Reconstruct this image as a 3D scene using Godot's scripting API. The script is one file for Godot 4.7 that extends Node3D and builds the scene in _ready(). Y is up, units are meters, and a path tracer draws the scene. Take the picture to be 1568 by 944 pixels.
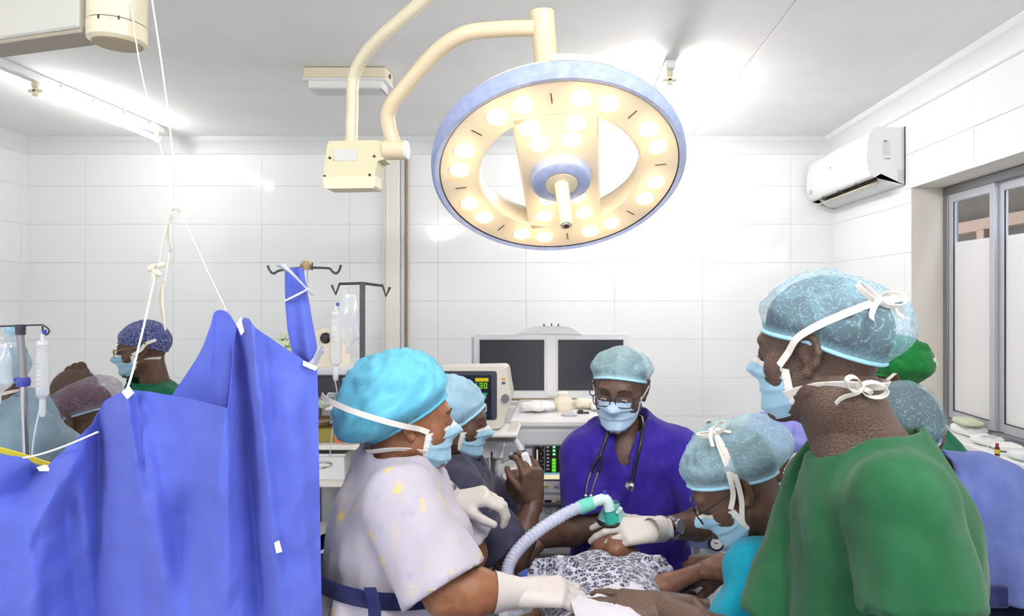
extends Node3D
# An operating theatre in use: white tiled room, round surgical lamp, blue drape, staff round the table.
# Units are metres, y is up; the camera stands at (0, 1.72, 0) and looks along -z at the far wall (z = -4.6).

const EYE := 1.72
var used_names := {}
var M := {}
var rng := RandomNumberGenerator.new()

# A point of the room on the photograph's pixel (px, py) at distance d in front of the camera
func P(px: float, py: float, d: float) -> Vector3:
	return Vector3((px - 870.0) * d / 1000.0, EYE - (py - 458.0) * d / 1000.0, -d)

func numbered(called: String) -> String:
	var n: int = used_names.get(called, 0)
	used_names[called] = n + 1
	return called if n == 0 else "%s_%03d" % [called, n]

# ---------------------------------------------------------------- mesh builder
class MB:
	var v := PackedVector3Array()
	var n := PackedVector3Array()
	var uv := PackedVector2Array()
	var idx := PackedInt32Array()

	func mesh() -> ArrayMesh:
		var a := []
		a.resize(Mesh.ARRAY_MAX)
		a[Mesh.ARRAY_VERTEX] = v
		a[Mesh.ARRAY_NORMAL] = n
		a[Mesh.ARRAY_TEX_UV] = uv
		a[Mesh.ARRAY_INDEX] = idx
		var m := ArrayMesh.new()
		m.add_surface_from_arrays(Mesh.PRIMITIVE_TRIANGLES, a)
		return m

	# counter-clockwise corners seen from outside
	func quad(a: Vector3, b: Vector3, c: Vector3, d: Vector3, u0 := Vector2(0, 1), u1 := Vector2(1, 1), u2 := Vector2(1, 0), u3 := Vector2(0, 0)) -> void:
		var nn := (b - a).cross(c - a)
		if nn.length_squared() < 1e-16:
			nn = (c - a).cross(d - a)
		nn = nn.normalized()
		var s := v.size()
		for p in [a, b, c, d]:
			v.append(p)
			n.append(nn)
		uv.append(u0); uv.append(u1); uv.append(u2); uv.append(u3)
		for k in [0, 2, 1, 0, 3, 2]:
			idx.append(s + k)

	func tri(a: Vector3, b: Vector3, c: Vector3) -> void:
		var nn := (b - a).cross(c - a).normalized()
		var s := v.size()
		for p in [a, b, c]:
			v.append(p)
			n.append(nn)
			uv.append(Vector2.ZERO)
		for k in [0, 2, 1]:
			idx.append(s + k)

	# box with chamfered edges
	func box(c: Vector3, size: Vector3, basis := Basis(), bev := 0.0) -> void:
		var h := size * 0.5
		bev = minf(bev, minf(h.x, minf(h.y, h.z)) * 0.9)
		var ax := [basis.x, basis.y, basis.z]
		var hh := [h.x, h.y, h.z]
		for k in 3:
			var k1 := (k + 1) % 3
			var k2 := (k + 2) % 3
			for s in [-1.0, 1.0]:
				var o: Vector3 = c + ax[k] * hh[k] * s
				var e1: Vector3 = ax[k1] * (hh[k1] - bev)
				var e2: Vector3 = ax[k2] * (hh[k2] - bev)
				if s > 0:
					quad(o - e1 - e2, o + e1 - e2, o + e1 + e2, o - e1 + e2)
				else:
					quad(o + e1 - e2, o - e1 - e2, o - e1 + e2, o + e1 + e2)
		if bev <= 0.0:
			return
		for k in 3:
			var k1 := (k + 1) % 3
			var k2 := (k + 2) % 3
			var e: Vector3 = ax[k] * (hh[k] - bev)
			for s1 in [-1.0, 1.0]:
				for s2 in [-1.0, 1.0]:
					var p: Vector3 = c + ax[k1] * hh[k1] * s1 + ax[k2] * (hh[k2] - bev) * s2
					var q: Vector3 = c + ax[k1] * (hh[k1] - bev) * s1 + ax[k2] * hh[k2] * s2
					if s1 * s2 > 0:
						quad(p - e, q - e, q + e, p + e)
					else:
						quad(q - e, p - e, p + e, q + e)
		for sx in [-1.0, 1.0]:
			for sy in [-1.0, 1.0]:
				for sz in [-1.0, 1.0]:
					var a: Vector3 = c + basis * Vector3(h.x * sx, (h.y - bev) * sy, (h.z - bev) * sz)
					var b: Vector3 = c + basis * Vector3((h.x - bev) * sx, h.y * sy, (h.z - bev) * sz)
					var d: Vector3 = c + basis * Vector3((h.x - bev) * sx, (h.y - bev) * sy, h.z * sz)
					if sx * sy * sz > 0:
						tri(a, b, d)
					else:
						tri(b, a, d)

	# smooth grid: pts[i * nv + j]; outward is d/di x d/dj (flip turns it round)
	func grid(pts: PackedVector3Array, nu: int, nv: int, cu := false, cv := false, flip := false, uscale := Vector2.ONE) -> void:
		var s := v.size()
		v.append_array(pts)
		var nn := PackedVector3Array()
		nn.resize(pts.size())
		var iu := nu if cu else nu - 1
		var iv := nv if cv else nv - 1
		for i in iu:
			var i2 := (i + 1) % nu
			for j in iv:
				var j2 := (j + 1) % nv
				var a := i * nv + j
				var b := i2 * nv + j
				var c := i2 * nv + j2
				var d := i * nv + j2
				var fn := (pts[c] - pts[a]).cross(pts[d] - pts[b])
				if flip:
					fn = -fn
				nn[a] += fn; nn[b] += fn; nn[c] += fn; nn[d] += fn
				if flip:
					idx.append_array(PackedInt32Array([s + a, s + b, s + c, s + a, s + c, s + d]))
				else:
					idx.append_array(PackedInt32Array([s + a, s + c, s + b, s + a, s + d, s + c]))
		for i in nu:
			for j in nv:
				uv.append(Vector2(float(i) / maxf(1, nu - 1), float(j) / maxf(1, nv - 1)) * uscale)
		for k in nn.size():
			n.append(nn[k].normalized() if nn[k].length_squared() > 1e-20 else Vector3.UP)

	# swept round tube; radii one number or one for each point
	func tube(pts: Array, r, seg := 10, cap := true, squash := 1.0, up := Vector3.ZERO) -> void:
		var np := pts.size()
		var ring := PackedVector3Array()
		var prev := Vector3.ZERO
		for i in np:
			var t: Vector3 = (pts[mini(i + 1, np - 1)] - pts[maxi(i - 1, 0)]).normalized()
			var side: Vector3
			if up != Vector3.ZERO:
				side = up - t * up.dot(t)
				if side.length() < 0.05:
					side = prev - t * prev.dot(t)
			elif prev == Vector3.ZERO:
				side = t.cross(Vector3.UP if absf(t.y) < 0.9 else Vector3.RIGHT)
			else:
				side = prev - t * prev.dot(t)
			side = side.normalized()
			prev = side
			var w := t.cross(side)
			var rr: float = r if (r is float or r is int) else r[i]
			for k in seg:
				var a := TAU * k / seg
				ring.append(pts[i] + (side * cos(a) * squash + w * sin(a)) * rr)
		grid(ring, np, seg, false, true, true)
		if cap:
			for e in [0, np - 1]:
				for k in seg:
					var a: Vector3 = ring[e * seg + k]
					var b: Vector3 = ring[e * seg + (k + 1) % seg]
					if e == 0:
						tri(pts[0], b, a)
					else:
						tri(pts[e], a, b)

	# turned shape: profile of Vector2(radius, height) from bottom to top about basis.y
	func lathe(profile: Array, at := Vector3.ZERO, basis := Basis(), seg := 24) -> void:
		var run: Array = []
		# split where the profile is sharp so that edges stay crisp
		for k in profile.size():
			run.append(profile[k])
			var sharp := k == profile.size() - 1
			if not sharp and k > 0:
				var d1: Vector2 = profile[k] - profile[k - 1]
				var d2: Vector2 = profile[k + 1] - profile[k]
				sharp = absf(d1.angle_to(d2)) > 0.6
			if sharp:
				var pts := PackedVector3Array()
				for q in run:
					for s in seg:
						var a := TAU * s / seg
						pts.append(at + basis * Vector3(cos(a) * q.x, q.y, sin(a) * q.x))
				if run.size() > 1:
					grid(pts, run.size(), seg, false, true, false)
				run = [profile[k]]

	# a sheet of cloth or card with thickness th from a grid of points (front is d/di x d/dj)
	func sheet(pts: PackedVector3Array, nu: int, nv: int, th: float, flip := false, uscale := Vector2.ONE) -> void:
		var s := v.size()
		grid(pts, nu, nv, false, false, flip, uscale)
		var back := PackedVector3Array()
		for k in pts.size():
			back.append(pts[k] - n[s + k] * th)
		grid(back, nu, nv, false, false, not flip, uscale)
		var rim := []
		for i in nu:
			rim.append(i * nv)
		for j in range(1, nv):
			rim.append((nu - 1) * nv + j)
		for i in range(nu - 2, -1, -1):
			rim.append(i * nv + nv - 1)
		for j in range(nv - 2, 0, -1):
			rim.append(j)
		for k in rim.size():
			var a: int = rim[k]
			var b: int = rim[(k + 1) % rim.size()]
			if flip:
				quad(pts[a], pts[b], back[b], back[a])
			else:
				quad(pts[b], pts[a], back[a], back[b])

	# flat ribbon along pts, width w along the given side vectors
	func ribbon(pts: Array, sides: Array, w: float, th := 0.0012) -> void:
		var g := PackedVector3Array()
		for i in pts.size():
			g.append(pts[i] - sides[i] * w * 0.5)
			g.append(pts[i] + sides[i] * w * 0.5)
		sheet(g, pts.size(), 2, th)

	func ball(c: Vector3, r: Vector3, basis := Basis(), nu := 16, nv := 12) -> void:
		var pts := PackedVector3Array()
		for j in nv + 1:
			var e := -PI / 2 + PI * j / nv
			for i in nu:
				var a := TAU * i / nu
				pts.append(c + basis * Vector3(cos(a) * cos(e) * r.x, sin(e) * r.y, sin(a) * cos(e) * r.z))
		grid(pts, nv + 1, nu, false, true, false)

	func append(o: MB, t: Transform3D) -> void:
		var s := v.size()
		var mirror := t.basis.determinant() < 0.0
		var nb := t.basis.inverse().transposed()
		for k in o.v.size():
			v.append(t * o.v[k])
			n.append((nb * o.n[k]).normalized())
		uv.append_array(o.uv)
		if mirror:
			for k in range(0, o.idx.size(), 3):
				idx.append(s + o.idx[k]); idx.append(s + o.idx[k + 2]); idx.append(s + o.idx[k + 1])
		else:
			for k in o.idx.size():
				idx.append(s + o.idx[k])

# ---------------------------------------------------------------- distance field, meshed as surface nets
class Field:
	var o: Vector3
	var h: float
	var nx: int
	var ny: int
	var nz: int
	var f := PackedFloat32Array()

	func _init(lo: Vector3, hi: Vector3, cell: float) -> void:
		h = cell
		o = lo
		nx = int((hi.x - lo.x) / h) + 2
		ny = int((hi.y - lo.y) / h) + 2
		nz = int((hi.z - lo.z) / h) + 2
		f.resize(nx * ny * nz)
		f.fill(1.0)

	func span(lo: Vector3, hi: Vector3) -> Array:
		return [clampi(int((lo.x - o.x) / h), 0, nx - 1), clampi(int((hi.x - o.x) / h) + 1, 0, nx - 1), clampi(int((lo.y - o.y) / h), 0, ny - 1), clampi(int((hi.y - o.y) / h) + 1, 0, ny - 1), clampi(int((lo.z - o.z) / h), 0, nz - 1), clampi(int((hi.z - o.z) / h) + 1, 0, nz - 1)]

	# tapered capsule; flat: cut square at b; sub: carve it out
	func cap(a: Vector3, b: Vector3, ra: float, rb: float, k := 0.03, flat := false, sub := false, sq := Vector3.ZERO, sqf := 1.0) -> void:
		var m := maxf(ra, rb) + k + 2.5 * h
		var lo := a.min(b) - Vector3(m, m, m)
		var hi := a.max(b) + Vector3(m, m, m)
		if sq != Vector3.ZERO and sqf < 1.0:
			pass
		var s := span(lo, hi)
		var ab := b - a
		var l2 := maxf(ab.length_squared(), 1e-9)
		var ax := ab / sqrt(l2)
		var use_sq := sq != Vector3.ZERO
		for iz in range(s[4], s[5] + 1):
			for iy in range(s[2], s[3] + 1):
				var row := (iz * ny + iy) * nx
				for ix in range(s[0], s[1] + 1):
					var p := Vector3(o.x + ix * h, o.y + iy * h, o.z + iz * h)
					var t := clampf((p - a).dot(ab) / l2, 0.0, 1.0)
					var q := p - a - ab * t
					if use_sq:
						q += sq * (q.dot(sq) * (sqf - 1.0))
					var d := q.length() - (ra + (rb - ra) * t)
					if flat:
						d = maxf(d, (p - b).dot(ax))
					var i := row + ix
					var g := f[i]
					if sub:
						if k > 0.0:
							var e := maxf(k - absf(g + d), 0.0)
							f[i] = maxf(g, -d) + e * e * 0.25 / k
						elif -d > g:
							f[i] = -d
					else:
						if k > 0.0:
							var e := maxf(k - absf(g - d), 0.0)
							f[i] = minf(g, d) - e * e * 0.25 / k
						else:
							f[i] = minf(g, d)

	func ell(c: Vector3, basis: Basis, r: Vector3, k := 0.03, sub := false) -> void:
		var m := maxf(r.x, maxf(r.y, r.z)) + k + 2.5 * h
		var bx := Vector3(absf(basis.x.x), absf(basis.x.y), absf(basis.x.z)) * r.x + Vector3(absf(basis.y.x), absf(basis.y.y), absf(basis.y.z)) * r.y + Vector3(absf(basis.z.x), absf(basis.z.y), absf(basis.z.z)) * r.z
		var mm := Vector3.ONE * (k + 2.5 * h)
		bx = bx.min(Vector3.ONE * m)
		var s := span(c - bx - mm, c + bx + mm)
		var inv := basis.transposed()
		for iz in range(s[4], s[5] + 1):
			for iy in range(s[2], s[3] + 1):
				var row := (iz * ny + iy) * nx
				for ix in range(s[0], s[1] + 1):
					var p := inv * (Vector3(o.x + ix * h, o.y + iy * h, o.z + iz * h) - c)
					var q := p / r
					var k0 := q.length()
					var k1 := (q / r).length()
					var d := k0 * (k0 - 1.0) / maxf(k1, 1e-6)
					if k0 < 0.02:
						d = -minf(r.x, minf(r.y, r.z))
					var i := row + ix
					var g := f[i]
					if sub:
						if k > 0.0:
							var e := maxf(k - absf(g + d), 0.0)
							f[i] = maxf(g, -d) + e * e * 0.25 / k
						elif -d > g:
							f[i] = -d
					else:
						var e := maxf(k - absf(g - d), 0.0)
						f[i] = minf(g, d) - e * e * 0.25 / k

	# shifts the surface by noise(p * stretch) * amp
	func wrinkle(noise: FastNoiseLite, stretch: Basis, amp: float) -> void:
		for iz in nz:
			for iy in ny:
				var row := (iz * ny + iy) * nx
				for ix in nx:
					var g := f[row + ix]
					if absf(g) < 3.0 * h + amp:
						f[row + ix] = g + amp * noise.get_noise_3dv(stretch * Vector3(o.x + ix * h, o.y + iy * h, o.z + iz * h))

	# cuts off square what lies past e along d, out to r from that axis
	func trim(e: Vector3, d: Vector3, r: float) -> void:
		var m := Vector3.ONE * (r + 0.08)
		var s := span(e - m, e + m)
		for iz in range(s[4], s[5] + 1):
			for iy in range(s[2], s[3] + 1):
				for ix in range(s[0], s[1] + 1):
					var p := Vector3(o.x + ix * h, o.y + iy * h, o.z + iz * h) - e
					var t := p.dot(d)
					if t > -2.0 * h and (p - d * t).length() < r:
						var i := (iz * ny + iy) * nx + ix
						f[i] = maxf(f[i], t)

	# joins another field of the same grid
	func join(b: Field, k: float) -> void:
		for i in f.size():
			var d := b.f[i]
			if d > 0.9:
				continue
			var g := f[i]
			var e := maxf(k - absf(g - d), 0.0)
			f[i] = minf(g, d) - e * e * 0.25 / k

	func below(y: float) -> void:   # keeps what lies above the height y
		for iz in nz:
			for iy in ny:
				var d := y - (o.y + iy * h)
				if d < -3.0 * h:
					continue
				var row := (iz * ny + iy) * nx
				for ix in nx:
					f[row + ix] = maxf(f[row + ix], d)

	func to(mb: MB) -> void:
		var s := mb.v.size()
		var cell := {}
		var verts := PackedVector3Array()
		var nxy := nx * ny
		var lim := h * 4.0
		for iz in nz - 1:
			for iy in ny - 1:
				var row := (iz * ny + iy) * nx
				for ix in nx - 1:
					var i := row + ix
					var f0 := f[i]
					if f0 > lim or f0 < -lim:
						continue
					var f1 := f[i + 1]
					var f2 := f[i + nx]
					var f3 := f[i + nx + 1]
					var f4 := f[i + nxy]
					var f5 := f[i + nxy + 1]
					var f6 := f[i + nxy + nx]
					var f7 := f[i + nxy + nx + 1]
					var cnt := int(f0 < 0) + int(f1 < 0) + int(f2 < 0) + int(f3 < 0) + int(f4 < 0) + int(f5 < 0) + int(f6 < 0) + int(f7 < 0)
					if cnt == 0 or cnt == 8:
						continue
					var sum := Vector3.ZERO
					var c := 0
					if (f0 < 0) != (f1 < 0): sum += Vector3(f0 / (f0 - f1), 0, 0); c += 1
					if (f2 < 0) != (f3 < 0): sum += Vector3(f2 / (f2 - f3), 1, 0); c += 1
					if (f4 < 0) != (f5 < 0): sum += Vector3(f4 / (f4 - f5), 0, 1); c += 1
					if (f6 < 0) != (f7 < 0): sum += Vector3(f6 / (f6 - f7), 1, 1); c += 1
					if (f0 < 0) != (f2 < 0): sum += Vector3(0, f0 / (f0 - f2), 0); c += 1
					if (f1 < 0) != (f3 < 0): sum += Vector3(1, f1 / (f1 - f3), 0); c += 1
					if (f4 < 0) != (f6 < 0): sum += Vector3(0, f4 / (f4 - f6), 1); c += 1
					if (f5 < 0) != (f7 < 0): sum += Vector3(1, f5 / (f5 - f7), 1); c += 1
					if (f0 < 0) != (f4 < 0): sum += Vector3(0, 0, f0 / (f0 - f4)); c += 1
					if (f1 < 0) != (f5 < 0): sum += Vector3(1, 0, f1 / (f1 - f5)); c += 1
					if (f2 < 0) != (f6 < 0): sum += Vector3(0, 1, f2 / (f2 - f6)); c += 1
					if (f3 < 0) != (f7 < 0): sum += Vector3(1, 1, f3 / (f3 - f7)); c += 1
					cell[i] = verts.size()
					verts.append(o + (Vector3(ix, iy, iz) + sum / c) * h)
		var nn := PackedVector3Array()
		nn.resize(verts.size())
		var quads := PackedInt32Array()
		var step := [1, nx, nxy]
		for i: int in cell:
			for ax in 3:
				var i2: int = i + step[ax]
				var fa := f[i]
				var fb := f[i2]
				if (fa < 0) == (fb < 0):
					continue
				var s1: int = step[(ax + 1) % 3]
				var s2: int = step[(ax + 2) % 3]
				if not (cell.has(i - s1) and cell.has(i - s2) and cell.has(i - s1 - s2)):
					continue
				var a: int = cell[i]
				var b: int = cell[i - s1]
				var c: int = cell[i - s1 - s2]
				var d: int = cell[i - s2]
				if fa > 0:
					var tmp := b
					b = d
					d = tmp
				var fn := (verts[c] - verts[a]).cross(verts[d] - verts[b])
				nn[a] += fn; nn[b] += fn; nn[c] += fn; nn[d] += fn
				quads.append_array(PackedInt32Array([s + a, s + c, s + b, s + a, s + d, s + c]))
		mb.v.append_array(verts)
		for k in nn.size():
			mb.n.append(nn[k].normalized() if nn[k].length_squared() > 1e-24 else Vector3.UP)
			mb.uv.append(Vector2.ZERO)
		mb.idx.append_array(quads)

# ---------------------------------------------------------------- nodes
func base(called: String, at := Vector3.ZERO) -> Node3D:
	var o := Node3D.new()
	o.name = numbered(called)
	add_child(o)
	o.position = at
	return o

func tag(o: Node3D, label: String, category: String, group := "", kind := "") -> Node3D:
	if label: o.set_meta("label", label)
	if category: o.set_meta("category", category)
	if group: o.set_meta("group", group)
	if kind: o.set_meta("kind", kind)
	return o

# one mesh as a node; vertices given in room coordinates are moved to the parent's own
func put(called: String, mb: MB, mat: Material, parent: Node3D = null, local := false) -> MeshInstance3D:
	var o := MeshInstance3D.new()
	if parent == null:
		o.name = numbered(called)
	else:
		o.name = called
	if not local and parent != null:
		var g := Transform3D()
		var q: Node = parent
		while q is Node3D and q != self:
			g = q.transform * g
			q = q.get_parent()
		var inv := g.affine_inverse()
		if inv != Transform3D():
			for k in mb.v.size():
				mb.v[k] = inv * mb.v[k]
				mb.n[k] = (inv.basis * mb.n[k]).normalized()
	o.mesh = mb.mesh()
	o.material_override = null
	o.mesh.surface_set_material(0, mat)
	o.cast_shadow = GeometryInstance3D.SHADOW_CASTING_SETTING_ON
	(parent if parent else self).add_child(o, true)
	return o

func share(called: String, mesh: Mesh, parent: Node3D, t: Transform3D, mat: Material = null) -> MeshInstance3D:
	var o := MeshInstance3D.new()
	o.name = called
	o.mesh = mesh
	if mat:
		o.set_surface_override_material(0, mat)
	parent.add_child(o, true)
	o.transform = t
	return o

# ---------------------------------------------------------------- materials
func mat(col: Color, rough := 0.5, metal := 0.0) -> StandardMaterial3D:
	var m := StandardMaterial3D.new()
	m.albedo_color = col
	m.roughness = rough
	m.metallic = metal
	return m

func rgb(r: int, g: int, b: int) -> Color:
	return Color8(r, g, b)

func noise_tex(freq: float, seed_: int, size := 256, ramp: Gradient = null, type := FastNoiseLite.TYPE_SIMPLEX_SMOOTH, oct := 4) -> NoiseTexture2D:
	var t := NoiseTexture2D.new()
	var nz := FastNoiseLite.new()
	nz.seed = seed_
	nz.frequency = freq
	nz.noise_type = type
	nz.fractal_octaves = oct
	t.noise = nz
	t.width = size
	t.height = size
	t.seamless = true
	if ramp:
		t.color_ramp = ramp
	return t

func ramp(cols: Array, offs: Array) -> Gradient:
	var g := Gradient.new()
	g.colors = PackedColorArray(cols)
	g.offsets = PackedFloat32Array(offs)
	return g

# matte cloth: slight mottling and a woven relief
func cloth(col: Color, rough := 0.85, bump := 0.12, vary := 0.06) -> StandardMaterial3D:
	var m := mat(Color.WHITE, rough)
	m.albedo_texture = noise_tex(0.02, int(col.r8 * 7 + col.g8 * 3 + col.b8), 256, ramp([col.darkened(vary), col, col.lightened(vary)], [0.25, 0.5, 0.8]))
	m.uv1_triplanar = true
	m.uv1_scale = Vector3.ONE * 2.2
	m.heightmap_enabled = true
	m.heightmap_texture = M.weave
	m.heightmap_scale = bump * 0.4
	m.rim_enabled = true
	m.rim = 0.25
	m.rim_tint = 0.6
	m.metallic_specular = 0.25
	return m

func skin(col: Color) -> StandardMaterial3D:
	var m := mat(Color.WHITE, 0.46)
	m.albedo_texture = noise_tex(0.03, int(col.r8 + col.b8 * 5), 256, ramp([col.darkened(0.10), col, col.lightened(0.05)], [0.2, 0.55, 0.9]))
	m.uv1_triplanar = true
	m.uv1_scale = Vector3.ONE * 5.0
	m.heightmap_enabled = true
	m.heightmap_texture = M.pores
	m.heightmap_scale = 0.06
	m.subsurf_scatter_enabled = true
	m.subsurf_scatter_strength = 0.08
	m.metallic_specular = 0.42
	return m

# sheer non-woven gauze: see-through between wrinkled strands
func gauze(col: Color, lo: float, hi: float, seed_: int) -> StandardMaterial3D:
	var size := 512
	var a := FastNoiseLite.new()
	a.seed = seed_
	a.noise_type = FastNoiseLite.TYPE_SIMPLEX_SMOOTH
	a.fractal_type = FastNoiseLite.FRACTAL_RIDGED
	a.fractal_octaves = 3
	a.frequency = 0.022
	a.domain_warp_enabled = true
	a.domain_warp_amplitude = 20.0
	a.domain_warp_frequency = 0.012
	var b := FastNoiseLite.new()
	b.seed = seed_ + 5
	b.frequency = 0.006
	var im := Image.create(size, size, false, Image.FORMAT_RGBA8)
	for y in size:
		for x in size:
			var s := clampf((a.get_noise_2d(x * 1.5, y) - 0.45) * 2.2, 0.0, 1.0)
			var w := clampf(b.get_noise_2d(x, y) * 0.9 + 0.45, 0.0, 1.0)
			var al := lerpf(lo, hi, clampf(s * 0.62 + w * 0.6, 0.0, 1.0))
			# the gathered rim is denser
			var e := float(y) / size
			if e < 0.10:
				al = lerpf(minf(hi + 0.25, 1.0), al, e / 0.10)
			var c := col.lerp(Color(0.93, 0.97, 1.0), s * 0.35)
			im.set_pixel(x, y, Color(c.r, c.g, c.b, al))
	var m := mat(Color.WHITE, 0.6)
	m.albedo_texture = ImageTexture.create_from_image(im)
	m.transparency = BaseMaterial3D.TRANSPARENCY_ALPHA
	m.cull_mode = BaseMaterial3D.CULL_DISABLED
	m.metallic_specular = 0.35
	return m

# very close-cropped beard and pores: finely speckled skin
func stubble_skin(col: Color) -> StandardMaterial3D:
	var m := skin(col)
	m.albedo_texture = noise_tex(0.16, 51, 256, ramp([col.darkened(0.30), col, col.lightened(0.20)], [0.25, 0.5, 0.8]), FastNoiseLite.TYPE_SIMPLEX_SMOOTH, 3)
	m.uv1_scale = Vector3.ONE * 9.0
	m.heightmap_scale = 0.16
	return m

func glass(col: Color, alpha: float, rough := 0.05) -> StandardMaterial3D:
	var m := mat(Color(col.r, col.g, col.b, alpha), rough)
	m.transparency = BaseMaterial3D.TRANSPARENCY_ALPHA
	return m

# ---------------------------------------------------------------- the scene
func _ready() -> void:
	rng.seed = 7
	# camera: lens shifted so that the far wall stays square on
	var cam := Camera3D.new()
	cam.name = "camera"
	cam.projection = Camera3D.PROJECTION_FRUSTUM
	cam.near = 0.05
	cam.far = 60.0
	cam.size = 0.05 * 944.0 / 1000.0
	cam.frustum_offset = Vector2(-0.086, -0.014) * 0.05
	cam.position = Vector3(0, EYE, 0)
	add_child(cam)
	cam.current = true
	# daylight outside the window, exposure
	var we := WorldEnvironment.new()
	we.name = "environment"
	var env := Environment.new()
	env.background_mode = Environment.BG_COLOR
	env.background_color = Color(0.80, 0.86, 0.95)
	env.background_energy_multiplier = 9.0
	env.tonemap_mode = Environment.TONE_MAPPER_LINEAR
	env.tonemap_exposure = 1.28
	env.sdfgi_enabled = true
	env.ssao_enabled = true
	env.ssil_enabled = true
	we.environment = env
	add_child(we)
	make_materials()
	people_materials()
	build_room()
	build_fixtures()
	build_surgical_lamp()
	build_equipment()
	build_table()
	build_drapes()
	build_people()
	build_small()

const LEFT_TUBE := 0.048
const FAR_TUBE := 0.16       # each of four lamps set along a fluorescent tube
const UNSEEN_TUBE := 0.28  # the two tubes out of view, set for the light on people and ceiling
const TUBE_GLOW := 3.0
const BULB_LIGHT := 0.0020
const BULB_GLOW := 2.2

func make_materials() -> void:
	M.weave = noise_tex(0.25, 3, 256, null, FastNoiseLite.TYPE_SIMPLEX, 3)
	M.pores = noise_tex(0.12, 9, 256, null, FastNoiseLite.TYPE_CELLULAR, 2)
	M.tile = mat(rgb(243, 244, 246), 0.09)
	M.tile.metallic_specular = 0.42
	M.grout = mat(rgb(240, 240, 241), 0.8)
	M.ceiling = mat(Color.WHITE, 0.85)
	M.ceiling.albedo_texture = noise_tex(0.006, 4, 256, ramp([rgb(246, 245, 244), rgb(250, 250, 250)], [0.3, 0.7]))
	M.ceiling.uv1_triplanar = true
	M.white_paint = mat(rgb(240, 241, 243), 0.35)
	M.plaster = mat(rgb(226, 219, 209), 0.8)
	M.floor = mat(rgb(204, 207, 206), 0.35)
	M.cream = mat(rgb(226, 216, 190), 0.38)
	M.cream_dark = mat(rgb(205, 196, 160), 0.42)
	M.white_plastic = mat(rgb(236, 236, 238), 0.35)
	M.grey_plastic = mat(rgb(196, 197, 203), 0.42)
	M.light_grey = mat(rgb(216, 217, 222), 0.4)
	M.beige = mat(rgb(214, 210, 200), 0.42)
	M.dark_grey = mat(rgb(92, 92, 98), 0.45)
	M.black = mat(rgb(22, 22, 26), 0.4)
	M.chrome = mat(rgb(205, 205, 208), 0.18, 0.95)
	M.steel = mat(rgb(150, 150, 155), 0.35, 0.85)
	M.dark_steel = mat(rgb(70, 68, 70), 0.4, 0.7)
	M.alu = mat(rgb(190, 192, 200), 0.4, 0.35)
	M.blue_rim = mat(Color.WHITE, 0.6)
	M.blue_rim.albedo_texture = noise_tex(0.02, 14, 256, ramp([rgb(150, 164, 208), rgb(160, 174, 214), rgb(170, 183, 220)], [0.2, 0.5, 0.8]))
	M.blue_rim.uv1_triplanar = true
	M.blue_rim.uv1_scale = Vector3.ONE * 6
	M.string = mat(rgb(240, 238, 232), 0.8)
	M.clear = glass(Color(0.97, 0.98, 1.0), 0.14)
	M.frost = mat(Color(0.95, 0.97, 1.0, 0.42), 0.35)
	M.frost.transparency = BaseMaterial3D.TRANSPARENCY_ALPHA
	M.paper = mat(rgb(244, 244, 242), 0.8)
	M.tube = mat(Color.WHITE, 0.4)
	M.tube.emission_enabled = true
	M.tube.emission = Color(0.96, 0.98, 1.0)
	M.tube.emission_energy_multiplier = TUBE_GLOW
	M.bulb = mat(rgb(255, 248, 235), 0.3)
	M.bulb.emission_enabled = true
	M.bulb.emission = Color(1.0, 0.93, 0.80)
	M.bulb.emission_energy_multiplier = BULB_GLOW
	M.frosted_pane = mat(rgb(248, 244, 238), 0.35)
	M.frosted_pane.backlight_enabled = true
	M.frosted_pane.backlight = Color(1, 1, 1)
	M.stucco = mat(Color.WHITE, 0.95)
	M.stucco.albedo_texture = noise_tex(0.05, 31, 256, ramp([rgb(34, 24, 9), rgb(46, 34, 15), rgb(58, 45, 22)], [0.2, 0.5, 0.8]))
	M.stucco.uv1_triplanar = true
	M.stucco.uv1_scale = Vector3.ONE * 3.0
	M.timber = mat(rgb(88, 58, 32), 0.7)
	M.roof_dark = mat(rgb(84, 60, 34), 0.9)
	M.window_glass = glass(Color(0.9, 0.95, 0.95), 0.02)
	M.window_glass.metallic_specular = 0.2
	M.diffuser = mat(rgb(228, 228, 226), 0.4)
	M.trunk = mat(rgb(238, 235, 226), 0.4)
	M.brass = mat(rgb(150, 128, 92), 0.45, 0.3)
	M.cap_face = mat(rgb(196, 178, 150), 0.7)
	M.beam_white = mat(rgb(204, 204, 199), 0.45)
	M.shade_brown = mat(rgb(176, 166, 152), 0.6)  # brown that stands for the shade under the arm's beam
	M.lamp_face = mat(rgb(240, 226, 200), 0.35)
	M.lamp_shell = mat(rgb(232, 226, 206), 0.4)
	M.lamp_arm = mat(rgb(232, 214, 182), 0.34)
	M.lamp_arm2 = mat(rgb(226, 218, 192), 0.34)
	M.box_cream = mat(rgb(214, 208, 172), 0.42)
	M.label_silver = mat(rgb(205, 205, 202), 0.4)
	M.olive = mat(rgb(150, 140, 62), 0.6)
	M.olive_grey = mat(rgb(176, 174, 160), 0.5)
	M.dark_screen = mat(rgb(62, 62, 70), 0.22)
	M.bezel = mat(rgb(64, 66, 80), 0.35)
	M.lilac = mat(rgb(196, 196, 222), 0.5)
	M.orange = mat(rgb(226, 158, 70), 0.5)
	M.orange_box = mat(rgb(222, 122, 84), 0.7)
	M.brown_card = mat(rgb(150, 120, 86), 0.8)
	M.wrap = mat(rgb(240, 242, 244), 0.3)
	M.wrap_green = mat(rgb(206, 216, 186), 0.5)
	M.wrap_green2 = mat(Color.WHITE, 0.5)
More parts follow.
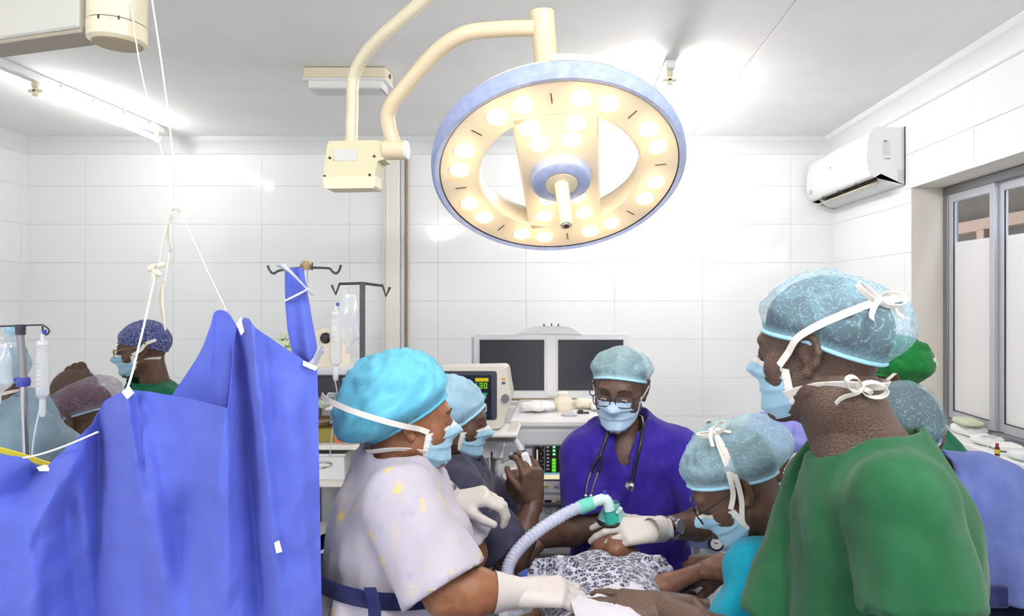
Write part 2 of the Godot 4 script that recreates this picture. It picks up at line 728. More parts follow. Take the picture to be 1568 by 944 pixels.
	M.wrap_green2.albedo_texture = noise_tex(0.012, 8, 128, ramp([rgb(240, 242, 240), rgb(238, 240, 238), rgb(84, 176, 76)], [0.3, 0.5, 0.56]))
	M.wrap_green2.uv1_triplanar = true
	M.wrap_green2.uv1_scale = Vector3.ONE * 5
	M.cream_plastic = mat(rgb(238, 228, 206), 0.4)
	M.paper_blue = mat(rgb(206, 216, 240), 0.6)
	M.clear_grey = mat(Color(0.86, 0.88, 0.92, 0.55), 0.35)
	M.clear_grey.transparency = BaseMaterial3D.TRANSPARENCY_ALPHA
	M.green_plastic = mat(rgb(46, 140, 66), 0.4)
	M.purple_black = mat(rgb(58, 50, 72), 0.4)
	M.navy_plastic = mat(rgb(58, 70, 168), 0.35)
	M.stone_black = mat(Color.WHITE, 0.5)
	M.stone_black.albedo_texture = noise_tex(0.25, 6, 128, ramp([rgb(56, 58, 60), rgb(96, 98, 100)], [0.35, 0.65]))
	M.stone_black.uv1_triplanar = true
	M.stone_black.uv1_scale = Vector3.ONE * 8
	M.bottle = glass(Color(0.75, 0.86, 0.96), 0.30, 0.12)
	M.bag_clear = glass(Color(0.90, 0.92, 0.95), 0.34, 0.18)
	M.band_blue = mat(rgb(142, 158, 206), 0.5)
	M.drape_back = cloth(rgb(186, 190, 208), 0.8, 0.06, 0.04)
	M.gauze_cream = mat(Color(0.90, 0.88, 0.82, 0.72), 0.85)
	M.gauze_cream.transparency = BaseMaterial3D.TRANSPARENCY_ALPHA
	M.yellow = mat(rgb(222, 204, 56), 0.5)
	M.hose = mat(Color(0.82, 0.84, 0.94, 0.62), 0.3)
	M.hose.transparency = BaseMaterial3D.TRANSPARENCY_ALPHA
	M.mint = mat(rgb(104, 196, 178), 0.35)
	M.elbow_white = mat(rgb(196, 222, 222), 0.3)
	M.teal_plastic = mat(rgb(50, 172, 160), 0.3)
	M.teal_clear = mat(Color(0.55, 0.85, 0.82, 0.55), 0.2 + 0.08)
	M.teal_clear.transparency = BaseMaterial3D.TRANSPARENCY_ALPHA
	M.brown_glass = mat(rgb(96, 30, 22), 0.15)
	M.red = mat(rgb(190, 40, 44), 0.4)
	M.drape = cloth(rgb(92, 108, 209), 0.7, 0.06, 0.03)
	M.drape.backlight_enabled = true
	M.drape.backlight = Color(0.35, 0.35, 0.35)

const LEFT := -3.81
const RIGHT := 1.877
const BACK := -4.6
const FRONT := 2.6
const HIGH := 2.84
const SILL := 1.04
const WTOP := 2.325
const WFAR := -3.56
const WNEAR := -1.90

func slab(called: String, lo: Vector3, hi: Vector3, m: Material, parent: Node3D = null, bev := 0.0) -> MeshInstance3D:
	var b := MB.new()
	b.box((lo + hi) * 0.5, hi - lo, Basis(), bev)
	return put(called, b, m, parent)

# glazed wall tiles, each a piece of its own, set very slightly out of true
func tiles(wall: Node3D, along: Vector3, out: Vector3, start: Vector3, cols: int, u_first: float, u_max: float, holes: Array) -> void:
	var tw := 0.62
	var th := 0.27
	var gap := 0.0011
	var shared := {}
	var rows := [0.0]
	var y := 1.435 - 5 * th
	while y < HIGH - 0.02:
		if y > 0.03:
			rows.append(y)
		y += th
	rows.append(HIGH - 0.02)
	for c in cols:
		var u0 := maxf(0.0, u_first + (c - 1) * tw)
		var u1 := minf(u_max, u_first + c * tw)
		if u1 - u0 < 0.02:
			continue
		for r in rows.size() - 1:
			# cut the tile round the openings
			var rects := [Rect2(u0, rows[r], u1 - u0, rows[r + 1] - rows[r])]
			for hole: Rect2 in holes:
				var next := []
				for q: Rect2 in rects:
					if not q.intersects(hole):
						next.append(q)
						continue
					var i := q.intersection(hole)
					if i.position.y > q.position.y + 0.01:
						next.append(Rect2(q.position.x, q.position.y, q.size.x, i.position.y - q.position.y))
					if i.end.y < q.end.y - 0.01:
						next.append(Rect2(q.position.x, i.end.y, q.size.x, q.end.y - i.end.y))
					if i.position.x > q.position.x + 0.01:
						next.append(Rect2(q.position.x, i.position.y, i.position.x - q.position.x, i.size.y))
					if i.end.x < q.end.x - 0.01:
						next.append(Rect2(i.end.x, i.position.y, q.end.x - i.end.x, i.size.y))
				rects = next
			for q: Rect2 in rects:
				var size := Vector3(q.size.x - gap, q.size.y - gap, 0.008)
				if size.x < 0.01 or size.y < 0.01:
					continue
				var key := Vector2i(roundi(size.x * 2000), roundi(size.y * 2000))
				if not shared.has(key):
					var b := MB.new()
					b.box(Vector3.ZERO, size, Basis(), 0.0012)
					shared[key] = b.mesh()
					shared[key].surface_set_material(0, M.tile)
				var z := out
				var bs := Basis(along, Vector3.UP, along.cross(Vector3.UP))
				bs = bs * Basis.from_euler(Vector3(rng.randf_range(-0.0026, 0.0026), rng.randf_range(-0.003, 0.003), 0))
				var at := start + along * (q.position.x + q.size.x * 0.5) + Vector3.UP * (q.position.y + q.size.y * 0.5) + out * 0.004
				share("tile", shared[key], wall, Transform3D(bs, at))

# a moulded cornice run from a to b, the wall lying on the side of "wall_dir"
func cornice(called: String, a: Vector3, b: Vector3, wall_dir: Vector3) -> void:
	var prof := [Vector2(0, -0.105), Vector2(0.012, -0.105), Vector2(0.014, -0.09), Vector2(0.022, -0.075), Vector2(0.035, -0.055), Vector2(0.055, -0.035), Vector2(0.075, -0.024), Vector2(0.088, -0.02), Vector2(0.09, -0.008), Vector2(0.10, -0.006), Vector2(0.10, 0)]
	var pts := PackedVector3Array()
	for e in [a, b]:
		for q: Vector2 in prof:
			pts.append(e - wall_dir * q.x + Vector3.UP * q.y)
	var mb := MB.new()
	var fl := (b - a).cross(Vector3.UP).dot(wall_dir) > 0
	mb.grid(pts, 2, prof.size(), false, false, fl)
	tag(put(called, mb, M.white_paint), "white moulded plaster cornice running along the top of the tiled wall", "", "", "structure")

func build_room() -> void:
	var o: Node3D
	tag(slab("floor", Vector3(LEFT - 0.2, -0.2, BACK - 0.2), Vector3(RIGHT + 0.25, 0, FRONT + 0.2), M.floor), "grey vinyl floor of the operating theatre", "", "", "structure")
	var cw := base("ceiling")
	tag(cw, "white painted board ceiling with a thin joint line", "", "", "structure")
	slab("slab", Vector3(LEFT - 0.2, HIGH + 0.012, BACK - 0.2), Vector3(RIGHT + 0.25, HIGH + 0.2, FRONT + 0.2), M.ceiling, cw)
	slab("panel", Vector3(LEFT, HIGH, BACK), Vector3(0.8535, HIGH + 0.012, FRONT), M.ceiling, cw, 0.002)
	slab("panel", Vector3(0.8565, HIGH, BACK), Vector3(RIGHT, HIGH + 0.012, FRONT), M.ceiling, cw, 0.002)
	# back wall
	o = slab("wall_back", Vector3(LEFT - 0.2, 0, BACK - 0.2), Vector3(RIGHT + 0.25, HIGH, BACK - 0.0005), M.grout)
	tag(o, "far wall of large glossy white glazed tiles", "", "", "structure")
	tiles(o, Vector3.RIGHT, Vector3(0, 0, 1), Vector3(LEFT, 0, BACK), 10, fposmod(-0.915 - LEFT, 0.62), RIGHT - LEFT, [])
	# left wall: only its far strip is in view
	o = slab("wall_left", Vector3(LEFT - 0.2, 0, BACK), Vector3(LEFT - 0.0005, HIGH, FRONT), M.tile)
	tag(o, "left wall of glossy white tiles", "", "", "structure")
	tiles(o, Vector3(0, 0, -1), Vector3(1, 0, 0), Vector3(LEFT, 0, -3.3), 3, 0.62, 1.3, [])
	tag(slab("wall_front", Vector3(LEFT - 0.2, 0, FRONT), Vector3(RIGHT + 0.25, HIGH, FRONT + 0.2), M.white_paint), "plain white wall behind the photographer", "", "", "structure")
	# right wall with its window opening
	o = base("wall_right")
	tag(o, "right wall of glossy white tiles with a deep window opening", "", "", "structure")
	var rx := RIGHT + 0.0005
	slab("masonry", Vector3(rx, 0, BACK), Vector3(RIGHT + 0.25, HIGH, WFAR - 0.001), M.plaster, o)
	slab("masonry", Vector3(rx, WTOP + 0.001, WFAR - 0.001), Vector3(RIGHT + 0.25, HIGH, WNEAR), M.plaster, o)
	slab("masonry", Vector3(rx, 0, WFAR - 0.001), Vector3(RIGHT + 0.25, SILL - 0.03, WNEAR), M.plaster, o)
	slab("masonry", Vector3(rx, 0, WNEAR), Vector3(RIGHT + 0.25, HIGH, FRONT), M.plaster, o)
	tiles(o, Vector3(0, 0, 1), Vector3(-1, 0, 0), Vector3(RIGHT, 0, BACK), 6, 0.35, 3.4, [Rect2(WFAR - BACK, SILL - 0.03, WNEAR - WFAR, WTOP - SILL + 0.03)])
	slab("render_coat", Vector3(rx - 0.008, 0, BACK + 3.4), Vector3(rx - 0.001, HIGH, FRONT), M.white_paint, o)
	# tiled ledge of the window
	var sl := slab("trim_1", Vector3(RIGHT - 0.012, SILL - 0.03, WFAR), Vector3(RIGHT + 0.17, SILL, WNEAR), M.tile, null, 0.004)
	tag(sl, "white tiled ledge under the window", "", "", "structure")
	cornice("trim_2", Vector3(LEFT, HIGH, BACK), Vector3(RIGHT, HIGH, BACK), Vector3(0, 0, -1))
	cornice("trim_3", Vector3(RIGHT - 0.008, HIGH, BACK), Vector3(RIGHT - 0.008, HIGH, FRONT), Vector3(1, 0, 0))
	cornice("trim_4", Vector3(LEFT, HIGH, BACK), Vector3(LEFT, HIGH, FRONT), Vector3(-1, 0, 0))
	build_window()

func build_window() -> void:
	var w := base("window_1", Vector3(RIGHT + 0.17, SILL, (WFAR + WNEAR) * 0.5))
	tag(w, "aluminium sliding window with frosted lower panes and clear strips at the top", "", "", "structure")
	var x0 := RIGHT + 0.165
	var x1 := RIGHT + 0.225
	# outer frame
	var f := MB.new()
	var zc := (WFAR + WNEAR) * 0.5
	var len := WNEAR - WFAR
	f.box(Vector3((x0 + x1) * 0.5, SILL + 0.02, zc), Vector3(x1 - x0, 0.04, len), Basis(), 0.003)
	f.box(Vector3((x0 + x1) * 0.5, WTOP - 0.0225, zc), Vector3(x1 - x0, 0.045, len), Basis(), 0.003)
	for z in [WFAR + 0.0225, WNEAR - 0.0225]:
		f.box(Vector3((x0 + x1) * 0.5, (SILL + WTOP) * 0.5, z), Vector3(x1 - x0, WTOP - SILL - 0.08, 0.045), Basis(), 0.003)
	put("frame", f, M.steel, w)
	# sashes; the clear strip is the top quarter of each
	var cuts := [WFAR + 0.045, -3.14, -2.60, WNEAR - 0.045]
	var split := 2.02
	for k in 3:
		var za: float = cuts[k]
		var zb: float = cuts[k + 1]
		var sx := x0 + (0.018 if k % 2 == 0 else 0.040)
		var s := MB.new()
		var sw := 0.036
		for z in [za + sw * 0.5, zb - sw * 0.5]:
			s.box(Vector3(sx, (SILL + WTOP) * 0.5, z), Vector3(0.024, WTOP - SILL - 0.085, sw), Basis(), 0.002)
		s.box(Vector3(sx, SILL + 0.062, (za + zb) * 0.5), Vector3(0.024, 0.044, zb - za - 2 * sw), Basis(), 0.002)
		s.box(Vector3(sx, WTOP - 0.066, (za + zb) * 0.5), Vector3(0.024, 0.044, zb - za - 2 * sw), Basis(), 0.002)
		var sash := put("sash", s, M.alu, w)
		var gl := MB.new()
		gl.box(Vector3(sx, (split + WTOP - 0.088) * 0.5, (za + zb) * 0.5), Vector3(0.004, WTOP - 0.088 - split, zb - za - 2 * sw))
		var c := put("pane", gl, M.window_glass, sash)
		c.set_meta("label", "clear strip of glass at the top of the sash")
		var fr := MB.new()
		fr.box(Vector3(sx, (SILL + 0.084 + split) * 0.5, (za + zb) * 0.5), Vector3(0.005, split - SILL - 0.084, zb - za - 2 * sw))
		c = put("pane", fr, M.frosted_pane, sash)
		c.set_meta("label", "frosted cream-white lower pane")
		var g := MB.new()
		for z in [za + sw + 0.002, zb - sw - 0.002]:
			g.box(Vector3(sx - 0.006, (SILL + WTOP) * 0.5, z), Vector3(0.005, WTOP - SILL - 0.17, 0.003))
		g.box(Vector3(sx - 0.006, SILL + 0.086, (za + zb) * 0.5), Vector3(0.009, 0.004, zb - za - 2 * sw))
		put("gasket", g, M.black, sash)
	# what stands outside: a brown rendered wall under an eave with a timber beam
	var ow := slab("exterior_wall", Vector3(4.0, 0, -9.0), Vector3(4.2, 3.2, 2.0), M.stucco)
	tag(ow, "rough ochre-brown wall of the building across the yard", "", "", "structure")
	var bm := MB.new()
	bm.box(Vector3(3.93, 2.42, -3.5), Vector3(0.12, 0.11, 11.0), Basis(), 0.004)
	tag(put("exterior_beam", bm, M.timber), "pale timber beam along the wall seen through the window top", "", "", "structure")
	var er := MB.new()  # eave placed to keep the wall across the yard in shade
	er.box(Vector3(3.45, 2.95, -3.5), Vector3(1.5, 0.06, 11.0), Basis(Vector3(0, 0, 1), -0.25), 0.004)
	tag(put("exterior_roof", er, M.roof_dark), "dark eave placed over the yard to shade the wall outside the window", "", "", "structure")
	for z in [-7.4, -6.1, -4.9, -3.7]:
		var ps := MB.new()
		ps.box(Vector3(3.9, 1.18, z), Vector3(0.11, 2.37, 0.11), Basis(), 0.004)
		tag(put("exterior_post", ps, M.timber), "pale timber post under the beam outside the window", "", "", "structure")
	var gr := slab("exterior_ground", Vector3(RIGHT + 0.25, -0.2, -9.0), Vector3(4.2, -0.02, 2.0), M.plaster)
	tag(gr, "bare yard outside the window", "", "", "structure")

func batten(called: String, label: String, x: float, z0: float, z1: float, lit_from: float, lit_to: float, stop: float, power: float) -> void:
	# a fluorescent fitting along z: channel on the ceiling, end holders and a tube (z0 nearest the camera)
	var o := base(called, Vector3(x, HIGH, (z0 + z1) * 0.5))
	tag(o, label, "ceiling light", "fluorescent battens on the ceiling")
	var b := MB.new()
	b.box(Vector3(x, HIGH - 0.02, (z0 + stop) * 0.5), Vector3(0.05, 0.04, absf(stop - z0)), Basis(), 0.004)
	put("channel", b, M.white_paint, o)
	for k in 4:
		var sc := MB.new()
		var z := lerpf(lit_from, lit_to, (k + 0.5) / 4.0)
		sc.lathe([Vector2(0, -0.004), Vector2(0.006, -0.004), Vector2(0.006, 0.002)], Vector3(x + 0.0255, HIGH - 0.018, z), Basis(Vector3(0, -1, 0), Vector3(1, 0, 0), Vector3(0, 0, 1)), 8)
		put("screw", sc, M.dark_steel, o)
	var y := HIGH - 0.085
	for z in [lit_from + 0.012, lit_to - 0.012]:
		var h := MB.new()
		h.box(Vector3(x, HIGH - 0.052, z), Vector3(0.032, 0.03, 0.02), Basis(), 0.003)
		h.box(Vector3(x, y - 0.004, z), Vector3(0.022, 0.045, 0.02), Basis(), 0.004)
		h.box(Vector3(x, y, z), Vector3(0.066, 0.018, 0.02), Basis(), 0.005)
		put("lamp_holder", h, M.cream, o)
	var t := MB.new()
	t.tube([Vector3(x, y, lit_from), Vector3(x, y, lit_to)], 0.0135, 16)
	put("tube", t, M.tube, o)
	for k in 4:
		var l := OmniLight3D.new()
		l.name = "tube_light"
		l.light_color = Color(1.0, 0.99, 0.975)
		l.light_energy = power * absf(lit_to - lit_from)
		l.light_size = 0.02
		l.omni_range = 12.0
		l.omni_attenuation = 2.0
		l.shadow_enabled = true
		o.add_child(l, true)
		l.position = Vector3(x, y - 0.04, lerpf(lit_from, lit_to, (k + 0.5) / 4.0)) - o.position

func build_fixtures() -> void:
	batten("fluorescent_batten", "lit fluorescent tube on a long white channel at the upper left", -2.65, -2.2, -4.25, -3.26, -4.2, -4.25, LEFT_TUBE)
	batten("fluorescent_batten", "lit fluorescent tube whose end holder shows beside the round lamp", 0.48, -3.05, -4.2, -3.10, -4.15, -4.2, FAR_TUBE)
	batten("fluorescent_batten", "unseen fluorescent tube out of view, placed to light the near left of the room", -1.9, 1.75, 0.15, 1.65, 0.25, 0.15, UNSEEN_TUBE)  # this and the next are unseen, placed to light people from the camera side
	batten("fluorescent_batten", "unseen fluorescent tube out of view, placed to light the near right of the room", 0.48, 0.65, -0.95, 0.55, -0.85, -0.95, UNSEEN_TUBE)
	# emergency light
	var e := base("emergency_light", Vector3(-1.07, HIGH, -3.2))
	tag(e, "unlit white emergency light with a ribbed diffuser on the ceiling", "emergency light")
	var b := MB.new()
	b.box(Vector3(-1.075, HIGH - 0.03, -3.2), Vector3(0.40, 0.055, 0.12), Basis(), 0.006)
	put("housing", b, M.cream, e)
	b = MB.new()
	b.box(Vector3(-1.075, HIGH - 0.061, -3.2), Vector3(0.405, 0.012, 0.13), Basis(), 0.004)
	put("rim", b, M.white_plastic, e)
	b = MB.new()
	var pts := PackedVector3Array()
	for i in 60:
		var x := -1.075 - 0.175 + 0.35 * i / 59.0
		var rib := 0.0025 * (i % 2)
		for q in [Vector2(0.058, -0.066), Vector2(0.055, -0.095), Vector2(0.045, -0.108), Vector2(-0.045, -0.108), Vector2(-0.055, -0.095), Vector2(-0.058, -0.066)]:
			pts.append(Vector3(x, HIGH + q.y - rib, -3.2 + q.x * (1.0 - rib * 8)))
	b.grid(pts, 60, 6, false, false, false)
	for s in [-1.0, 1.0]:
		b.box(Vector3(-1.075 + 0.174 * s, HIGH - 0.084, -3.2), Vector3(0.004, 0.04, 0.108))
	put("diffuser", b, M.diffuser, e)
	b = MB.new()
	b.lathe([Vector2(0, 0), Vector2(0.012, 0), Vector2(0.009, 0.004), Vector2(0.0, 0.004)], Vector3(-0.874, HIGH - 0.03, -3.2), Basis(Vector3(0, -1, 0), Vector3(1, 0, 0), Vector3(0, 0, 1)), 12)
	put("cable_entry", b, M.timber, e)
	# air conditioner on the right wall
	var ac := base("air_conditioner", Vector3(RIGHT, 2.36, -4.08))
	tag(ac, "white split air conditioner high on the right wall with its louvre open", "air conditioner")
	var z0 := -4.55
	var z1 := -3.63
	var ax := RIGHT - 0.009
	var prof := [Vector2(0, 0.32), Vector2(0.150, 0.322), Vector2(0.172, 0.312), Vector2(0.192, 0.285), Vector2(0.205, 0.22), Vector2(0.210, 0.14), Vector2(0.200, 0.085), Vector2(0.185, 0.055), Vector2(0.165, 0.04), Vector2(0.13, 0.062), Vector2(0.09, 0.022), Vector2(0.05, 0.0), Vector2(0.0, 0.0)]
	b = MB.new()
	var g := PackedVector3Array()
	for z in [z1, z1 - 0.006, z0 + 0.006, z0]:
		var k := 0.994 if z == z1 or z == z0 else 1.0
		for q: Vector2 in prof:
			g.append(Vector3(ax - q.x * k, 2.355 + 0.16 + (q.y - 0.16) * k, z))
	b.grid(g, 4, prof.size(), false, false, false)
	for z in [z0, z1]:
		for k in range(1, prof.size() - 1):
			var p0 := Vector3(ax, 2.355, z)
			var p1 := Vector3(ax - prof[k].x, 2.355 + prof[k].y, z)
			var p2 := Vector3(ax - prof[k + 1].x, 2.355 + prof[k + 1].y, z)
			var pt := Vector3(ax, 2.355 + 0.32, z)
			if k == 1:
				if z == z1: b.tri(pt, p1, p0)
				else: b.tri(pt, p0, p1)
			if z == z1: b.tri(p0, p1, p2)
			else: b.tri(p0, p2, p1)
	put("casing", b, M.white_plastic, ac)
	b = MB.new()
	b.box(Vector3(ax - 0.135, 2.355 + 0.056, (z0 + z1) * 0.5 - 0.01), Vector3(0.075, 0.012, z1 - z0 - 0.14), Basis(Vector3(0, 0, 1), -0.35), 0.002)
	put("outlet", b, M.black, ac)
	for k in 3:
		b = MB.new()
		b.box(Vector3(ax - 0.15, 2.355 + 0.045, z0 + 0.2 + k * 0.25), Vector3(0.05, 0.02, 0.006))
		put("vane", b, M.dark_grey, ac)
	b = MB.new()
	b.box(Vector3(ax - 0.128, 2.355 + 0.02, (z0 + z1) * 0.5 - 0.01), Vector3(0.070, 0.007, z1 - z0 - 0.15), Basis(Vector3(0, 0, 1), 0.28), 0.003)
	put("louvre", b, M.cream, ac)
	b = MB.new()
	b.box(Vector3(ax - 0.10, 2.355 + 0.205, z1 + 0.0008), Vector3(0.038, 0.085, 0.0016), Basis(), 0.0005)
	var st := put("sticker", b, M.light_grey, ac)
	b = MB.new()
	b.box(Vector3(ax - 0.105, 2.355 + 0.243, z1 + 0.0018), Vector3(0.014, 0.008, 0.0008))
	put("mark", b, M.dark_grey, st)
	print_line(Vector3(ax - 0.095, 2.355 + 0.145, z1 + 0.0008), [0.008, 0.003, 0.024], 0.006, M.steel, ac)
	b = MB.new()
	b.lathe([Vector2(0, 0.003), Vector2(0.008, 0.002), Vector2(0.009, 0)].map(func(q): return q), Vector3(ax - 0.155, 2.355 + 0.11, z1), Basis(Vector3(1, 0, 0), Vector3(0, 0, 1), Vector3(0, -1, 0)), 14)
	put("screw_cap", b, M.white_paint, ac)
	b = MB.new()
	b.box(Vector3(ax - 0.02, 2.355 + 0.055, z1 + 0.001), Vector3(0.034, 0.06, 0.002), Basis(), 0.0006)
	put("pipe_cover", b, M.light_grey, ac)
	b = MB.new()
	b.box(Vector3(ax - 0.212, 2.355 + 0.195, z0 + 0.42), Vector3(0.002, 0.013, 0.007))
	put("logo", b, M.steel, ac)
	b = MB.new()
	b.box(Vector3(ax - 0.208, 2.355 + 0.10, z0 + 0.06), Vector3(0.004, 0.03, 0.045), Basis(), 0.001)
	put("display", b, M.light_grey, ac)
	b = MB.new()
	b.box(Vector3(RIGHT - 0.006, 2.515, z1 + 0.002), Vector3(0.006, 0.325, 0.02))
	put("mounting_plate", b, M.dark_steel, ac)
	# bare plaster patch where an older unit hung
	# trunking and pipe down the far wall
	var tr := base("wall_trunking", Vector3(-1.21, 0, BACK))
	tag(tr, "white plastic cable trunking running down the tiled far wall", "trunking")
	b = MB.new()
	b.box(Vector3(-1.225, 1.4, BACK + 0.03), Vector3(0.098, 2.7, 0.042), Basis(), 0.005)
	put("cover", b, M.trunk, tr)
	b = MB.new()
	b.box(Vector3(-1.285, 1.4, BACK + 0.024), Vector3(0.02, 2.7, 0.03), Basis(), 0.004)
	put("side_channel", b, M.white_plastic, tr)
	var pp := base("copper_pipe", Vector3(-1.13, 0, BACK))
	tag(pp, "thin brown pipe clipped to the far wall beside the white trunking", "pipe")
	b = MB.new()
	b.tube([Vector3(-1.135, 0.05, BACK + 0.028), Vector3(-1.131, 2.73, BACK + 0.028)], 0.0085, 10)
	put("pipe", b, M.brass, pp)
	for y in [0.9, 1.49, 2.1, 2.6]:
		b = MB.new()
		b.box(Vector3(-1.133, y, BACK + 0.017), Vector3(0.018, 0.016, 0.02), Basis(), 0.002)
		put("clip", b, M.light_grey, pp)
	var bp := MB.new()
	bp.box(Vector3(-1.159, 1.4, BACK + 0.018), Vector3(0.028, 2.7, 0.024), Basis(), 0.003)
	tag(put("backing_strip", bp, M.light_grey), "pale grey backing strip between trunking and brown pipe", "strip")
	# ceiling arm of a second lamp, top left
	var am := base("ceiling_arm", P(180, 60, 1.52))
	tag(am, "cream boxed ceiling arm with a round end cap at the upper left", "ceiling arm")
	b = MB.new()
	var c := P(180, 68, 1.52)
	b.lathe([Vector2(0, 0), Vector2(0.052, 0), Vector2(0.060, 0.006), Vector2(0.0605, 0.042)], c, Basis(), 40)
	put("end_cap", b, M.cream, am)
	b = MB.new()
	b.lathe([Vector2(0.058, 0.044), Vector2(0.0595, 0.045), Vector2(0.0595, 0.16), Vector2(0.0545, 0.165), Vector2(0.0545, 1.12 - (c.y - EYE) - 0.001), Vector2(0, 1.12 - (c.y - EYE) - 0.001)], c, Basis(), 40)
	put("column", b, M.cream, am)
	b = MB.new()
	b.lathe([Vector2(0.0, -0.0012), Vector2(0.050, -0.0012), Vector2(0.050, 0.001)], c, Basis(), 40)
	put("cap_face", b, M.cap_face, am)
	var p0 := P(147, 20, 1.53)
	var dir := Vector3(-1.0, 0.012, -0.30).normalized()
	var side := dir.cross(Vector3.UP).normalized()
	b = MB.new()
	b.box(p0 + dir * 0.55, Vector3(1.1, 0.098, 0.085), Basis(dir, side.cross(dir), side), 0.004)
	put("beam", b, M.beam_white, am)
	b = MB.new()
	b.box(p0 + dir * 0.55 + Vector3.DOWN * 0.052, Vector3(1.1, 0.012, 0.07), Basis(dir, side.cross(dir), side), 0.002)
	put("underside_shade", b, M.shade_brown, am)  # no rail: a brown strip paints the shaded underside of the beam
	b = MB.new()
	b.box(p0 + dir * 0.085 + side * 0.0430 + Vector3.UP * 0.012, Vector3(0.042, 0.046, 0.0016), Basis(dir, side.cross(dir), side))
	var lb := put("paper_label", b, M.paper, am)
	b = MB.new()
	b.box(p0 + dir * 0.077 + side * 0.0440 + Vector3.UP * 0.004, Vector3(0.0022, 0.014, 0.0008), Basis(dir, side.cross(dir), side))
	b.box(p0 + dir * 0.087 + side * 0.0440 + Vector3.UP * 0.026, Vector3(0.026, 0.0016, 0.0008), Basis(dir, side.cross(dir), side))
	put("handwriting", b, M.dark_grey, lb)
	for q in [[152, 26], [182, 24]]:
		b = MB.new()
		var w := P(q[0], q[1], 1.462)
		var nrm := (w - Vector3(c.x, w.y, c.z)).normalized()
		b.box(Vector3(c.x, w.y, c.z) + nrm * 0.0603, Vector3(0.004, 0.009, 0.002), Basis(nrm.cross(Vector3.UP), Vector3.UP, -nrm))
		put("tape_mark", b, M.black, am)

# a line of print too small to read: alternating dark strokes and gaps, in metres
func print_line(mid: Vector3, runs: Array, tall: float, m: Material, parent: Node3D) -> void:
	var total := 0.0
	for r in runs:
		total += r
	var x := mid.x - total * 0.5
	var b := MB.new()
	for k in runs.size():
		if k % 2 == 0:
			b.box(Vector3(x + runs[k] * 0.5, mid.y, mid.z + 0.0002), Vector3(runs[k], tall, 0.0006))
		x += runs[k]
	put("print", b, m, parent)

const LAMP_TILT := 1.01737557
const LAMP_YAW := 0.175182

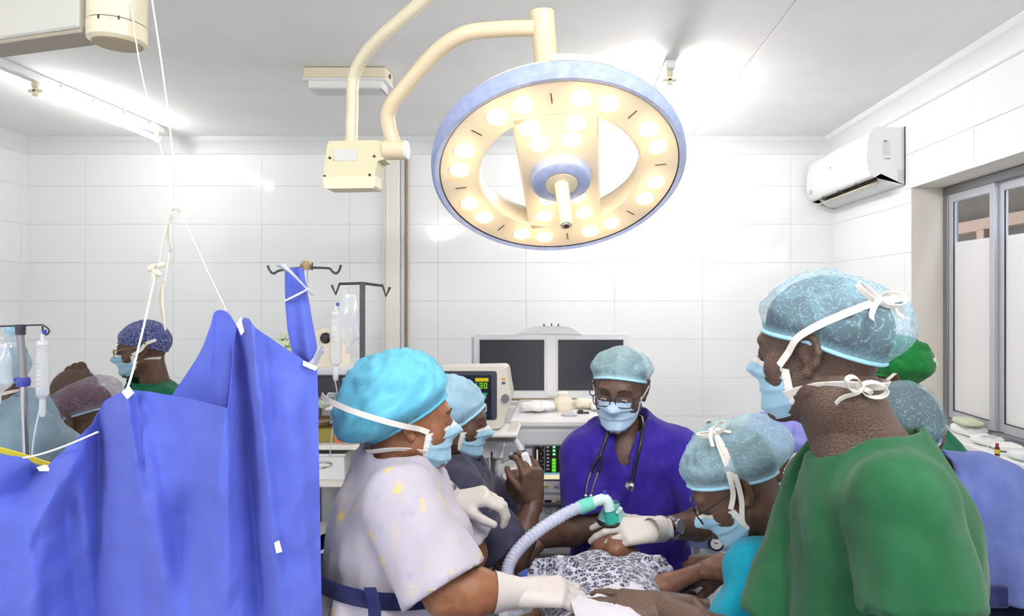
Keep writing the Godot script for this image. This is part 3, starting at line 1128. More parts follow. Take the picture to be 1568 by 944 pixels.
func build_surgical_lamp() -> void:
	var C := P(858.4, 270.15, 1.86391)
	var n := Vector3(sin(LAMP_YAW) * cos(LAMP_TILT), -sin(LAMP_TILT), cos(LAMP_YAW) * cos(LAMP_TILT))
	var u := Vector3.UP.cross(n).normalized()
	var v := n.cross(u)
	var o := base("surgical_lamp", C)
	tag(o, "round surgical lamp with a blue rim, lit bulbs and cream arms above the table", "surgical lamp")
	# lathe frame: its axis points away from the lit face
	var L := Basis(u, -n, u.cross(-n))
	var b := MB.new()
	# ring face with its inner lip and the housing behind it
	b.lathe([Vector2(0.232, 0.06), Vector2(0.229, 0.03), Vector2(0.230, 0.004), Vector2(0.235, 0.0), Vector2(0.336, 0.0), Vector2(0.340, 0.004)], C, L, 96)
	# centre bar between the two openings (its axis is 11.7 degrees from the lamp's own up)
	var ba := deg_to_rad(101.7)
	var bv := u * cos(ba) + v * sin(ba)
	var bu := bv.cross(n)
	var bb := Basis(bu, bv, n)
	b.box(C - n * 0.026, Vector3(0.226, 0.468, 0.052), bb, 0.006)
	put("face", b, M.lamp_face, o)
	b = MB.new()
	b.lathe([Vector2(0.340, -0.002), Vector2(0.352, -0.006), Vector2(0.361, 0.004), Vector2(0.363, 0.028), Vector2(0.360, 0.046), Vector2(0.350, 0.052)], C, L, 96)
	put("bumper_rim", b, M.blue_rim, o)
	b = MB.new()
	b.lathe([Vector2(0.350, 0.05), Vector2(0.346, 0.068), Vector2(0.325, 0.085), Vector2(0.28, 0.09), Vector2(0.242, 0.08), Vector2(0.232, 0.06)], C, L, 96)
	b.box(C - n * 0.070, Vector3(0.222, 0.50, 0.04), bb, 0.012)
	put("housing", b, M.lamp_shell, o)
	# raised cream pads on the back edge
	for a in [88.0, 275.0]:
		b = MB.new()
		var r := deg_to_rad(a)
		var w := u * cos(r) + v * sin(r)
		var tan_ := u * -sin(r) + v * cos(r)
		for k in 9:
			var rr := r + (k - 4) * 0.05
			var w2 := u * cos(rr) + v * sin(rr)
			var t2 := u * -sin(rr) + v * cos(rr)
			b.box(C + w2 * 0.352 - n * 0.060, Vector3(0.0185, 0.016, 0.022), Basis(t2, w2, t2.cross(w2)), 0.0)
		put("rim_pad", b, M.lamp_shell, o)
	# seam marks between the bulb sectors
	for k in 8:
		b = MB.new()
		var r := deg_to_rad(57.5 + 45.0 * k)
		var w := u * cos(r) + v * sin(r)
		b.box(C + w * 0.287 + n * 0.0006, Vector3(0.032, 0.0022, 0.0012), Basis(w, n.cross(w), n))
		put("seam", b, M.dark_steel, o)
	# bulbs: sixteen round the ring in pairs, eight on the bar
	var spots := []
	for k in 8:
		for s in [-1.0, 1.0]:
			var r := deg_to_rad(80.0 + 45.0 * k + s * 7.6)
			spots.append(u * cos(r) * 0.285 + v * sin(r) * 0.285)
	for q in [[121.0, 0.205], [121.0, 0.144], [86.3, 0.203], [86.3, 0.142], [-103.0, 0.104], [-55.5, 0.104], [-98.3, 0.181], [-58.7, 0.187]]:
		var r: float = deg_to_rad(q[0])
		spots.append((u * cos(r) + v * sin(r)) * q[1])
	var one := MB.new()
	one.lathe([Vector2(0, -0.0075), Vector2(0.012, -0.007), Vector2(0.021, -0.0045), Vector2(0.026, 0.0)], Vector3.ZERO, Basis(), 24)
	var bm := one.mesh()
	bm.surface_set_material(0, M.bulb)
	var ring := MB.new()
	ring.lathe([Vector2(0.0255, -0.002), Vector2(0.0285, -0.003), Vector2(0.031, 0.0)], Vector3.ZERO, Basis(), 24)
	var rm := ring.mesh()
	rm.surface_set_material(0, M.lamp_face)
	for w: Vector3 in spots:
		var x := share("bulb", bm, o, Transform3D(L, w + n * 0.0004))
		share("bezel", rm, x, Transform3D())
		var l := OmniLight3D.new()
		l.name = "bulb_light"
		l.light_color = Color(1.0, 0.86, 0.66)
		l.light_energy = BULB_LIGHT
		l.light_size = 0.02
		l.omni_range = 8.0
		l.omni_attenuation = 2.0
		l.shadow_enabled = true
		o.add_child(l, true)
		l.position = w + n * 0.036
	# hub and sterile handle
	b = MB.new()
	b.lathe([Vector2(0, -0.034), Vector2(0.044, -0.034), Vector2(0.048, -0.030)], C, L, 40)
	put("hub_plate", b, M.cream, o)
	b = MB.new()
	b.lathe([Vector2(0.047, -0.030), Vector2(0.052, -0.034), Vector2(0.074, -0.032), Vector2(0.083, -0.026), Vector2(0.086, -0.016), Vector2(0.086, 0.0)], C, L, 48)
	put("hub_ring", b, M.blue_rim, o)
	b = MB.new()
	b.lathe([Vector2(0.0, -0.18), Vector2(0.008, -0.18), Vector2(0.010, -0.176), Vector2(0.0165, -0.178), Vector2(0.018, -0.172), Vector2(0.019, -0.11), Vector2(0.021, -0.034)], C, L, 24)
	put("handle", b, M.cream, o)
	b = MB.new()
	b.lathe([Vector2(0.0, -0.1806), Vector2(0.0085, -0.1806), Vector2(0.0085, -0.178)], C, L, 16)
	put("handle_bore", b, M.timber, o)
	# pivot column over the head, arms and balance box
	var top := P(830, 18, 1.80)
	var bot := P(836.5, 100, 1.835)
	var bot2 := P(838, 122, 1.84)
	var ax := (bot - top).normalized()
	b = MB.new()
	var cb := Basis(u, ax, u.cross(ax).normalized()).orthonormalized()
	b.tube([top - ax * 0.004, top, bot], [0.030, 0.0335, 0.0335], 28)
	put("pivot_column", b, M.lamp_arm, o)
	b = MB.new()
	b.tube([top - ax * 0.0065, top - ax * 0.003], [0.026, 0.030], 28)
	put("column_cap", b, M.cream_dark, o)
	b = MB.new()
	b.tube([bot + ax * 0.002, bot + ax * 0.006], 0.0345, 28)
	put("column_seal", b, M.dark_steel, o)
	b = MB.new()
	b.tube([bot + ax * 0.006, bot2, C - n * 0.07 + v * 0.12], [0.027, 0.027, 0.03], 24)
	put("yoke", b, M.lamp_arm, o)
	b = MB.new()
	b.tube(curve([P(820, 43, 1.80), P(760, 45, 1.82), P(712, 52, 1.84), P(670, 78, 1.88), P(625, 128, 1.94), P(600, 160, 1.97), P(594, 185, 1.99), P(604, 222, 2.0)], 6), 0.022, 18)
	put("spring_arm", b, M.lamp_arm, o)
	b = MB.new()
	b.tube([P(589, 230, 2.0), P(621, 230, 2.0)], 0.030, 28)
	put("arm_joint", b, M.lamp_arm, o)
	b = MB.new()
	b.tube([P(621, 230, 2.0), P(624.5, 230, 2.0)], [0.030, 0.027], 28)
	put("joint_cap", b, M.white_plastic, o)
	b = MB.new()
	b.tube(curve([P(538, 220, 2.03), P(539.5, 165, 2.03), P(541, 122, 2.03), P(553, 92, 2.0), P(582, 58, 1.95), P(640, 8, 1.87), P(700, -45, 1.79), P(765, -105, 1.72), P(800, -160, 1.69), P(806, -204, 1.69)], 6), 0.0185, 18)
	b.lathe([Vector2(0.0, -0.05), Vector2(0.06, -0.05), Vector2(0.075, -0.03), Vector2(0.08, -0.001), Vector2(0, -0.001)], Vector3(P(806, -204, 1.69).x, HIGH, -1.69), Basis(), 32)
	put("ceiling_arm", b, M.lamp_arm2, o)
	# balance box: an upright plate with a heavier lower lip
	b = MB.new()
	var front := 1.985
	var outl := [[501, 222], [503.5, 216], [577, 214.5], [587, 217], [588, 244], [578, 247], [574, 268], [575, 272], [574.5, 285], [572, 288], [499, 289], [497, 287], [493, 275], [494, 270], [498, 247]]
	var fr := PackedVector3Array()
	for q in outl:
		fr.append(P(q[0], q[1], front))
	extrude(b, fr, Vector3(0, 0, -0.075))
	put("balance_box", b, M.box_cream, o)
	b = MB.new()
	var lip := PackedVector3Array()
	for q in [[494, 271], [574.5, 270], [574.5, 285], [572, 288], [499, 289], [496, 286]]:
		lip.append(P(q[0], q[1], front - 0.004))
	extrude(b, lip, Vector3(0, 0, -0.06))
	put("box_lip", b, M.lamp_arm, o)
	for q in [[505, 242], [573, 239.5], [497, 270], [566, 268]]:
		b = MB.new()
		b.lathe([Vector2(0.0, 0.004), Vector2(0.0035, 0.0035), Vector2(0.0045, 0.0)], P(q[0], q[1], front), Basis(Vector3(1, 0, 0), Vector3(0, 0, 1), Vector3(0, -1, 0)), 10)
		put("screw", b, M.dark_steel, o)
	b = MB.new()
	b.box(P(528.5, 237, front - 0.0008), Vector3(0.070, 0.036, 0.0016), Basis(Vector3(0, 0, 1), 0.03))
	var lab := put("label_plate", b, M.label_silver, o)
	print_line(P(520, 230, front), [0.020, 0.012, 0.010, 0.003, 0.010], 0.003, M.steel, lab)
	print_line(P(523, 234.5, front), [0.006, 0.004, 0.026], 0.003, M.dark_grey, lab)
	print_line(P(530, 243.5, front), [0.004, 0.003, 0.008, 0.002, 0.010, 0.002, 0.012, 0.003, 0.008], 0.0035, M.grey_plastic, lab)
	print_line(P(511, 245, front), [0.003], 0.006, M.black, lab)

# closed flat outline pushed back by depth
func extrude(b: MB, outline: PackedVector3Array, depth: Vector3) -> void:
	var flat := PackedVector2Array()
	for p in outline:
		flat.append(Vector2(p.x, p.y))
	var ids := Geometry2D.triangulate_polygon(flat)
	for k in range(0, ids.size(), 3):
		var p0 := outline[ids[k]]
		var p1 := outline[ids[k + 1]]
		var p2 := outline[ids[k + 2]]
		if (p1 - p0).cross(p2 - p0).z < 0:
			var tmp := p1
			p1 = p2
			p2 = tmp
		b.tri(p0, p1, p2)
		b.tri(p0 + depth, p2 + depth, p1 + depth)
	var cw := Geometry2D.is_polygon_clockwise(flat)
	for k in outline.size():
		var a := outline[k]
		var c := outline[(k + 1) % outline.size()]
		if cw:
			b.quad(a, c, c + depth, a + depth)
		else:
			b.quad(c, a, a + depth, c + depth)

# Catmull-Rom through the points
func curve(pts: Array, sub := 6) -> Array:
	var out := []
	for i in pts.size() - 1:
		var p0 = pts[maxi(i - 1, 0)]
		var p1 = pts[i]
		var p2 = pts[i + 1]
		var p3 = pts[mini(i + 2, pts.size() - 1)]
		for k in sub:
			var t := float(k) / sub
			out.append(p1.cubic_interpolate(p2, p0, p3, t))
	out.append(pts[pts.size() - 1])
	return out

# ---------------------------------------------------------------- heads: +z is the face, +y the crown, +x the person's left
var head_mb: MB
var head_slim: MB
var hands := {}
var cap_cache := {}
var mask_cache := {}

func smin(a: float, b: float, k: float) -> float:
	var e := maxf(k - absf(a - b), 0.0)
	return minf(a, b) - e * e * 0.25 / k

func dell(p: Vector3, c: Vector3, r: Vector3) -> float:
	var q := (p - c) / r
	var k0 := q.length()
	if k0 < 0.02:
		return -0.05
	return k0 * (k0 - 1.0) / maxf((q / r).length(), 1e-6)

# the skull and face without small features: what caps, masks and straps lie on
func hsdf(p: Vector3) -> float:
	p.x = absf(p.x)
	var d := dell(p, Vector3(0, 0.028, -0.015), Vector3(0.075, 0.089, 0.098))
	d = smin(d, dell(p, Vector3(0, -0.038, 0.028), Vector3(0.060, 0.080, 0.064)), 0.03)
	d = smin(d, (p - Vector3(0, -0.093, 0.062)).length() - 0.026, 0.03)
	d = smin(d, (p - Vector3(0, -0.030, 0.100)).length() - 0.016, 0.015)
	d = smin(d, dell(p, Vector3(0, -0.11, -0.035), Vector3(0.058, 0.09, 0.058)), 0.03)
	return d

func on_head(dir: Vector3, from := Vector3(0, 0, -0.01)) -> float:
	var t := 0.24
	for k in 14:
		var d := hsdf(from + dir * t)
		if d < 0.0005:
			break
		t -= d * 0.9
	return t

func sph(az: float, el: float) -> Vector3:
	return Vector3(sin(az) * cos(el), sin(el), cos(az) * cos(el))

func make_head() -> void:
	var f := Field.new(Vector3(-0.10, -0.20, -0.13), Vector3(0.10, 0.135, 0.13), 0.0036)
	var I := Basis()
	f.ell(Vector3(0, 0.028, -0.015), I, Vector3(0.074, 0.089, 0.097), 0.02)
	f.ell(Vector3(0, -0.038, 0.028), I, Vector3(0.058, 0.080, 0.062), 0.03)
	for s in [-1.0, 1.0]:
		f.cap(Vector3(0.052 * s, -0.055, 0.0), Vector3(0.012 * s, -0.097, 0.066), 0.017, 0.017, 0.02)
		f.ell(Vector3(0.038 * s, -0.030, 0.050), I, Vector3(0.024, 0.024, 0.019), 0.03)
	f.ell(Vector3(0, -0.097, 0.069), I, Vector3(0.022, 0.018, 0.020), 0.02)
	f.cap(Vector3(-0.034, 0.020, 0.076), Vector3(0.034, 0.020, 0.076), 0.013, 0.013, 0.018)
	for s in [-1.0, 1.0]:
		f.ell(Vector3(0.032 * s, 0.000, 0.098), I, Vector3(0.019, 0.011, 0.012), 0.014, true)
		f.ell(Vector3(0.031 * s, 0.000, 0.076), I, Vector3(0.0155, 0.0125, 0.0135), 0.004)
	# nose and lips
	f.cap(Vector3(0, 0.006, 0.084), Vector3(0, -0.030, 0.100), 0.008, 0.0125, 0.012)
	f.ell(Vector3(0, -0.034, 0.102), I, Vector3(0.014, 0.011, 0.012), 0.008)
	for s in [-1.0, 1.0]:
		f.ell(Vector3(0.014 * s, -0.038, 0.092), I, Vector3(0.010, 0.008, 0.011), 0.006)
	f.cap(Vector3(-0.018, -0.063, 0.084), Vector3(0.018, -0.063, 0.084), 0.009, 0.009, 0.008)
	f.cap(Vector3(-0.016, -0.075, 0.082), Vector3(0.016, -0.075, 0.082), 0.009, 0.009, 0.006)
	# neck stub
	f.cap(Vector3(0, -0.07, -0.030), Vector3(0, -0.19, -0.045), 0.054, 0.056, 0.03)
	# ears: helix, lobe and bowl
	for s in [-1.0, 1.0]:
		var pts := [Vector3(0.070, 0.000, 0.004), Vector3(0.077, 0.022, 0.000), Vector3(0.082, 0.031, -0.012), Vector3(0.085, 0.024, -0.025), Vector3(0.084, 0.004, -0.029), Vector3(0.080, -0.016, -0.022), Vector3(0.074, -0.032, -0.010)]
		for k in 6:
			var p: Vector3 = pts[k]
			var q: Vector3 = pts[k + 1]
			f.cap(Vector3(p.x * s, p.y, p.z), Vector3(q.x * s, q.y, q.z), 0.0052, 0.0052, 0.004)
		f.ell(Vector3(0.073 * s, 0.002, -0.012), Basis(Vector3.UP, -0.35 * s), Vector3(0.007, 0.027, 0.019), 0.006)
		f.ell(Vector3(0.0745 * s, -0.030, -0.006), I, Vector3(0.006, 0.009, 0.008), 0.006)
		f.ell(Vector3(0.0835 * s, -0.002, -0.008), I, Vector3(0.008, 0.013, 0.009), 0.004, true)
	head_mb = MB.new()
	f.to(head_mb)

# ---------------------------------------------------------------- hands: wrist at 0, fingers +x, back of the hand +y, thumb +z (left hand)
func hand(curl: Array, thumb: float, spread: float, key: String) -> MB:
	if hands.has(key):
		return hands[key]
	var f := Field.new(Vector3(-0.035, -0.10, -0.075), Vector3(0.21, 0.055, 0.12), 0.0031)
	f.cap(Vector3(-0.03, 0, 0), Vector3(0.012, 0, 0), 0.026, 0.027, 0.01, false, false, Vector3.UP, 1.3)
	var zs := [0.029, 0.010, -0.010, -0.028]
	var ls := [[0.043, 0.026, 0.022], [0.047, 0.030, 0.023], [0.044, 0.028, 0.022], [0.034, 0.021, 0.019]]
	for i in 4:
		var z: float = zs[i]
		var kn := Vector3(0.090 - 0.006 * absf(i - 1.2), 0.004, z)
		f.cap(Vector3(0.008, 0, z * 0.62), kn, 0.0145, 0.0122, 0.016)
		var a: float = curl[i]
		var dz := z / 0.03 * spread
		var p := kn
		var ang := 0.0
		var r := 0.0098 if i < 3 else 0.0085
		for j in 3:
			ang += a * [0.75, 1.0, 0.7][j]
			var dir := Vector3(cos(ang), -sin(ang), dz * (1.0 if j == 0 else 0.6)).normalized()
			var q: Vector3 = p + dir * ls[i][j]
			f.cap(p, q, r, r - 0.0008, 0.0035)
			r -= 0.0008
			p = q
	# thumb leaves the side of the palm near its base
	f.cap(Vector3(0.018, -0.006, 0.018), Vector3(0.050, -0.012, 0.040), 0.0165, 0.0135, 0.014)
	var td := Vector3(0.70, -0.25 - thumb * 0.35, 0.60 - thumb * 0.45).normalized()
	var t0 := Vector3(0.050, -0.012, 0.040)
	var t1 := t0 + td * 0.036
	var td2 := Vector3(0.85, -0.30 - thumb * 0.5, 0.30 - thumb * 0.55).normalized()
	f.cap(t0, t1, 0.0125, 0.011, 0.006)
	f.cap(t1, t1 + td2 * 0.027, 0.011, 0.009, 0.004)
	var mb := MB.new()
	f.to(mb)
	hands[key] = mb
	return mb

func hand_at(wrist: Vector3, fingers: Vector3, back: Vector3, left: bool) -> Transform3D:
	var x := fingers.normalized()
	var y := (back - x * back.dot(x)).normalized()
	var z := x.cross(y)
	return Transform3D(Basis(x, y, z if left else -z), wrist)

# ---------------------------------------------------------------- caps
# st: front / side / back height of the rim in degrees, puff of front, side, back, top, wrinkles, seed
func cap_shape(key: String, st: Dictionary) -> Array:
	if cap_cache.has(key):
		return cap_cache[key]
	var nt := 30
	var na := 72
	var nz := FastNoiseLite.new()
	nz.seed = st.seed
	nz.frequency = st.get("freq", 9.0)
	nz.fractal_type = FastNoiseLite.FRACTAL_RIDGED
	nz.fractal_octaves = 3
	var n2 := FastNoiseLite.new()
	n2.seed = st.seed + 3
	n2.frequency = 4.0
	var g := PackedVector3Array()
	var hair := PackedVector3Array()
	var rim := []
	for i in nt + 1:
		var t := float(i) / nt
		for j in na + 1:
			var az := TAU * j / na
			var c := cos(az)
			var el0: float = (lerpf(st.side, st.front, c) if c > 0 else lerpf(st.side, st.back, -c))
			var el := deg_to_rad(lerpf(el0, 90.0, pow(t, 0.9)))
			var tilt := Basis(Vector3.RIGHT, -0.28 * t * t)
			var dir := tilt * sph(az, el)
			var r := on_head(dir)
			var lowpuff: float = (lerpf(st.p_side, st.p_front, c) if c > 0 else lerpf(st.p_side, st.p_back, -c))
			var puff: float = lerpf(lowpuff, st.p_top, smoothstep(0.25, 0.85, t))
			var grow := smoothstep(0.0, 0.22, t)
			var pin := 0.0
			if st.has("pin"):   # a strap tied over the cap, drawing it in
				pass
			var w: float = st.wr * (nz.get_noise_3dv(dir * 0.35) - 0.2) + st.wr * 1.3 * n2.get_noise_3dv(dir * 0.3)
			var pleat: float = st.get("pleat", 0.0018) * sin(az * 22.0 + 2.0 * n2.get_noise_2d(az * 2.0, 3.0)) * exp(-t / 0.14)
			var hr := 0.0015 + 0.006 * smoothstep(0.05, 0.3, t)
			var p := dir * (r + maxf(0.004 + puff * grow + w * grow + pleat, hr + 0.0025)) + Vector3(0, 0, -0.01)
			p.y -= st.get("sag", 0.0) * maxf(0.0, -c) * exp(-pow((t - 0.16) / 0.13, 2.0))
			g.append(p)
			hair.append(dir * (r + 0.0015 + 0.006 * smoothstep(0.05, 0.3, t)) + Vector3(0, 0, -0.01))
			if i == 0 and j < na:
				rim.append(p)
	var mb := MB.new()
	mb.grid(g, nt + 1, na + 1, false, false, false)
	for i in nt + 1:
		for j in na + 1:
			mb.uv[i * (na + 1) + j] = Vector2(float(j) / na * 2.0, float(i) / nt)
	var hb := MB.new()
	hb.grid(hair, nt + 1, na + 1, false, false, false)
	rim.append(rim[0])
	rim.append(rim[1])
	var bb := MB.new()
	bb.tube(rim, 0.0036, 8, false)
	cap_cache[key] = [mb.mesh(), hb.mesh(), bb.mesh()]
	return cap_cache[key]

# ---------------------------------------------------------------- surgical mask: front cloth, white binding
func mask_shape(key: String) -> Array:
	if mask_cache.has(key):
		return mask_cache[key]
	var nr := 26
	var nc := 33
	var wide := deg_to_rad(64.0)
	var R := PackedFloat32Array()
	var Y := PackedFloat32Array()
	for i in nr:
		var t := float(i) / (nr - 1)
		for j in nc:
			var s := 2.0 * j / (nc - 1) - 1.0
			var yt := -0.006 - 0.020 * absf(s)
			var yb := -0.116 + 0.034 * s * s
			var y := lerpf(yt, yb, t)
			Y.append(y)
			var az := s * wide
			R.append(on_head(Vector3(sin(az), 0, cos(az)), Vector3(0, maxf(y, -0.104), -0.01)))
	for pass_ in 10:
		var N := R.duplicate()
		for i in nr:
			for j in range(1, nc - 1):
				var a := (R[maxi(i - 1, 0) * nc + j] + R[mini(i + 1, nr - 1) * nc + j] + R[i * nc + j - 1] + R[i * nc + j + 1]) * 0.25
				N[i * nc + j] = maxf(R[i * nc + j], a)
		R = N
	var g := PackedVector3Array()
	for i in nr:
		var t := float(i) / (nr - 1)
		for j in nc:
			var s := 2.0 * j / (nc - 1) - 1.0
			var az := s * wide
			var fade := 1.0 - pow(absf(s), 3.0)
			var saw := fposmod(t * 3.4 + 0.1, 1.0)
			var r := R[i * nc + j] + 0.005 + fade * (0.0045 * saw * saw * (1.0 if t > 0.1 and t < 0.93 else 0.0)) + 0.0012 * sin(s * 21.0 + t * 5.0) * fade
			if t > 0.9:
				r -= (t - 0.9) * 0.10
			g.append(Vector3(sin(az) * r, Y[i * nc + j], cos(az) * r - 0.01))
	var mb := MB.new()
	mb.sheet(g, nr, nc, 0.0015, false)
	var bind := MB.new()
	for col in [0, nc - 3]:
		var e := PackedVector3Array()
		for i in nr:
			for k in 3:
				var p := g[i * nc + col + k]
				e.append(p + Vector3(p.x, 0, p.z + 0.01).normalized() * 0.0012)
		bind.sheet(e, nr, 3, 0.003, false)
	var e2 := PackedVector3Array()
	for i in 3:
		for j in nc:
			var p := g[i * nc + j]
			e2.append(p + Vector3(p.x, 0, p.z + 0.01).normalized() * 0.0010)
	bind.sheet(e2, 3, nc, 0.0025, false)
	mask_cache[key] = [mb.mesh(), bind.mesh()]
	return mask_cache[key]

# a tape lying on the head: stops are [azimuth, elevation, clearance] (degrees, metres)
func tape(stops: Array, w: float, sub := 7) -> MB:
	var vs := []
	for q in stops:
		vs.append(Vector3(q[0], q[1], q[2]))
	var pts := []
	var nrm := []
	for q: Vector3 in curve(vs, sub):
		var dir := sph(deg_to_rad(q.x), deg_to_rad(q.y))
		pts.append(dir * (on_head(dir) + q.z) + Vector3(0, 0, -0.01))
		nrm.append(dir)
	var sides := []
	for i in pts.size():
		var t: Vector3 = (pts[mini(i + 1, pts.size() - 1)] - pts[maxi(i - 1, 0)]).normalized()
		sides.append(t.cross(nrm[i]).normalized())
	var mb := MB.new()
	mb.ribbon(pts, sides, w, 0.0016)
	return mb

# a bow of tape at a spot on the head
func bow(az: float, el: float, off: float, size: float) -> MB:
	var mb := MB.new()
	var dir := sph(deg_to_rad(az), deg_to_rad(el))
	var c := dir * (on_head(dir) + off) + Vector3(0, 0, -0.01)
	var e1 := dir.cross(Vector3.UP).normalized()
	var e2 := e1.cross(dir)
	mb.ball(c + dir * 0.003, Vector3.ONE * 0.007, Basis(), 10, 8)
	for s in [-1.0, 1.0]:
		var pts := []
		var sides := []
		for k in 15:
			var a := TAU * k / 14.0
			var q := Vector2((1.0 - cos(a)) * 0.5 * 1.0, sin(a) * 0.32)
			pts.append(c + (e1 * s * (q.x * 0.9) + e2 * (q.y * 0.9 + q.x * 0.5 * (1.0 if s > 0 else -0.25))) * size + dir * (0.004 + 0.010 * q.x))
			sides.append(dir)
		mb.ribbon(pts, sides, 0.009, 0.0014)
		var tail := []
		var ts := []
		for k in 8:
			var u := k / 7.0
			tail.append(c + (e1 * s * u * 0.75 - e2 * u * u * 0.7) * size + dir * (0.006 + 0.006 * sin(u * 5.0)))
			ts.append(e2 * 0.8 + e1 * 0.6 * s)
		mb.ribbon(tail, ts, 0.008, 0.0014)
	return mb

func glasses_shape() -> Array:
	var fr := MB.new()
	var ln := MB.new()
	for s in [-1.0, 1.0]:
		var loop := []
		for k in 25:
			var a := TAU * k / 24.0
			var x := 0.026 * signf(cos(a)) * pow(absf(cos(a)), 0.6)
			var y := 0.018 * signf(sin(a)) * pow(absf(sin(a)), 0.6)
			loop.append(Vector3(0.034 * s + x, -0.004 + y, 0.106 - 0.006 * absf(x + 0.034 * s) / 0.06))
		fr.tube(loop, 0.0017, 8, false)
		var fan := PackedVector3Array()
		for rr in [0.05, 1.0]:
			for k in 25:
				var c0 := Vector3(0.034 * s, -0.004, 0.1045)
				fan.append(c0 + (loop[k] - c0) * rr)
		ln.grid(fan, 2, 25, false, false, true)
		fr.tube(curve([Vector3(0.060 * s, 0.006, 0.100), Vector3(0.074 * s, 0.008, 0.085), Vector3(0.081 * s, 0.010, 0.04), Vector3(0.083 * s, 0.012, -0.005), Vector3(0.080 * s, -0.004, -0.028)], 5), 0.0018, 8)
	fr.tube([Vector3(-0.009, 0.002, 0.108), Vector3(0, 0.005, 0.112), Vector3(0.009, 0.002, 0.108)], 0.0016, 8)
	return [fr, ln]

# ---------------------------------------------------------------- people
func turn(yaw: float, pitch := 0.0, roll := 0.0) -> Basis:
	return Basis(Vector3.UP, deg_to_rad(yaw)) * Basis(Vector3.RIGHT, deg_to_rad(pitch)) * Basis(Vector3(0, 0, 1), deg_to_rad(roll))

func bend(sh: Vector3, wr: Vector3, hint: Vector3, la: float, lb: float) -> Vector3:
	var d := wr - sh
	var l := minf(d.length(), (la + lb) * 0.999)
	var a := (la * la - lb * lb + l * l) / (2.0 * l)
	var hh := sqrt(maxf(la * la - a * a, 0.0))
	var ax := d.normalized()
	var h2 := (hint - ax * hint.dot(ax)).normalized()
	return sh + ax * a + h2 * hh

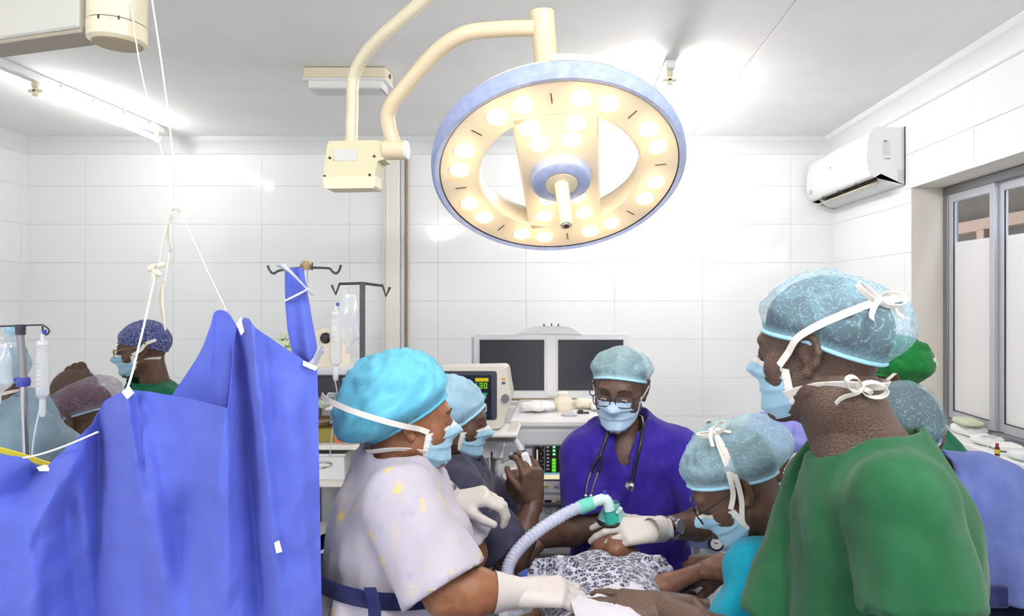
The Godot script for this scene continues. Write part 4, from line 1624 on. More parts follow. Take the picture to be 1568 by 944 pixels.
func dress(s: Dictionary) -> Node3D:
	var hp: Vector3 = s.head
	var hb: Basis = turn(s.yaw, s.get("pitch", 0.0), s.get("roll", 0.0))
	var sc: float = s.get("size", 1.0)
	var HT := Transform3D(hb.scaled_local(Vector3.ONE * sc), hp)
	var pel: Vector3 = s.pelvis
	var tb := Basis(Vector3.UP, deg_to_rad(s.torso))
	var nb: Vector3 = s.get("neck", hp + hb * Vector3(0, -0.185, -0.045) * sc)
	var up := (nb - pel).normalized()
	var left := (tb.x - up * tb.x.dot(up)).normalized()
	var fwd := left.cross(up)
	var wide: float = s.get("wide", 1.0)
	var deep: float = s.get("deep", 1.0)
	var half: float = s.get("shoulder", 0.165) * wide
	var SB := Basis(left, up, fwd)
	var root := base("person", Vector3(pel.x, 0, pel.z))
	tag(root, s.label, "person", s.get("group", ""))
	var sh := {}
	for side in ["l", "r"]:
		var sg := 1.0 if side == "l" else -1.0
		sh[side] = s.get("sh_" + side, nb + left * half * sg - up * 0.055 + fwd * s.get("round", 0.01))
	var arm := {}
	for side in ["l", "r"]:
		var sg := 1.0 if side == "l" else -1.0
		var a: Vector3 = sh[side]
		var el: Vector3 = s.get("el_" + side, a + Vector3(0, -0.27, 0) + left * 0.05 * sg - fwd * 0.03)
		var wr: Vector3 = s.get("wr_" + side, el + (Vector3(0, -0.22, 0) + fwd * 0.08))
		arm[side] = [a, el, wr]
	var feet_z := pel - fwd * 0.0
	var hips := {"l": pel + left * 0.09, "r": pel - left * 0.09}
	# ------------ body
	var lo := hp
	var hi := hp
	for p in [pel, nb, arm.l[0], arm.l[1], arm.l[2], arm.r[0], arm.r[1], arm.r[2]]:
		lo = lo.min(p)
		hi = hi.max(p)
	var pad := Vector3.ONE * 0.2
	var cell: float = s.get("cell", 0.0125)
	var B := Field.new(lo - pad, hi + pad, cell)
	var nr: float = s.get("neck_r", 0.054)
	B.cap(pel, nb - up * 0.10, 0.10, 0.10, 0.04)
	B.cap(sh.l, sh.r, 0.05, 0.05, 0.04)
	B.cap(nb - up * 0.06 + fwd * 0.01, hp + hb * Vector3(0, -0.075, -0.028) * sc, nr + 0.004, nr, 0.05)
	var skin_arms: float = s.get("arm_r", 1.0)
	for side in ["l", "r"]:
		var a: Array = arm[side]
		B.cap(a[0], a[1], 0.050 * skin_arms, 0.041 * skin_arms, 0.02)
		B.cap(a[1], a[1].lerp(a[2], 0.35), 0.041 * skin_arms, 0.042 * skin_arms, 0.02)
		B.cap(a[1].lerp(a[2], 0.35), a[2], 0.042 * skin_arms, 0.0265, 0.02)
	var bm := MB.new()
	B.to(bm)
	bm.append(head_mb, HT)
	for side in ["l", "r"]:
		if s.has("hand_" + side) and not s.get("glove_" + side, false):
			var hd: Dictionary = s["hand_" + side]
			bm.append(hand(hd.curl, hd.get("thumb", 0.3), hd.get("spread", 0.0), hd.key), hand_at(arm[side][2], hd.dir, hd.back, side == "l"))
	var legs := Field.new(Vector3(pel.x - 0.34, 0.0, pel.z - 0.34), Vector3(pel.x + 0.34, pel.y + 0.16, pel.z + 0.34), 0.024)
	var shoes := MB.new()
	for side in ["l", "r"]:
		var sg := 1.0 if side == "l" else -1.0
		var ft := Vector3(pel.x, 0.09, pel.z) + tb.x * 0.10 * sg
		var kn: Vector3 = (hips[side] + ft) * 0.5 + tb.z * 0.03
		legs.cap(hips[side], kn, 0.105, 0.080, 0.04)
		legs.cap(kn, ft + Vector3.UP * 0.02, 0.080, 0.070, 0.03)
		shoes.ball(Vector3(ft.x, 0.045, ft.z) + tb.z * 0.05, Vector3(0.05, 0.045, 0.13), tb, 14, 10)
	legs.ell(pel, SB, Vector3(0.165 * wide, 0.14, 0.13 * deep), 0.05)
	put("body", bm, s.skin, root)
	var lm := MB.new()
	legs.to(lm)
	put("trousers", lm, s.get("trousers", s.top), root)
	put("shoes", shoes, M.black, root)
	# ------------ scrub top
	var T := Field.new(lo - pad, hi + pad, cell)
	var ln := (nb - pel).length()
	var belly: float = s.get("belly", 1.0)
	T.ell(pel + up * ln * 0.70, SB, Vector3(0.178 * wide, 0.19, 0.122 * deep), 0.04)
	T.ell(pel + up * ln * 0.38 + fwd * 0.02 * belly, SB, Vector3(0.168 * wide * belly, 0.20, 0.125 * deep * belly), 0.07)
	T.ell(pel + up * ln * 0.05, SB, Vector3(0.178 * wide, 0.20, 0.135 * deep), 0.07)
	if s.get("bust", 0.0) > 0.0:
		for sg in [-1.0, 1.0]:
			T.ell(pel + up * ln * 0.66 + fwd * 0.085 * deep + left * 0.075 * sg, SB, Vector3.ONE * s.bust, 0.05)
	T.cap(sh.l, sh.r, 0.070, 0.070, 0.06)
	for side in ["l", "r"]:
		T.cap(nb + up * s.get("trap", 0.020), sh[side], nr + 0.014, 0.060, 0.05)
	var sl: float = s.get("sleeve", 0.72)
	var flare: float = s.get("flare", 0.082)
	if s.has("hem"):
		T.below(s.hem)
	var wn := FastNoiseLite.new()
	wn.seed = int(s.get("seed", 5))
	wn.frequency = 1.0
	wn.fractal_octaves = 2
	T.wrinkle(wn, Basis(left * 7.0, up * 2.4, fwd * 7.0).transposed(), s.get("fold", 0.012))
	var w2 := FastNoiseLite.new()
	w2.seed = int(s.get("seed", 5)) + 40
	w2.frequency = 1.0
	w2.fractal_type = FastNoiseLite.FRACTAL_RIDGED
	w2.fractal_octaves = 2
	T.wrinkle(w2, Basis((left + up * 0.5).normalized() * 9.0, (up - left * 0.5).normalized() * 3.0, fwd * 6.0).transposed(), s.get("fold", 0.012) * 0.5)
	# the sleeves are made apart, so that they keep a crease at the armhole and a crisp hem
	var S := Field.new(lo - pad, hi + pad, cell)
	var wa := FastNoiseLite.new()
	wa.seed = int(s.get("seed", 5)) + 80
	wa.frequency = 1.0
	wa.fractal_octaves = 2
	for side in ["l", "r"]:
		var a: Array = arm[side]
		var d: Vector3 = (a[1] - a[0]).normalized()
		S.cap(a[0] - d * 0.004, a[0].lerp(a[1], sl) + d * 0.03, 0.072 * s.get("sleeve_r", 1.0), flare, 0.0)
	S.wrinkle(wa, Basis(left * 8.0, up * 5.0, fwd * 8.0).transposed(), s.get("fold", 0.012) * 0.8)
	for side in ["l", "r"]:
		var a: Array = arm[side]
		var d: Vector3 = (a[1] - a[0]).normalized()
		var e: Vector3 = a[0].lerp(a[1], sl)
		S.trim(e, d, flare * 1.8)
		S.cap(e - d * 0.012, e + d * 0.08, flare * 0.68, flare * 0.84, 0.0, false, true)
	T.join(S, s.get("sleeve_k", 0.016))
	# neck opening, with a V in front
	T.cap(nb + up * s.get("collar", -0.01) + fwd * 0.012, hp + hb * Vector3(0, -0.05, -0.02), nr + 0.016, nr + 0.024, 0.014, false, true)
	var vd: float = s.get("vneck", 0.10)
	T.cap(nb + fwd * 0.050 * deep + up * 0.025, nb + fwd * (0.150 * deep) - up * (vd + 0.02), s.get("v_r", 0.042) + 0.010, 0.004, 0.010, false, true)
	var tm := MB.new()
	T.to(tm)
	put("scrub_top", tm, s.top, root)
	# ------------ what the head wears
	if s.has("cap"):
		var cs := cap_shape(s.cap, CAPS[s.cap])
		if s.has("hair"):
			share("hair", cs[1], root, Transform3D(HT.basis, HT.origin - root.position), s.hair)
		var cp := share("cap", cs[0], root, Transform3D(HT.basis, HT.origin - root.position), s.cap_mat)
		share("rim_band", cs[2], cp, Transform3D(), s.get("rim_mat", s.cap_mat))
	for q in s.get("tapes", []):
		var mb: MB = tape(q[0], q[1])
		var x := put("mask_tape", mb, M.tape, root, true)
		x.transform = Transform3D(HT.basis, HT.origin - root.position)
	for q in s.get("bows", []):
		var x := put("tape_bow", bow(q[0], q[1], q[2], q[3]), M.tape, root, true)
		x.transform = Transform3D(HT.basis, HT.origin - root.position)
	if s.get("mask", true):
		var ms := mask_shape("pleated")
		var mk := share("face_mask", ms[0], root, Transform3D(HT.basis, HT.origin - root.position), s.get("mask_mat", M.mask))
		share("binding", ms[1], mk, Transform3D(), s.get("bind_mat", M.tape))
	if s.get("eyes", false):
		for sg in [-1.0, 1.0]:
			var e := MB.new()
			e.ball(Vector3(0.031 * sg, -0.0045, 0.0772), Vector3(0.0125, 0.0092, 0.0128), Basis(), 16, 12)
			var ey := put("eye", e, M.eye_white, root, true)
			ey.transform = Transform3D(HT.basis, HT.origin - root.position)
			var ir := MB.new()
			ir.ball(Vector3(0.031 * sg - 0.001, -0.0085, 0.0862), Vector3(0.0062, 0.0050, 0.0042), Basis(), 12, 8)
			put("iris", ir, M.black, ey, true)
			var bw := MB.new()
			bw.tube(curve([Vector3(0.012 * sg, 0.020, 0.0905), Vector3(0.030 * sg, 0.026, 0.0875), Vector3(0.050 * sg, 0.019, 0.0755)], 5), [0.0022, 0.0026, 0.003, 0.003, 0.003, 0.003, 0.003, 0.003, 0.0028, 0.0022, 0.0014], 8, true, 1.6)
			var eb := put("eyebrow", bw, M.hair, root, true)
			eb.transform = Transform3D(HT.basis, HT.origin - root.position)
	if s.has("glasses"):
		var gs := glasses_shape()
		var gl := put("glasses", gs[0], s.glasses, root, true)
		gl.transform = Transform3D(HT.basis, HT.origin - root.position)
		put("lens", gs[1], M.lens, gl, true)
	for side in ["l", "r"]:
		if s.get("glove_" + side, false):
			var hd: Dictionary = s["hand_" + side]
			var gb := MB.new()
			gb.append(hand(hd.curl, hd.get("thumb", 0.3), hd.get("spread", 0.0), hd.key), hand_at(arm[side][2], hd.dir, hd.back, side == "l").scaled_local(Vector3.ONE * 1.06))
			var d: Vector3 = (arm[side][1] - arm[side][2]).normalized()
			var w: Vector3 = arm[side][2]
			var cf := []
			var rr := []
			for k in 9:
				cf.append(w + d * (-0.034 + (0.022 + 0.068 * s.get("cuff", 1.0)) * k / 8.0))
				var far := maxf(0.0, (cf[k] - w).dot(d))
				var arm_here := lerpf(0.0265, 0.042 * skin_arms, clampf(far / (0.65 * (arm[side][1] - arm[side][2]).length()), 0.0, 1.0))
				rr.append(maxf(0.0288 + 0.0008 * k, arm_here + 0.0042) + 0.0008 * sin(k * 2.1))
			gb.tube(cf, rr, 22, false)
			gb.tube([w + d * (-0.012 + 0.067 * s.get("cuff", 1.0)), w + d * (-0.011 + 0.069 * s.get("cuff", 1.0))], rr[8] + 0.001, 22, false)
			put("glove", gb, M.glove, root)
	return root

var CAPS := {
	"bouffant_big": {"front": 34.0, "side": 4.0, "back": -30.0, "p_front": 0.020, "p_side": 0.042, "p_back": 0.062, "p_top": 0.045, "wr": 0.014, "seed": 11, "sag": 0.022, "freq": 7.5, "pleat": 0.0035},
	"hood": {"front": 30.0, "side": -26.0, "back": -48.0, "p_front": 0.006, "p_side": 0.024, "p_back": 0.035, "p_top": 0.012, "wr": 0.006, "seed": 21, "sag": 0.01, "freq": 7.0},
	"net_soft": {"front": 33.0, "side": 16.0, "back": -12.0, "p_front": 0.008, "p_side": 0.024, "p_back": 0.022, "p_top": 0.002, "wr": 0.006, "seed": 31},
	"net_wide": {"front": 30.0, "side": 12.0, "back": -16.0, "p_front": 0.016, "p_side": 0.026, "p_back": 0.055, "p_top": 0.016, "wr": 0.006, "seed": 41, "sag": 0.012},
	"net_tied": {"front": 22.0, "side": 14.0, "back": -12.0, "p_front": 0.016, "p_side": 0.012, "p_back": 0.034, "p_top": 0.010, "wr": 0.006, "seed": 51, "sag": 0.008},
	"net_tight": {"front": 26.0, "side": 6.0, "back": -32.0, "p_front": 0.006, "p_side": 0.010, "p_back": 0.014, "p_top": 0.010, "wr": 0.003, "seed": 61},
	"surgeon": {"front": 24.0, "side": 10.0, "back": -14.0, "p_front": 0.010, "p_side": 0.004, "p_back": 0.010, "p_top": 0.014, "wr": 0.003, "seed": 71, "pleat": 0.0006},
	"crumpled": {"front": 20.0, "side": 6.0, "back": -22.0, "p_front": 0.02, "p_side": 0.03, "p_back": 0.035, "p_top": 0.03, "wr": 0.013, "seed": 81, "freq": 8.0},
	"long": {"front": 16.0, "side": 8.0, "back": -10.0, "p_front": 0.035, "p_side": 0.024, "p_back": 0.055, "p_top": 0.008, "wr": 0.004, "seed": 91},
}

func people_materials() -> void:
	M.lens = glass(Color(0.9, 0.92, 0.95), 0.04)
	M.lens.metallic_specular = 0.12
	M.cloth_white = cloth(rgb(204, 202, 213), 0.85, 0.06, 0.02)
	M.hair = mat(rgb(24, 20, 19), 0.7)
	M.hair_stubble = mat(rgb(44, 38, 36), 0.8)
	M.hair_brown = mat(rgb(74, 52, 42), 0.75)
	M.hair_maroon = mat(rgb(92, 40, 52), 0.8)
	M.tape = mat(rgb(236, 230, 224), 0.8)
	M.tape.backlight_enabled = true
	M.tape.backlight = Color(0.3, 0.3, 0.3)
	M.mask = cloth(rgb(158, 200, 224), 0.85, 0.05, 0.03)
	M.mask_pale = cloth(rgb(176, 200, 228), 0.85, 0.05, 0.03)
	M.eye_white = mat(rgb(176, 160, 146), 0.3)
	M.glove = mat(rgb(194, 188, 186), 0.5)
	M.glove.subsurf_scatter_enabled = true
	M.glove.subsurf_scatter_strength = 0.15
	M.gauze_blue = gauze(rgb(146, 200, 224), 0.42, 0.72, 101)
	M.gauze_thin = gauze(rgb(150, 192, 212), 0.24, 0.62, 131)
	M.gauze_pale = gauze(rgb(168, 206, 220), 0.42, 0.72, 202)
	M.gauze_dim = gauze(rgb(140, 175, 190), 0.22, 0.55, 303)
	M.gauze_rim = mat(rgb(160, 212, 235), 0.7)
	M.rim_grey = mat(rgb(150, 185, 198), 0.7)
	M.cap_blue = cloth(rgb(104, 190, 222), 0.85, 0.08, 0.05)
	M.cap_blue.backlight_enabled = true
	M.cap_blue.backlight = Color(0.3, 0.3, 0.3)
	M.cap_hood = cloth(rgb(150, 188, 212), 0.85, 0.08, 0.09)
	M.cap_green = cloth(rgb(30, 120, 56), 0.85, 0.08, 0.12)
	M.cap_lavender = cloth(rgb(142, 140, 214), 0.85, 0.08, 0.05)
	M.skin_dark = skin(rgb(92, 67, 55))
	M.skin_stubble = stubble_skin(rgb(88, 66, 55))
	M.skin_mid = skin(rgb(98, 70, 58))
	M.skin_brown = skin(rgb(142, 94, 66))
	M.skin_child = skin(rgb(124, 84, 66))
	M.green = cloth(rgb(29, 83, 51), 0.8, 0.10, 0.05)
	M.green_deep = cloth(rgb(22, 104, 74), 0.8, 0.10, 0.06)
	M.violet = cloth(rgb(48, 32, 136), 0.85, 0.16, 0.07)
	M.navy = cloth(rgb(58, 58, 80), 0.85, 0.15, 0.10)
	M.navy_plain = cloth(rgb(30, 34, 78), 0.8, 0.10, 0.06)
	M.teal = cloth(rgb(22, 152, 180), 0.8, 0.10, 0.07)
	M.slate = cloth(rgb(92, 106, 166), 0.8, 0.10, 0.05)
	M.greyblue = cloth(rgb(122, 146, 162), 0.8, 0.10, 0.06)
	M.maroon = cloth(rgb(112, 22, 42), 0.8, 0.10, 0.08)
	M.dark_trousers = cloth(rgb(28, 26, 54), 0.85, 0.10, 0.05)
	M.gauze_maroon = gauze(rgb(160, 150, 170), 0.25, 0.6, 404)
	M.gauze_knot = gauze(rgb(150, 150, 130), 0.02, 0.12, 505)
	M.leopard = cloth(rgb(198, 198, 214), 0.85, 0.08, 0.02)
	M.leopard.albedo_texture = leopard_print()
	M.leopard.uv1_scale = Vector3.ONE * 6.0
	M.sheet_blue = cloth(rgb(66, 92, 190), 0.8, 0.10, 0.05)
	# white cotton printed with loose yellow and faint pink blots
	M.floral = cloth(rgb(178, 174, 188), 0.8, 0.08, 0.02)
	M.floral.albedo_texture = floral_print()
	M.floral.uv1_scale = Vector3.ONE * 2.6
	# navy cap printed with white scribbles
	M.cap_print = cloth(rgb(60, 66, 116), 0.8, 0.05, 0.05)
	M.cap_print.albedo_texture = noise_tex(0.05, 77, 256, ramp([rgb(52, 58, 108), rgb(66, 74, 128), rgb(176, 184, 214), rgb(66, 74, 128)], [0.0, 0.46, 0.56, 0.66]), FastNoiseLite.TYPE_CELLULAR, 2)
	M.cap_print.uv1_scale = Vector3.ONE * 6.0

func floral_print() -> ImageTexture:
	var n := 512
	var im := Image.create(n, n, false, Image.FORMAT_RGB8)
	im.fill(rgb(179, 175, 189))
	var g := RandomNumberGenerator.new()
	g.seed = 12
	for k in 60:
		var c := Vector2(g.randf() * n, g.randf() * n)
		var yellow := k % 3 == 0
		var col: Color = rgb(230, 200, 64) if yellow else [rgb(170, 152, 182), rgb(160, 158, 190), rgb(186, 178, 160)][k % 3]
		for q in 7:
			var a := g.randf() * TAU
			var o := c + Vector2(cos(a), sin(a)) * g.randf_range(2, 14)
			var r := g.randf_range(4, 11)
			var st: float = g.randf_range(0.45, 0.95) * (1.0 if yellow else 0.6)
			for y in range(int(o.y - r), int(o.y + r) + 1):
				for x in range(int(o.x - r), int(o.x + r) + 1):
					var d := Vector2(x, y).distance_to(o) / r
					if d < 1.0:
						var xx := posmod(x, n)
						var yy := posmod(y, n)
						im.set_pixel(xx, yy, im.get_pixel(xx, yy).lerp(col, st * (1.0 - d * d)))
	return ImageTexture.create_from_image(im)

func leopard_print() -> ImageTexture:
	var n := 512
	var im := Image.create(n, n, false, Image.FORMAT_RGB8)
	im.fill(rgb(190, 191, 208))
	var g := RandomNumberGenerator.new()
	g.seed = 4
	for k in 110:
		var c := Vector2((k % 10 + g.randf() * 0.5 + (0.5 if int(k / 10) % 2 else 0.0)) * 51.2, (int(k / 10) + g.randf() * 0.5) * 46.5)
		var r := g.randf_range(13, 18)
		var gap := g.randf() * TAU
		for q in 11:
			var a := gap + TAU * q / 11.0
			if q == 4 or q == 9:
				continue
			var o := c + Vector2(cos(a) * r, sin(a) * r * 0.85)
			var w := g.randf_range(5.0, 8.5)
			for y in range(int(o.y - w), int(o.y + w) + 1):
				for x in range(int(o.x - w), int(o.x + w) + 1):
					if Vector2(x, y).distance_to(o) < w:
						im.set_pixel(posmod(x, n), posmod(y, n), rgb(36, 34, 52))
		for y in range(int(c.y - 7), int(c.y + 8)):
			for x in range(int(c.x - 7), int(c.x + 8)):
				if Vector2(x, y).distance_to(c) < 7:
					im.set_pixel(posmod(x, n), posmod(y, n), rgb(120, 118, 138))
	return ImageTexture.create_from_image(im)

const RELAX := [0.35, 0.4, 0.45, 0.5]
const GRIP := [1.0, 1.1, 1.15, 1.2]
const FLAT := [0.10, 0.08, 0.12, 0.18]
const SPREAD := [0.32, 0.42, 0.5, 0.62]

func build_people() -> void:

	make_head()
	var tie := [
		[[[60, -14, 0.006], [88, 6, 0.012], [112, 24, 0.022], [140, 36, 0.036], [168, 38, 0.040], [180, 38, 0.040]], 0.010],
		[[[-60, -14, 0.006], [-88, 6, 0.012], [-112, 24, 0.022], [-140, 36, 0.036], [-168, 38, 0.040], [-180, 38, 0.040]], 0.010],
		[[[58, -42, 0.006], [82, -40, 0.005], [110, -36, 0.004], [140, -34, 0.004], [170, -32, 0.004], [182, -32, 0.004]], 0.010],
		[[[-58, -42, 0.006], [-82, -40, 0.005], [-110, -36, 0.004], [-140, -34, 0.004], [-170, -32, 0.004], [-182, -32, 0.004]], 0.010]]
	# big man in green, near right, seen from his left and a little behind
	dress({"label": "broad man in green scrubs at the right with a sheer blue cap and tied mask",
		"head": P(1252, 538, 1.13), "size": 1.04, "yaw": -129.0, "pitch": 3.0, "skin": M.skin_stubble, "top": M.green, "cell": 0.0095,
		"pelvis": Vector3(0.56, 0.90, -1.07), "torso": -118.0, "neck": P(1335, 668, 1.13), "neck_r": 0.072, "trap": -0.045, "collar": 0.0, "wide": 0.92, "deep": 1.22, "belly": 1.06, "shoulder": 0.19, "sleeve_k": 0.010,
		"sh_l": P(1380, 775, 0.965), "el_l": P(1418, 990, 0.91), "wr_l": P(1330, 1180, 0.90), "flare": 0.090, "sleeve": 0.76, "sleeve_r": 1.06,
		"sh_r": P(1268, 745, 1.24), "el_r": P(1185, 1030, 1.18), "wr_r": P(1012, 930, 1.37),
		"hand_r": {"key": "flat", "curl": FLAT, "thumb": 0.1, "spread": 0.30, "dir": Vector3(-1, -0.06, -0.12), "back": Vector3(0, 1, 0.55)},
		"cap": "net_tied", "cap_mat": M.gauze_thin, "rim_mat": M.gauze_rim, "hair": M.hair_stubble, "seed": 3, "fold": 0.010, "vneck": 0.13, "arm_r": 1.15, "trousers": M.green,
		"tapes": [[[[58, -12, 0.012], [70, 2, 0.010], [84, 16, 0.016], [108, 26, 0.022], [135, 32, 0.028], [150, 33, 0.034]], 0.012], [[[-58, -12, 0.007], [-70, 2, 0.008], [-84, 16, 0.016], [-120, 28, 0.024], [-150, 33, 0.034], [-205, 33, 0.034]], 0.012],
			[[[56, -40, 0.011], [80, -40, 0.008], [105, -37, 0.010], [128, -32, 0.016], [142, -30, 0.020]], 0.013], [[[-56, -40, 0.006], [-90, -40, 0.006], [-130, -34, 0.016], [-175, -30, 0.022], [-218, -30, 0.020]], 0.013]],
		"bows": [[150, 33, 0.034, 0.042], [142, -30, 0.021, 0.044]]})
	# teal, bent over the table
	dress({"label": "person in teal scrubs bending over the table with glasses, mask and sheer cap",
		"head": P(1122, 742, 1.47), "yaw": -97.0, "pitch": 36.0, "skin": M.skin_dark, "top": M.teal, "cell": 0.011,
		"pelvis": Vector3(0.74, 0.90, -1.55), "torso": -105.0, "neck": P(1212, 818, 1.52), "wide": 0.92, "trap": 0.0,
		"sh_l": P(1166, 882, 1.38), "el_l": P(1108, 1005, 1.38), "wr_l": P(1064, 934, 1.50), "flare": 0.072, "sleeve_r": 0.82, "sleeve": 0.9,
		"sh_r": P(1215, 835, 1.66), "el_r": P(1165, 935, 1.72), "wr_r": P(1112, 868, 1.64),
		"hand_r": {"key": "grip", "curl": GRIP, "thumb": 0.6, "dir": Vector3(-1, -0.2, -0.1), "back": Vector3(0.1, 0.75, 0.7)},
		"hand_l": {"key": "flat", "curl": FLAT, "thumb": 0.1, "spread": 0.30, "dir": Vector3(-1, 0.02, -0.05), "back": Vector3(0, 1, 0.45)},
		"cap": "net_wide", "cap_mat": M.gauze_pale, "rim_mat": M.gauze_rim, "hair": M.hair, "seed": 8, "fold": 0.013, "glasses": M.black,
		"tapes": [[[[60, -14, 0.006], [78, 4, 0.010], [92, 28, 0.030], [104, 52, 0.034], [120, 70, 0.034]], 0.011], [[[58, -40, 0.007], [78, -18, 0.008], [90, 6, 0.014], [100, 34, 0.034], [112, 60, 0.036]], 0.011], [[[-60, -14, 0.006], [-80, 6, 0.012], [-96, 40, 0.032], [-120, 70, 0.034]], 0.011]],
		"bows": [[112, 62, 0.034, 0.035]]})
	# anaesthetist in violet, facing the camera behind the table
	var anaes := dress({"label": "man in violet-blue scrubs facing the camera with black glasses and pale mask",
		"head": P(949, 595, 2.0), "yaw": -16.0, "pitch": 12.0, "roll": -3.0, "skin": M.skin_dark, "top": M.violet, "cell": 0.011,
		"pelvis": Vector3(0.20, 0.90, -2.10), "torso": -8.0, "neck": P(958, 664, 2.06), "wide": 0.98, "deep": 0.95,
		"sh_r": P(893, 700, 2.03), "el_r": P(905, 805, 1.99), "wr_r": P(826, 828, 2.0),
		"sh_l": P(1040, 698, 2.03), "el_l": P(1098, 800, 1.93), "wr_l": P(1008, 811, 1.745), "cuff": 0.35, "v_r": 0.034, "sleeve": 0.80, "flare": 0.088,
		"hand_l": {"key": "spread", "curl": SPREAD, "thumb": 0.2, "spread": 0.22, "dir": Vector3(-1, -0.05, 0.12), "back": Vector3(0, 0.8, 0.6)}, "glove_l": true,
		"hand_r": {"key": "relax", "curl": RELAX, "thumb": 0.3, "dir": Vector3(-1, -0.35, 0.3), "back": Vector3(0, 0.9, 0.4)},
		"cap": "net_soft", "cap_mat": M.gauze_pale, "rim_mat": M.gauze_rim, "hair": M.hair, "seed": 15, "fold": 0.014, "glasses": M.black, "eyes": true, "mask_mat": M.mask_pale, "bind_mat": M.mask_pale, "vneck": 0.075, "arm_r": 1.06,
		"tapes": [[[[60, -14, 0.005], [78, -2, 0.010], [92, 8, 0.014]], 0.004], [[[-60, -14, 0.005], [-78, -2, 0.010], [-92, 8, 0.014]], 0.004]]})
	wrist_watch(anaes)
	# woman in the printed white gown, near left
	var woman := dress({"label": "woman in a white gown with yellow blots and a big turquoise bouffant cap",
		"head": P(629, 642, 1.56), "yaw": 112.0, "pitch": 2.0, "skin": M.skin_brown, "top": M.floral, "cell": 0.0105,
		"pelvis": Vector3(-0.41, 0.88, -1.53), "torso": 112.0, "neck": P(598, 722, 1.57), "wide": 1.06, "deep": 1.16, "belly": 1.12, "bust": 0.078,
		"sh_r": P(615, 768, 1.42), "el_r": P(684, 906, 1.36), "wr_r": P(795, 908, 1.41), "sleeve": 0.95, "flare": 0.098, "sleeve_r": 1.1, "arm_r": 1.16, "sleeve_k": 0.012,
		"sh_l": P(640, 760, 1.69), "el_l": P(716, 850, 1.69), "wr_l": P(688, 770, 1.66),
		"hand_r": {"key": "pinch", "curl": [0.5, 0.55, 0.6, 0.65], "thumb": 0.5, "dir": Vector3(1, -0.08, -0.15), "back": Vector3(0, 1, 0.35)}, "glove_r": true,
		"hand_l": {"key": "hook", "curl": [0.75, 0.8, 0.85, 0.9], "thumb": 0.4, "dir": Vector3(1, 0.12, -0.1), "back": Vector3(0, 1, 0.2)}, "glove_l": true,
		"cap": "bouffant_big", "cap_mat": M.cap_blue, "rim_mat": M.cap_blue, "hair": M.hair, "seed": 22, "fold": 0.016, "eyes": true, "vneck": 0.05, "trousers": M.floral, "hem": 1.02,
		"tapes": [[[[-60, -14, 0.006], [-80, -6, 0.010], [-100, 2, 0.040], [-125, 10, 0.074], [-155, 16, 0.090], [-180, 18, 0.092]], 0.012], [[[60, -14, 0.006], [80, -6, 0.010], [100, 2, 0.030], [125, 10, 0.062], [155, 16, 0.078], [180, 18, 0.080]], 0.012],
			[[[-58, -42, 0.009], [-80, -43, 0.010], [-105, -40, 0.014], [-130, -36, 0.02], [-160, -34, 0.03]], 0.011]]})
	gown_skirt(woman)
	# navy scrubs, behind the woman
	dress({"label": "person in dark navy scrubs behind the woman, holding up a white packet",
		"head": P(697, 642, 2.02), "yaw": 96.0, "pitch": 8.0, "skin": M.skin_dark, "top": M.navy, "cell": 0.012,
		"pelvis": Vector3(-0.42, 0.86, -2.12), "torso": 100.0, "neck": P(684, 718, 2.05), "wide": 1.0, "deep": 1.1,
		"sh_r": P(700, 752, 1.90), "el_r": P(786, 862, 1.86), "wr_r": P(817, 768, 1.93), "sleeve": 0.86, "flare": 0.088,
		"sh_l": P(720, 745, 2.16), "el_l": P(775, 790, 2.28), "wr_l": P(790, 730, 2.20),
		"hand_r": {"key": "hold", "curl": [0.7, 0.75, 0.8, 0.85], "thumb": 0.5, "dir": Vector3(-0.08, 1, 0.0), "back": Vector3(0.55, 0, 0.8)},
		"cap": "hood", "cap_mat": M.cap_hood, "rim_mat": M.gauze_rim, "hair": M.hair, "seed": 27, "fold": 0.012,
		"tapes": [[[[-60, -14, 0.005], [-72, 2, 0.006], [-82, 14, 0.012]], 0.004]]})
	# behind the green man
	dress({"label": "person in slate-blue scrubs seen from behind with a grey net cap, by the window",
		"head": P(1382, 668, 1.78), "size": 1.12, "yaw": 172.0, "pitch": 18.0, "roll": 0.0, "skin": M.skin_mid, "top": M.slate, "cell": 0.0125,
		"pelvis": Vector3(1.26, 0.88, -1.80), "torso": 176.0, "neck": P(1432, 742, 1.78), "wide": 1.2, "deep": 1.2,
		"sh_r": P(1545, 812, 1.75), "el_r": P(1630, 950, 1.72), "wr_r": P(1600, 960, 1.98), "flare": 0.092, "sleeve": 0.8,
		"sh_l": P(1350, 800, 1.82), "el_l": P(1345, 940, 1.90), "hem": 0.94,
		"cap": "net_tight", "cap_mat": M.gauze_dim, "rim_mat": M.rim_grey, "hair": M.hair, "seed": 33, "fold": 0.013, "mask": false, "trousers": M.dark_trousers, "vneck": 0.06})
	dress({"label": "person with a crumpled green cap standing behind the broad man",
		"head": P(1358, 578, 2.32), "yaw": -112.0, "pitch": 8.0, "skin": M.skin_dark, "top": M.green_deep, "cell": 0.016,
		"pelvis": Vector3(1.46, 0.88, -2.22), "torso": -120.0, "neck": P(1374, 650, 2.34),
		"cap": "crumpled", "cap_mat": M.cap_green, "rim_mat": M.cap_green, "hair": M.hair, "seed": 36, "tapes": tie, "bows": [[178, -32, 0.006, 0.03], [176, 14, 0.034, 0.03]]})
	dress({"label": "person in a lavender cap and maroon scrubs leaning low behind the teal one",
		"head": P(1190, 698, 2.22), "yaw": -75.0, "pitch": 30.0, "skin": M.skin_dark, "top": M.maroon, "cell": 0.016,
		"pelvis": Vector3(0.98, 0.88, -2.86), "torso": -75.0, "neck": P(1248, 716, 2.30),
		"cap": "crumpled", "cap_mat": M.cap_lavender, "rim_mat": M.cap_lavender, "hair": M.hair, "seed": 39, "tapes": tie})
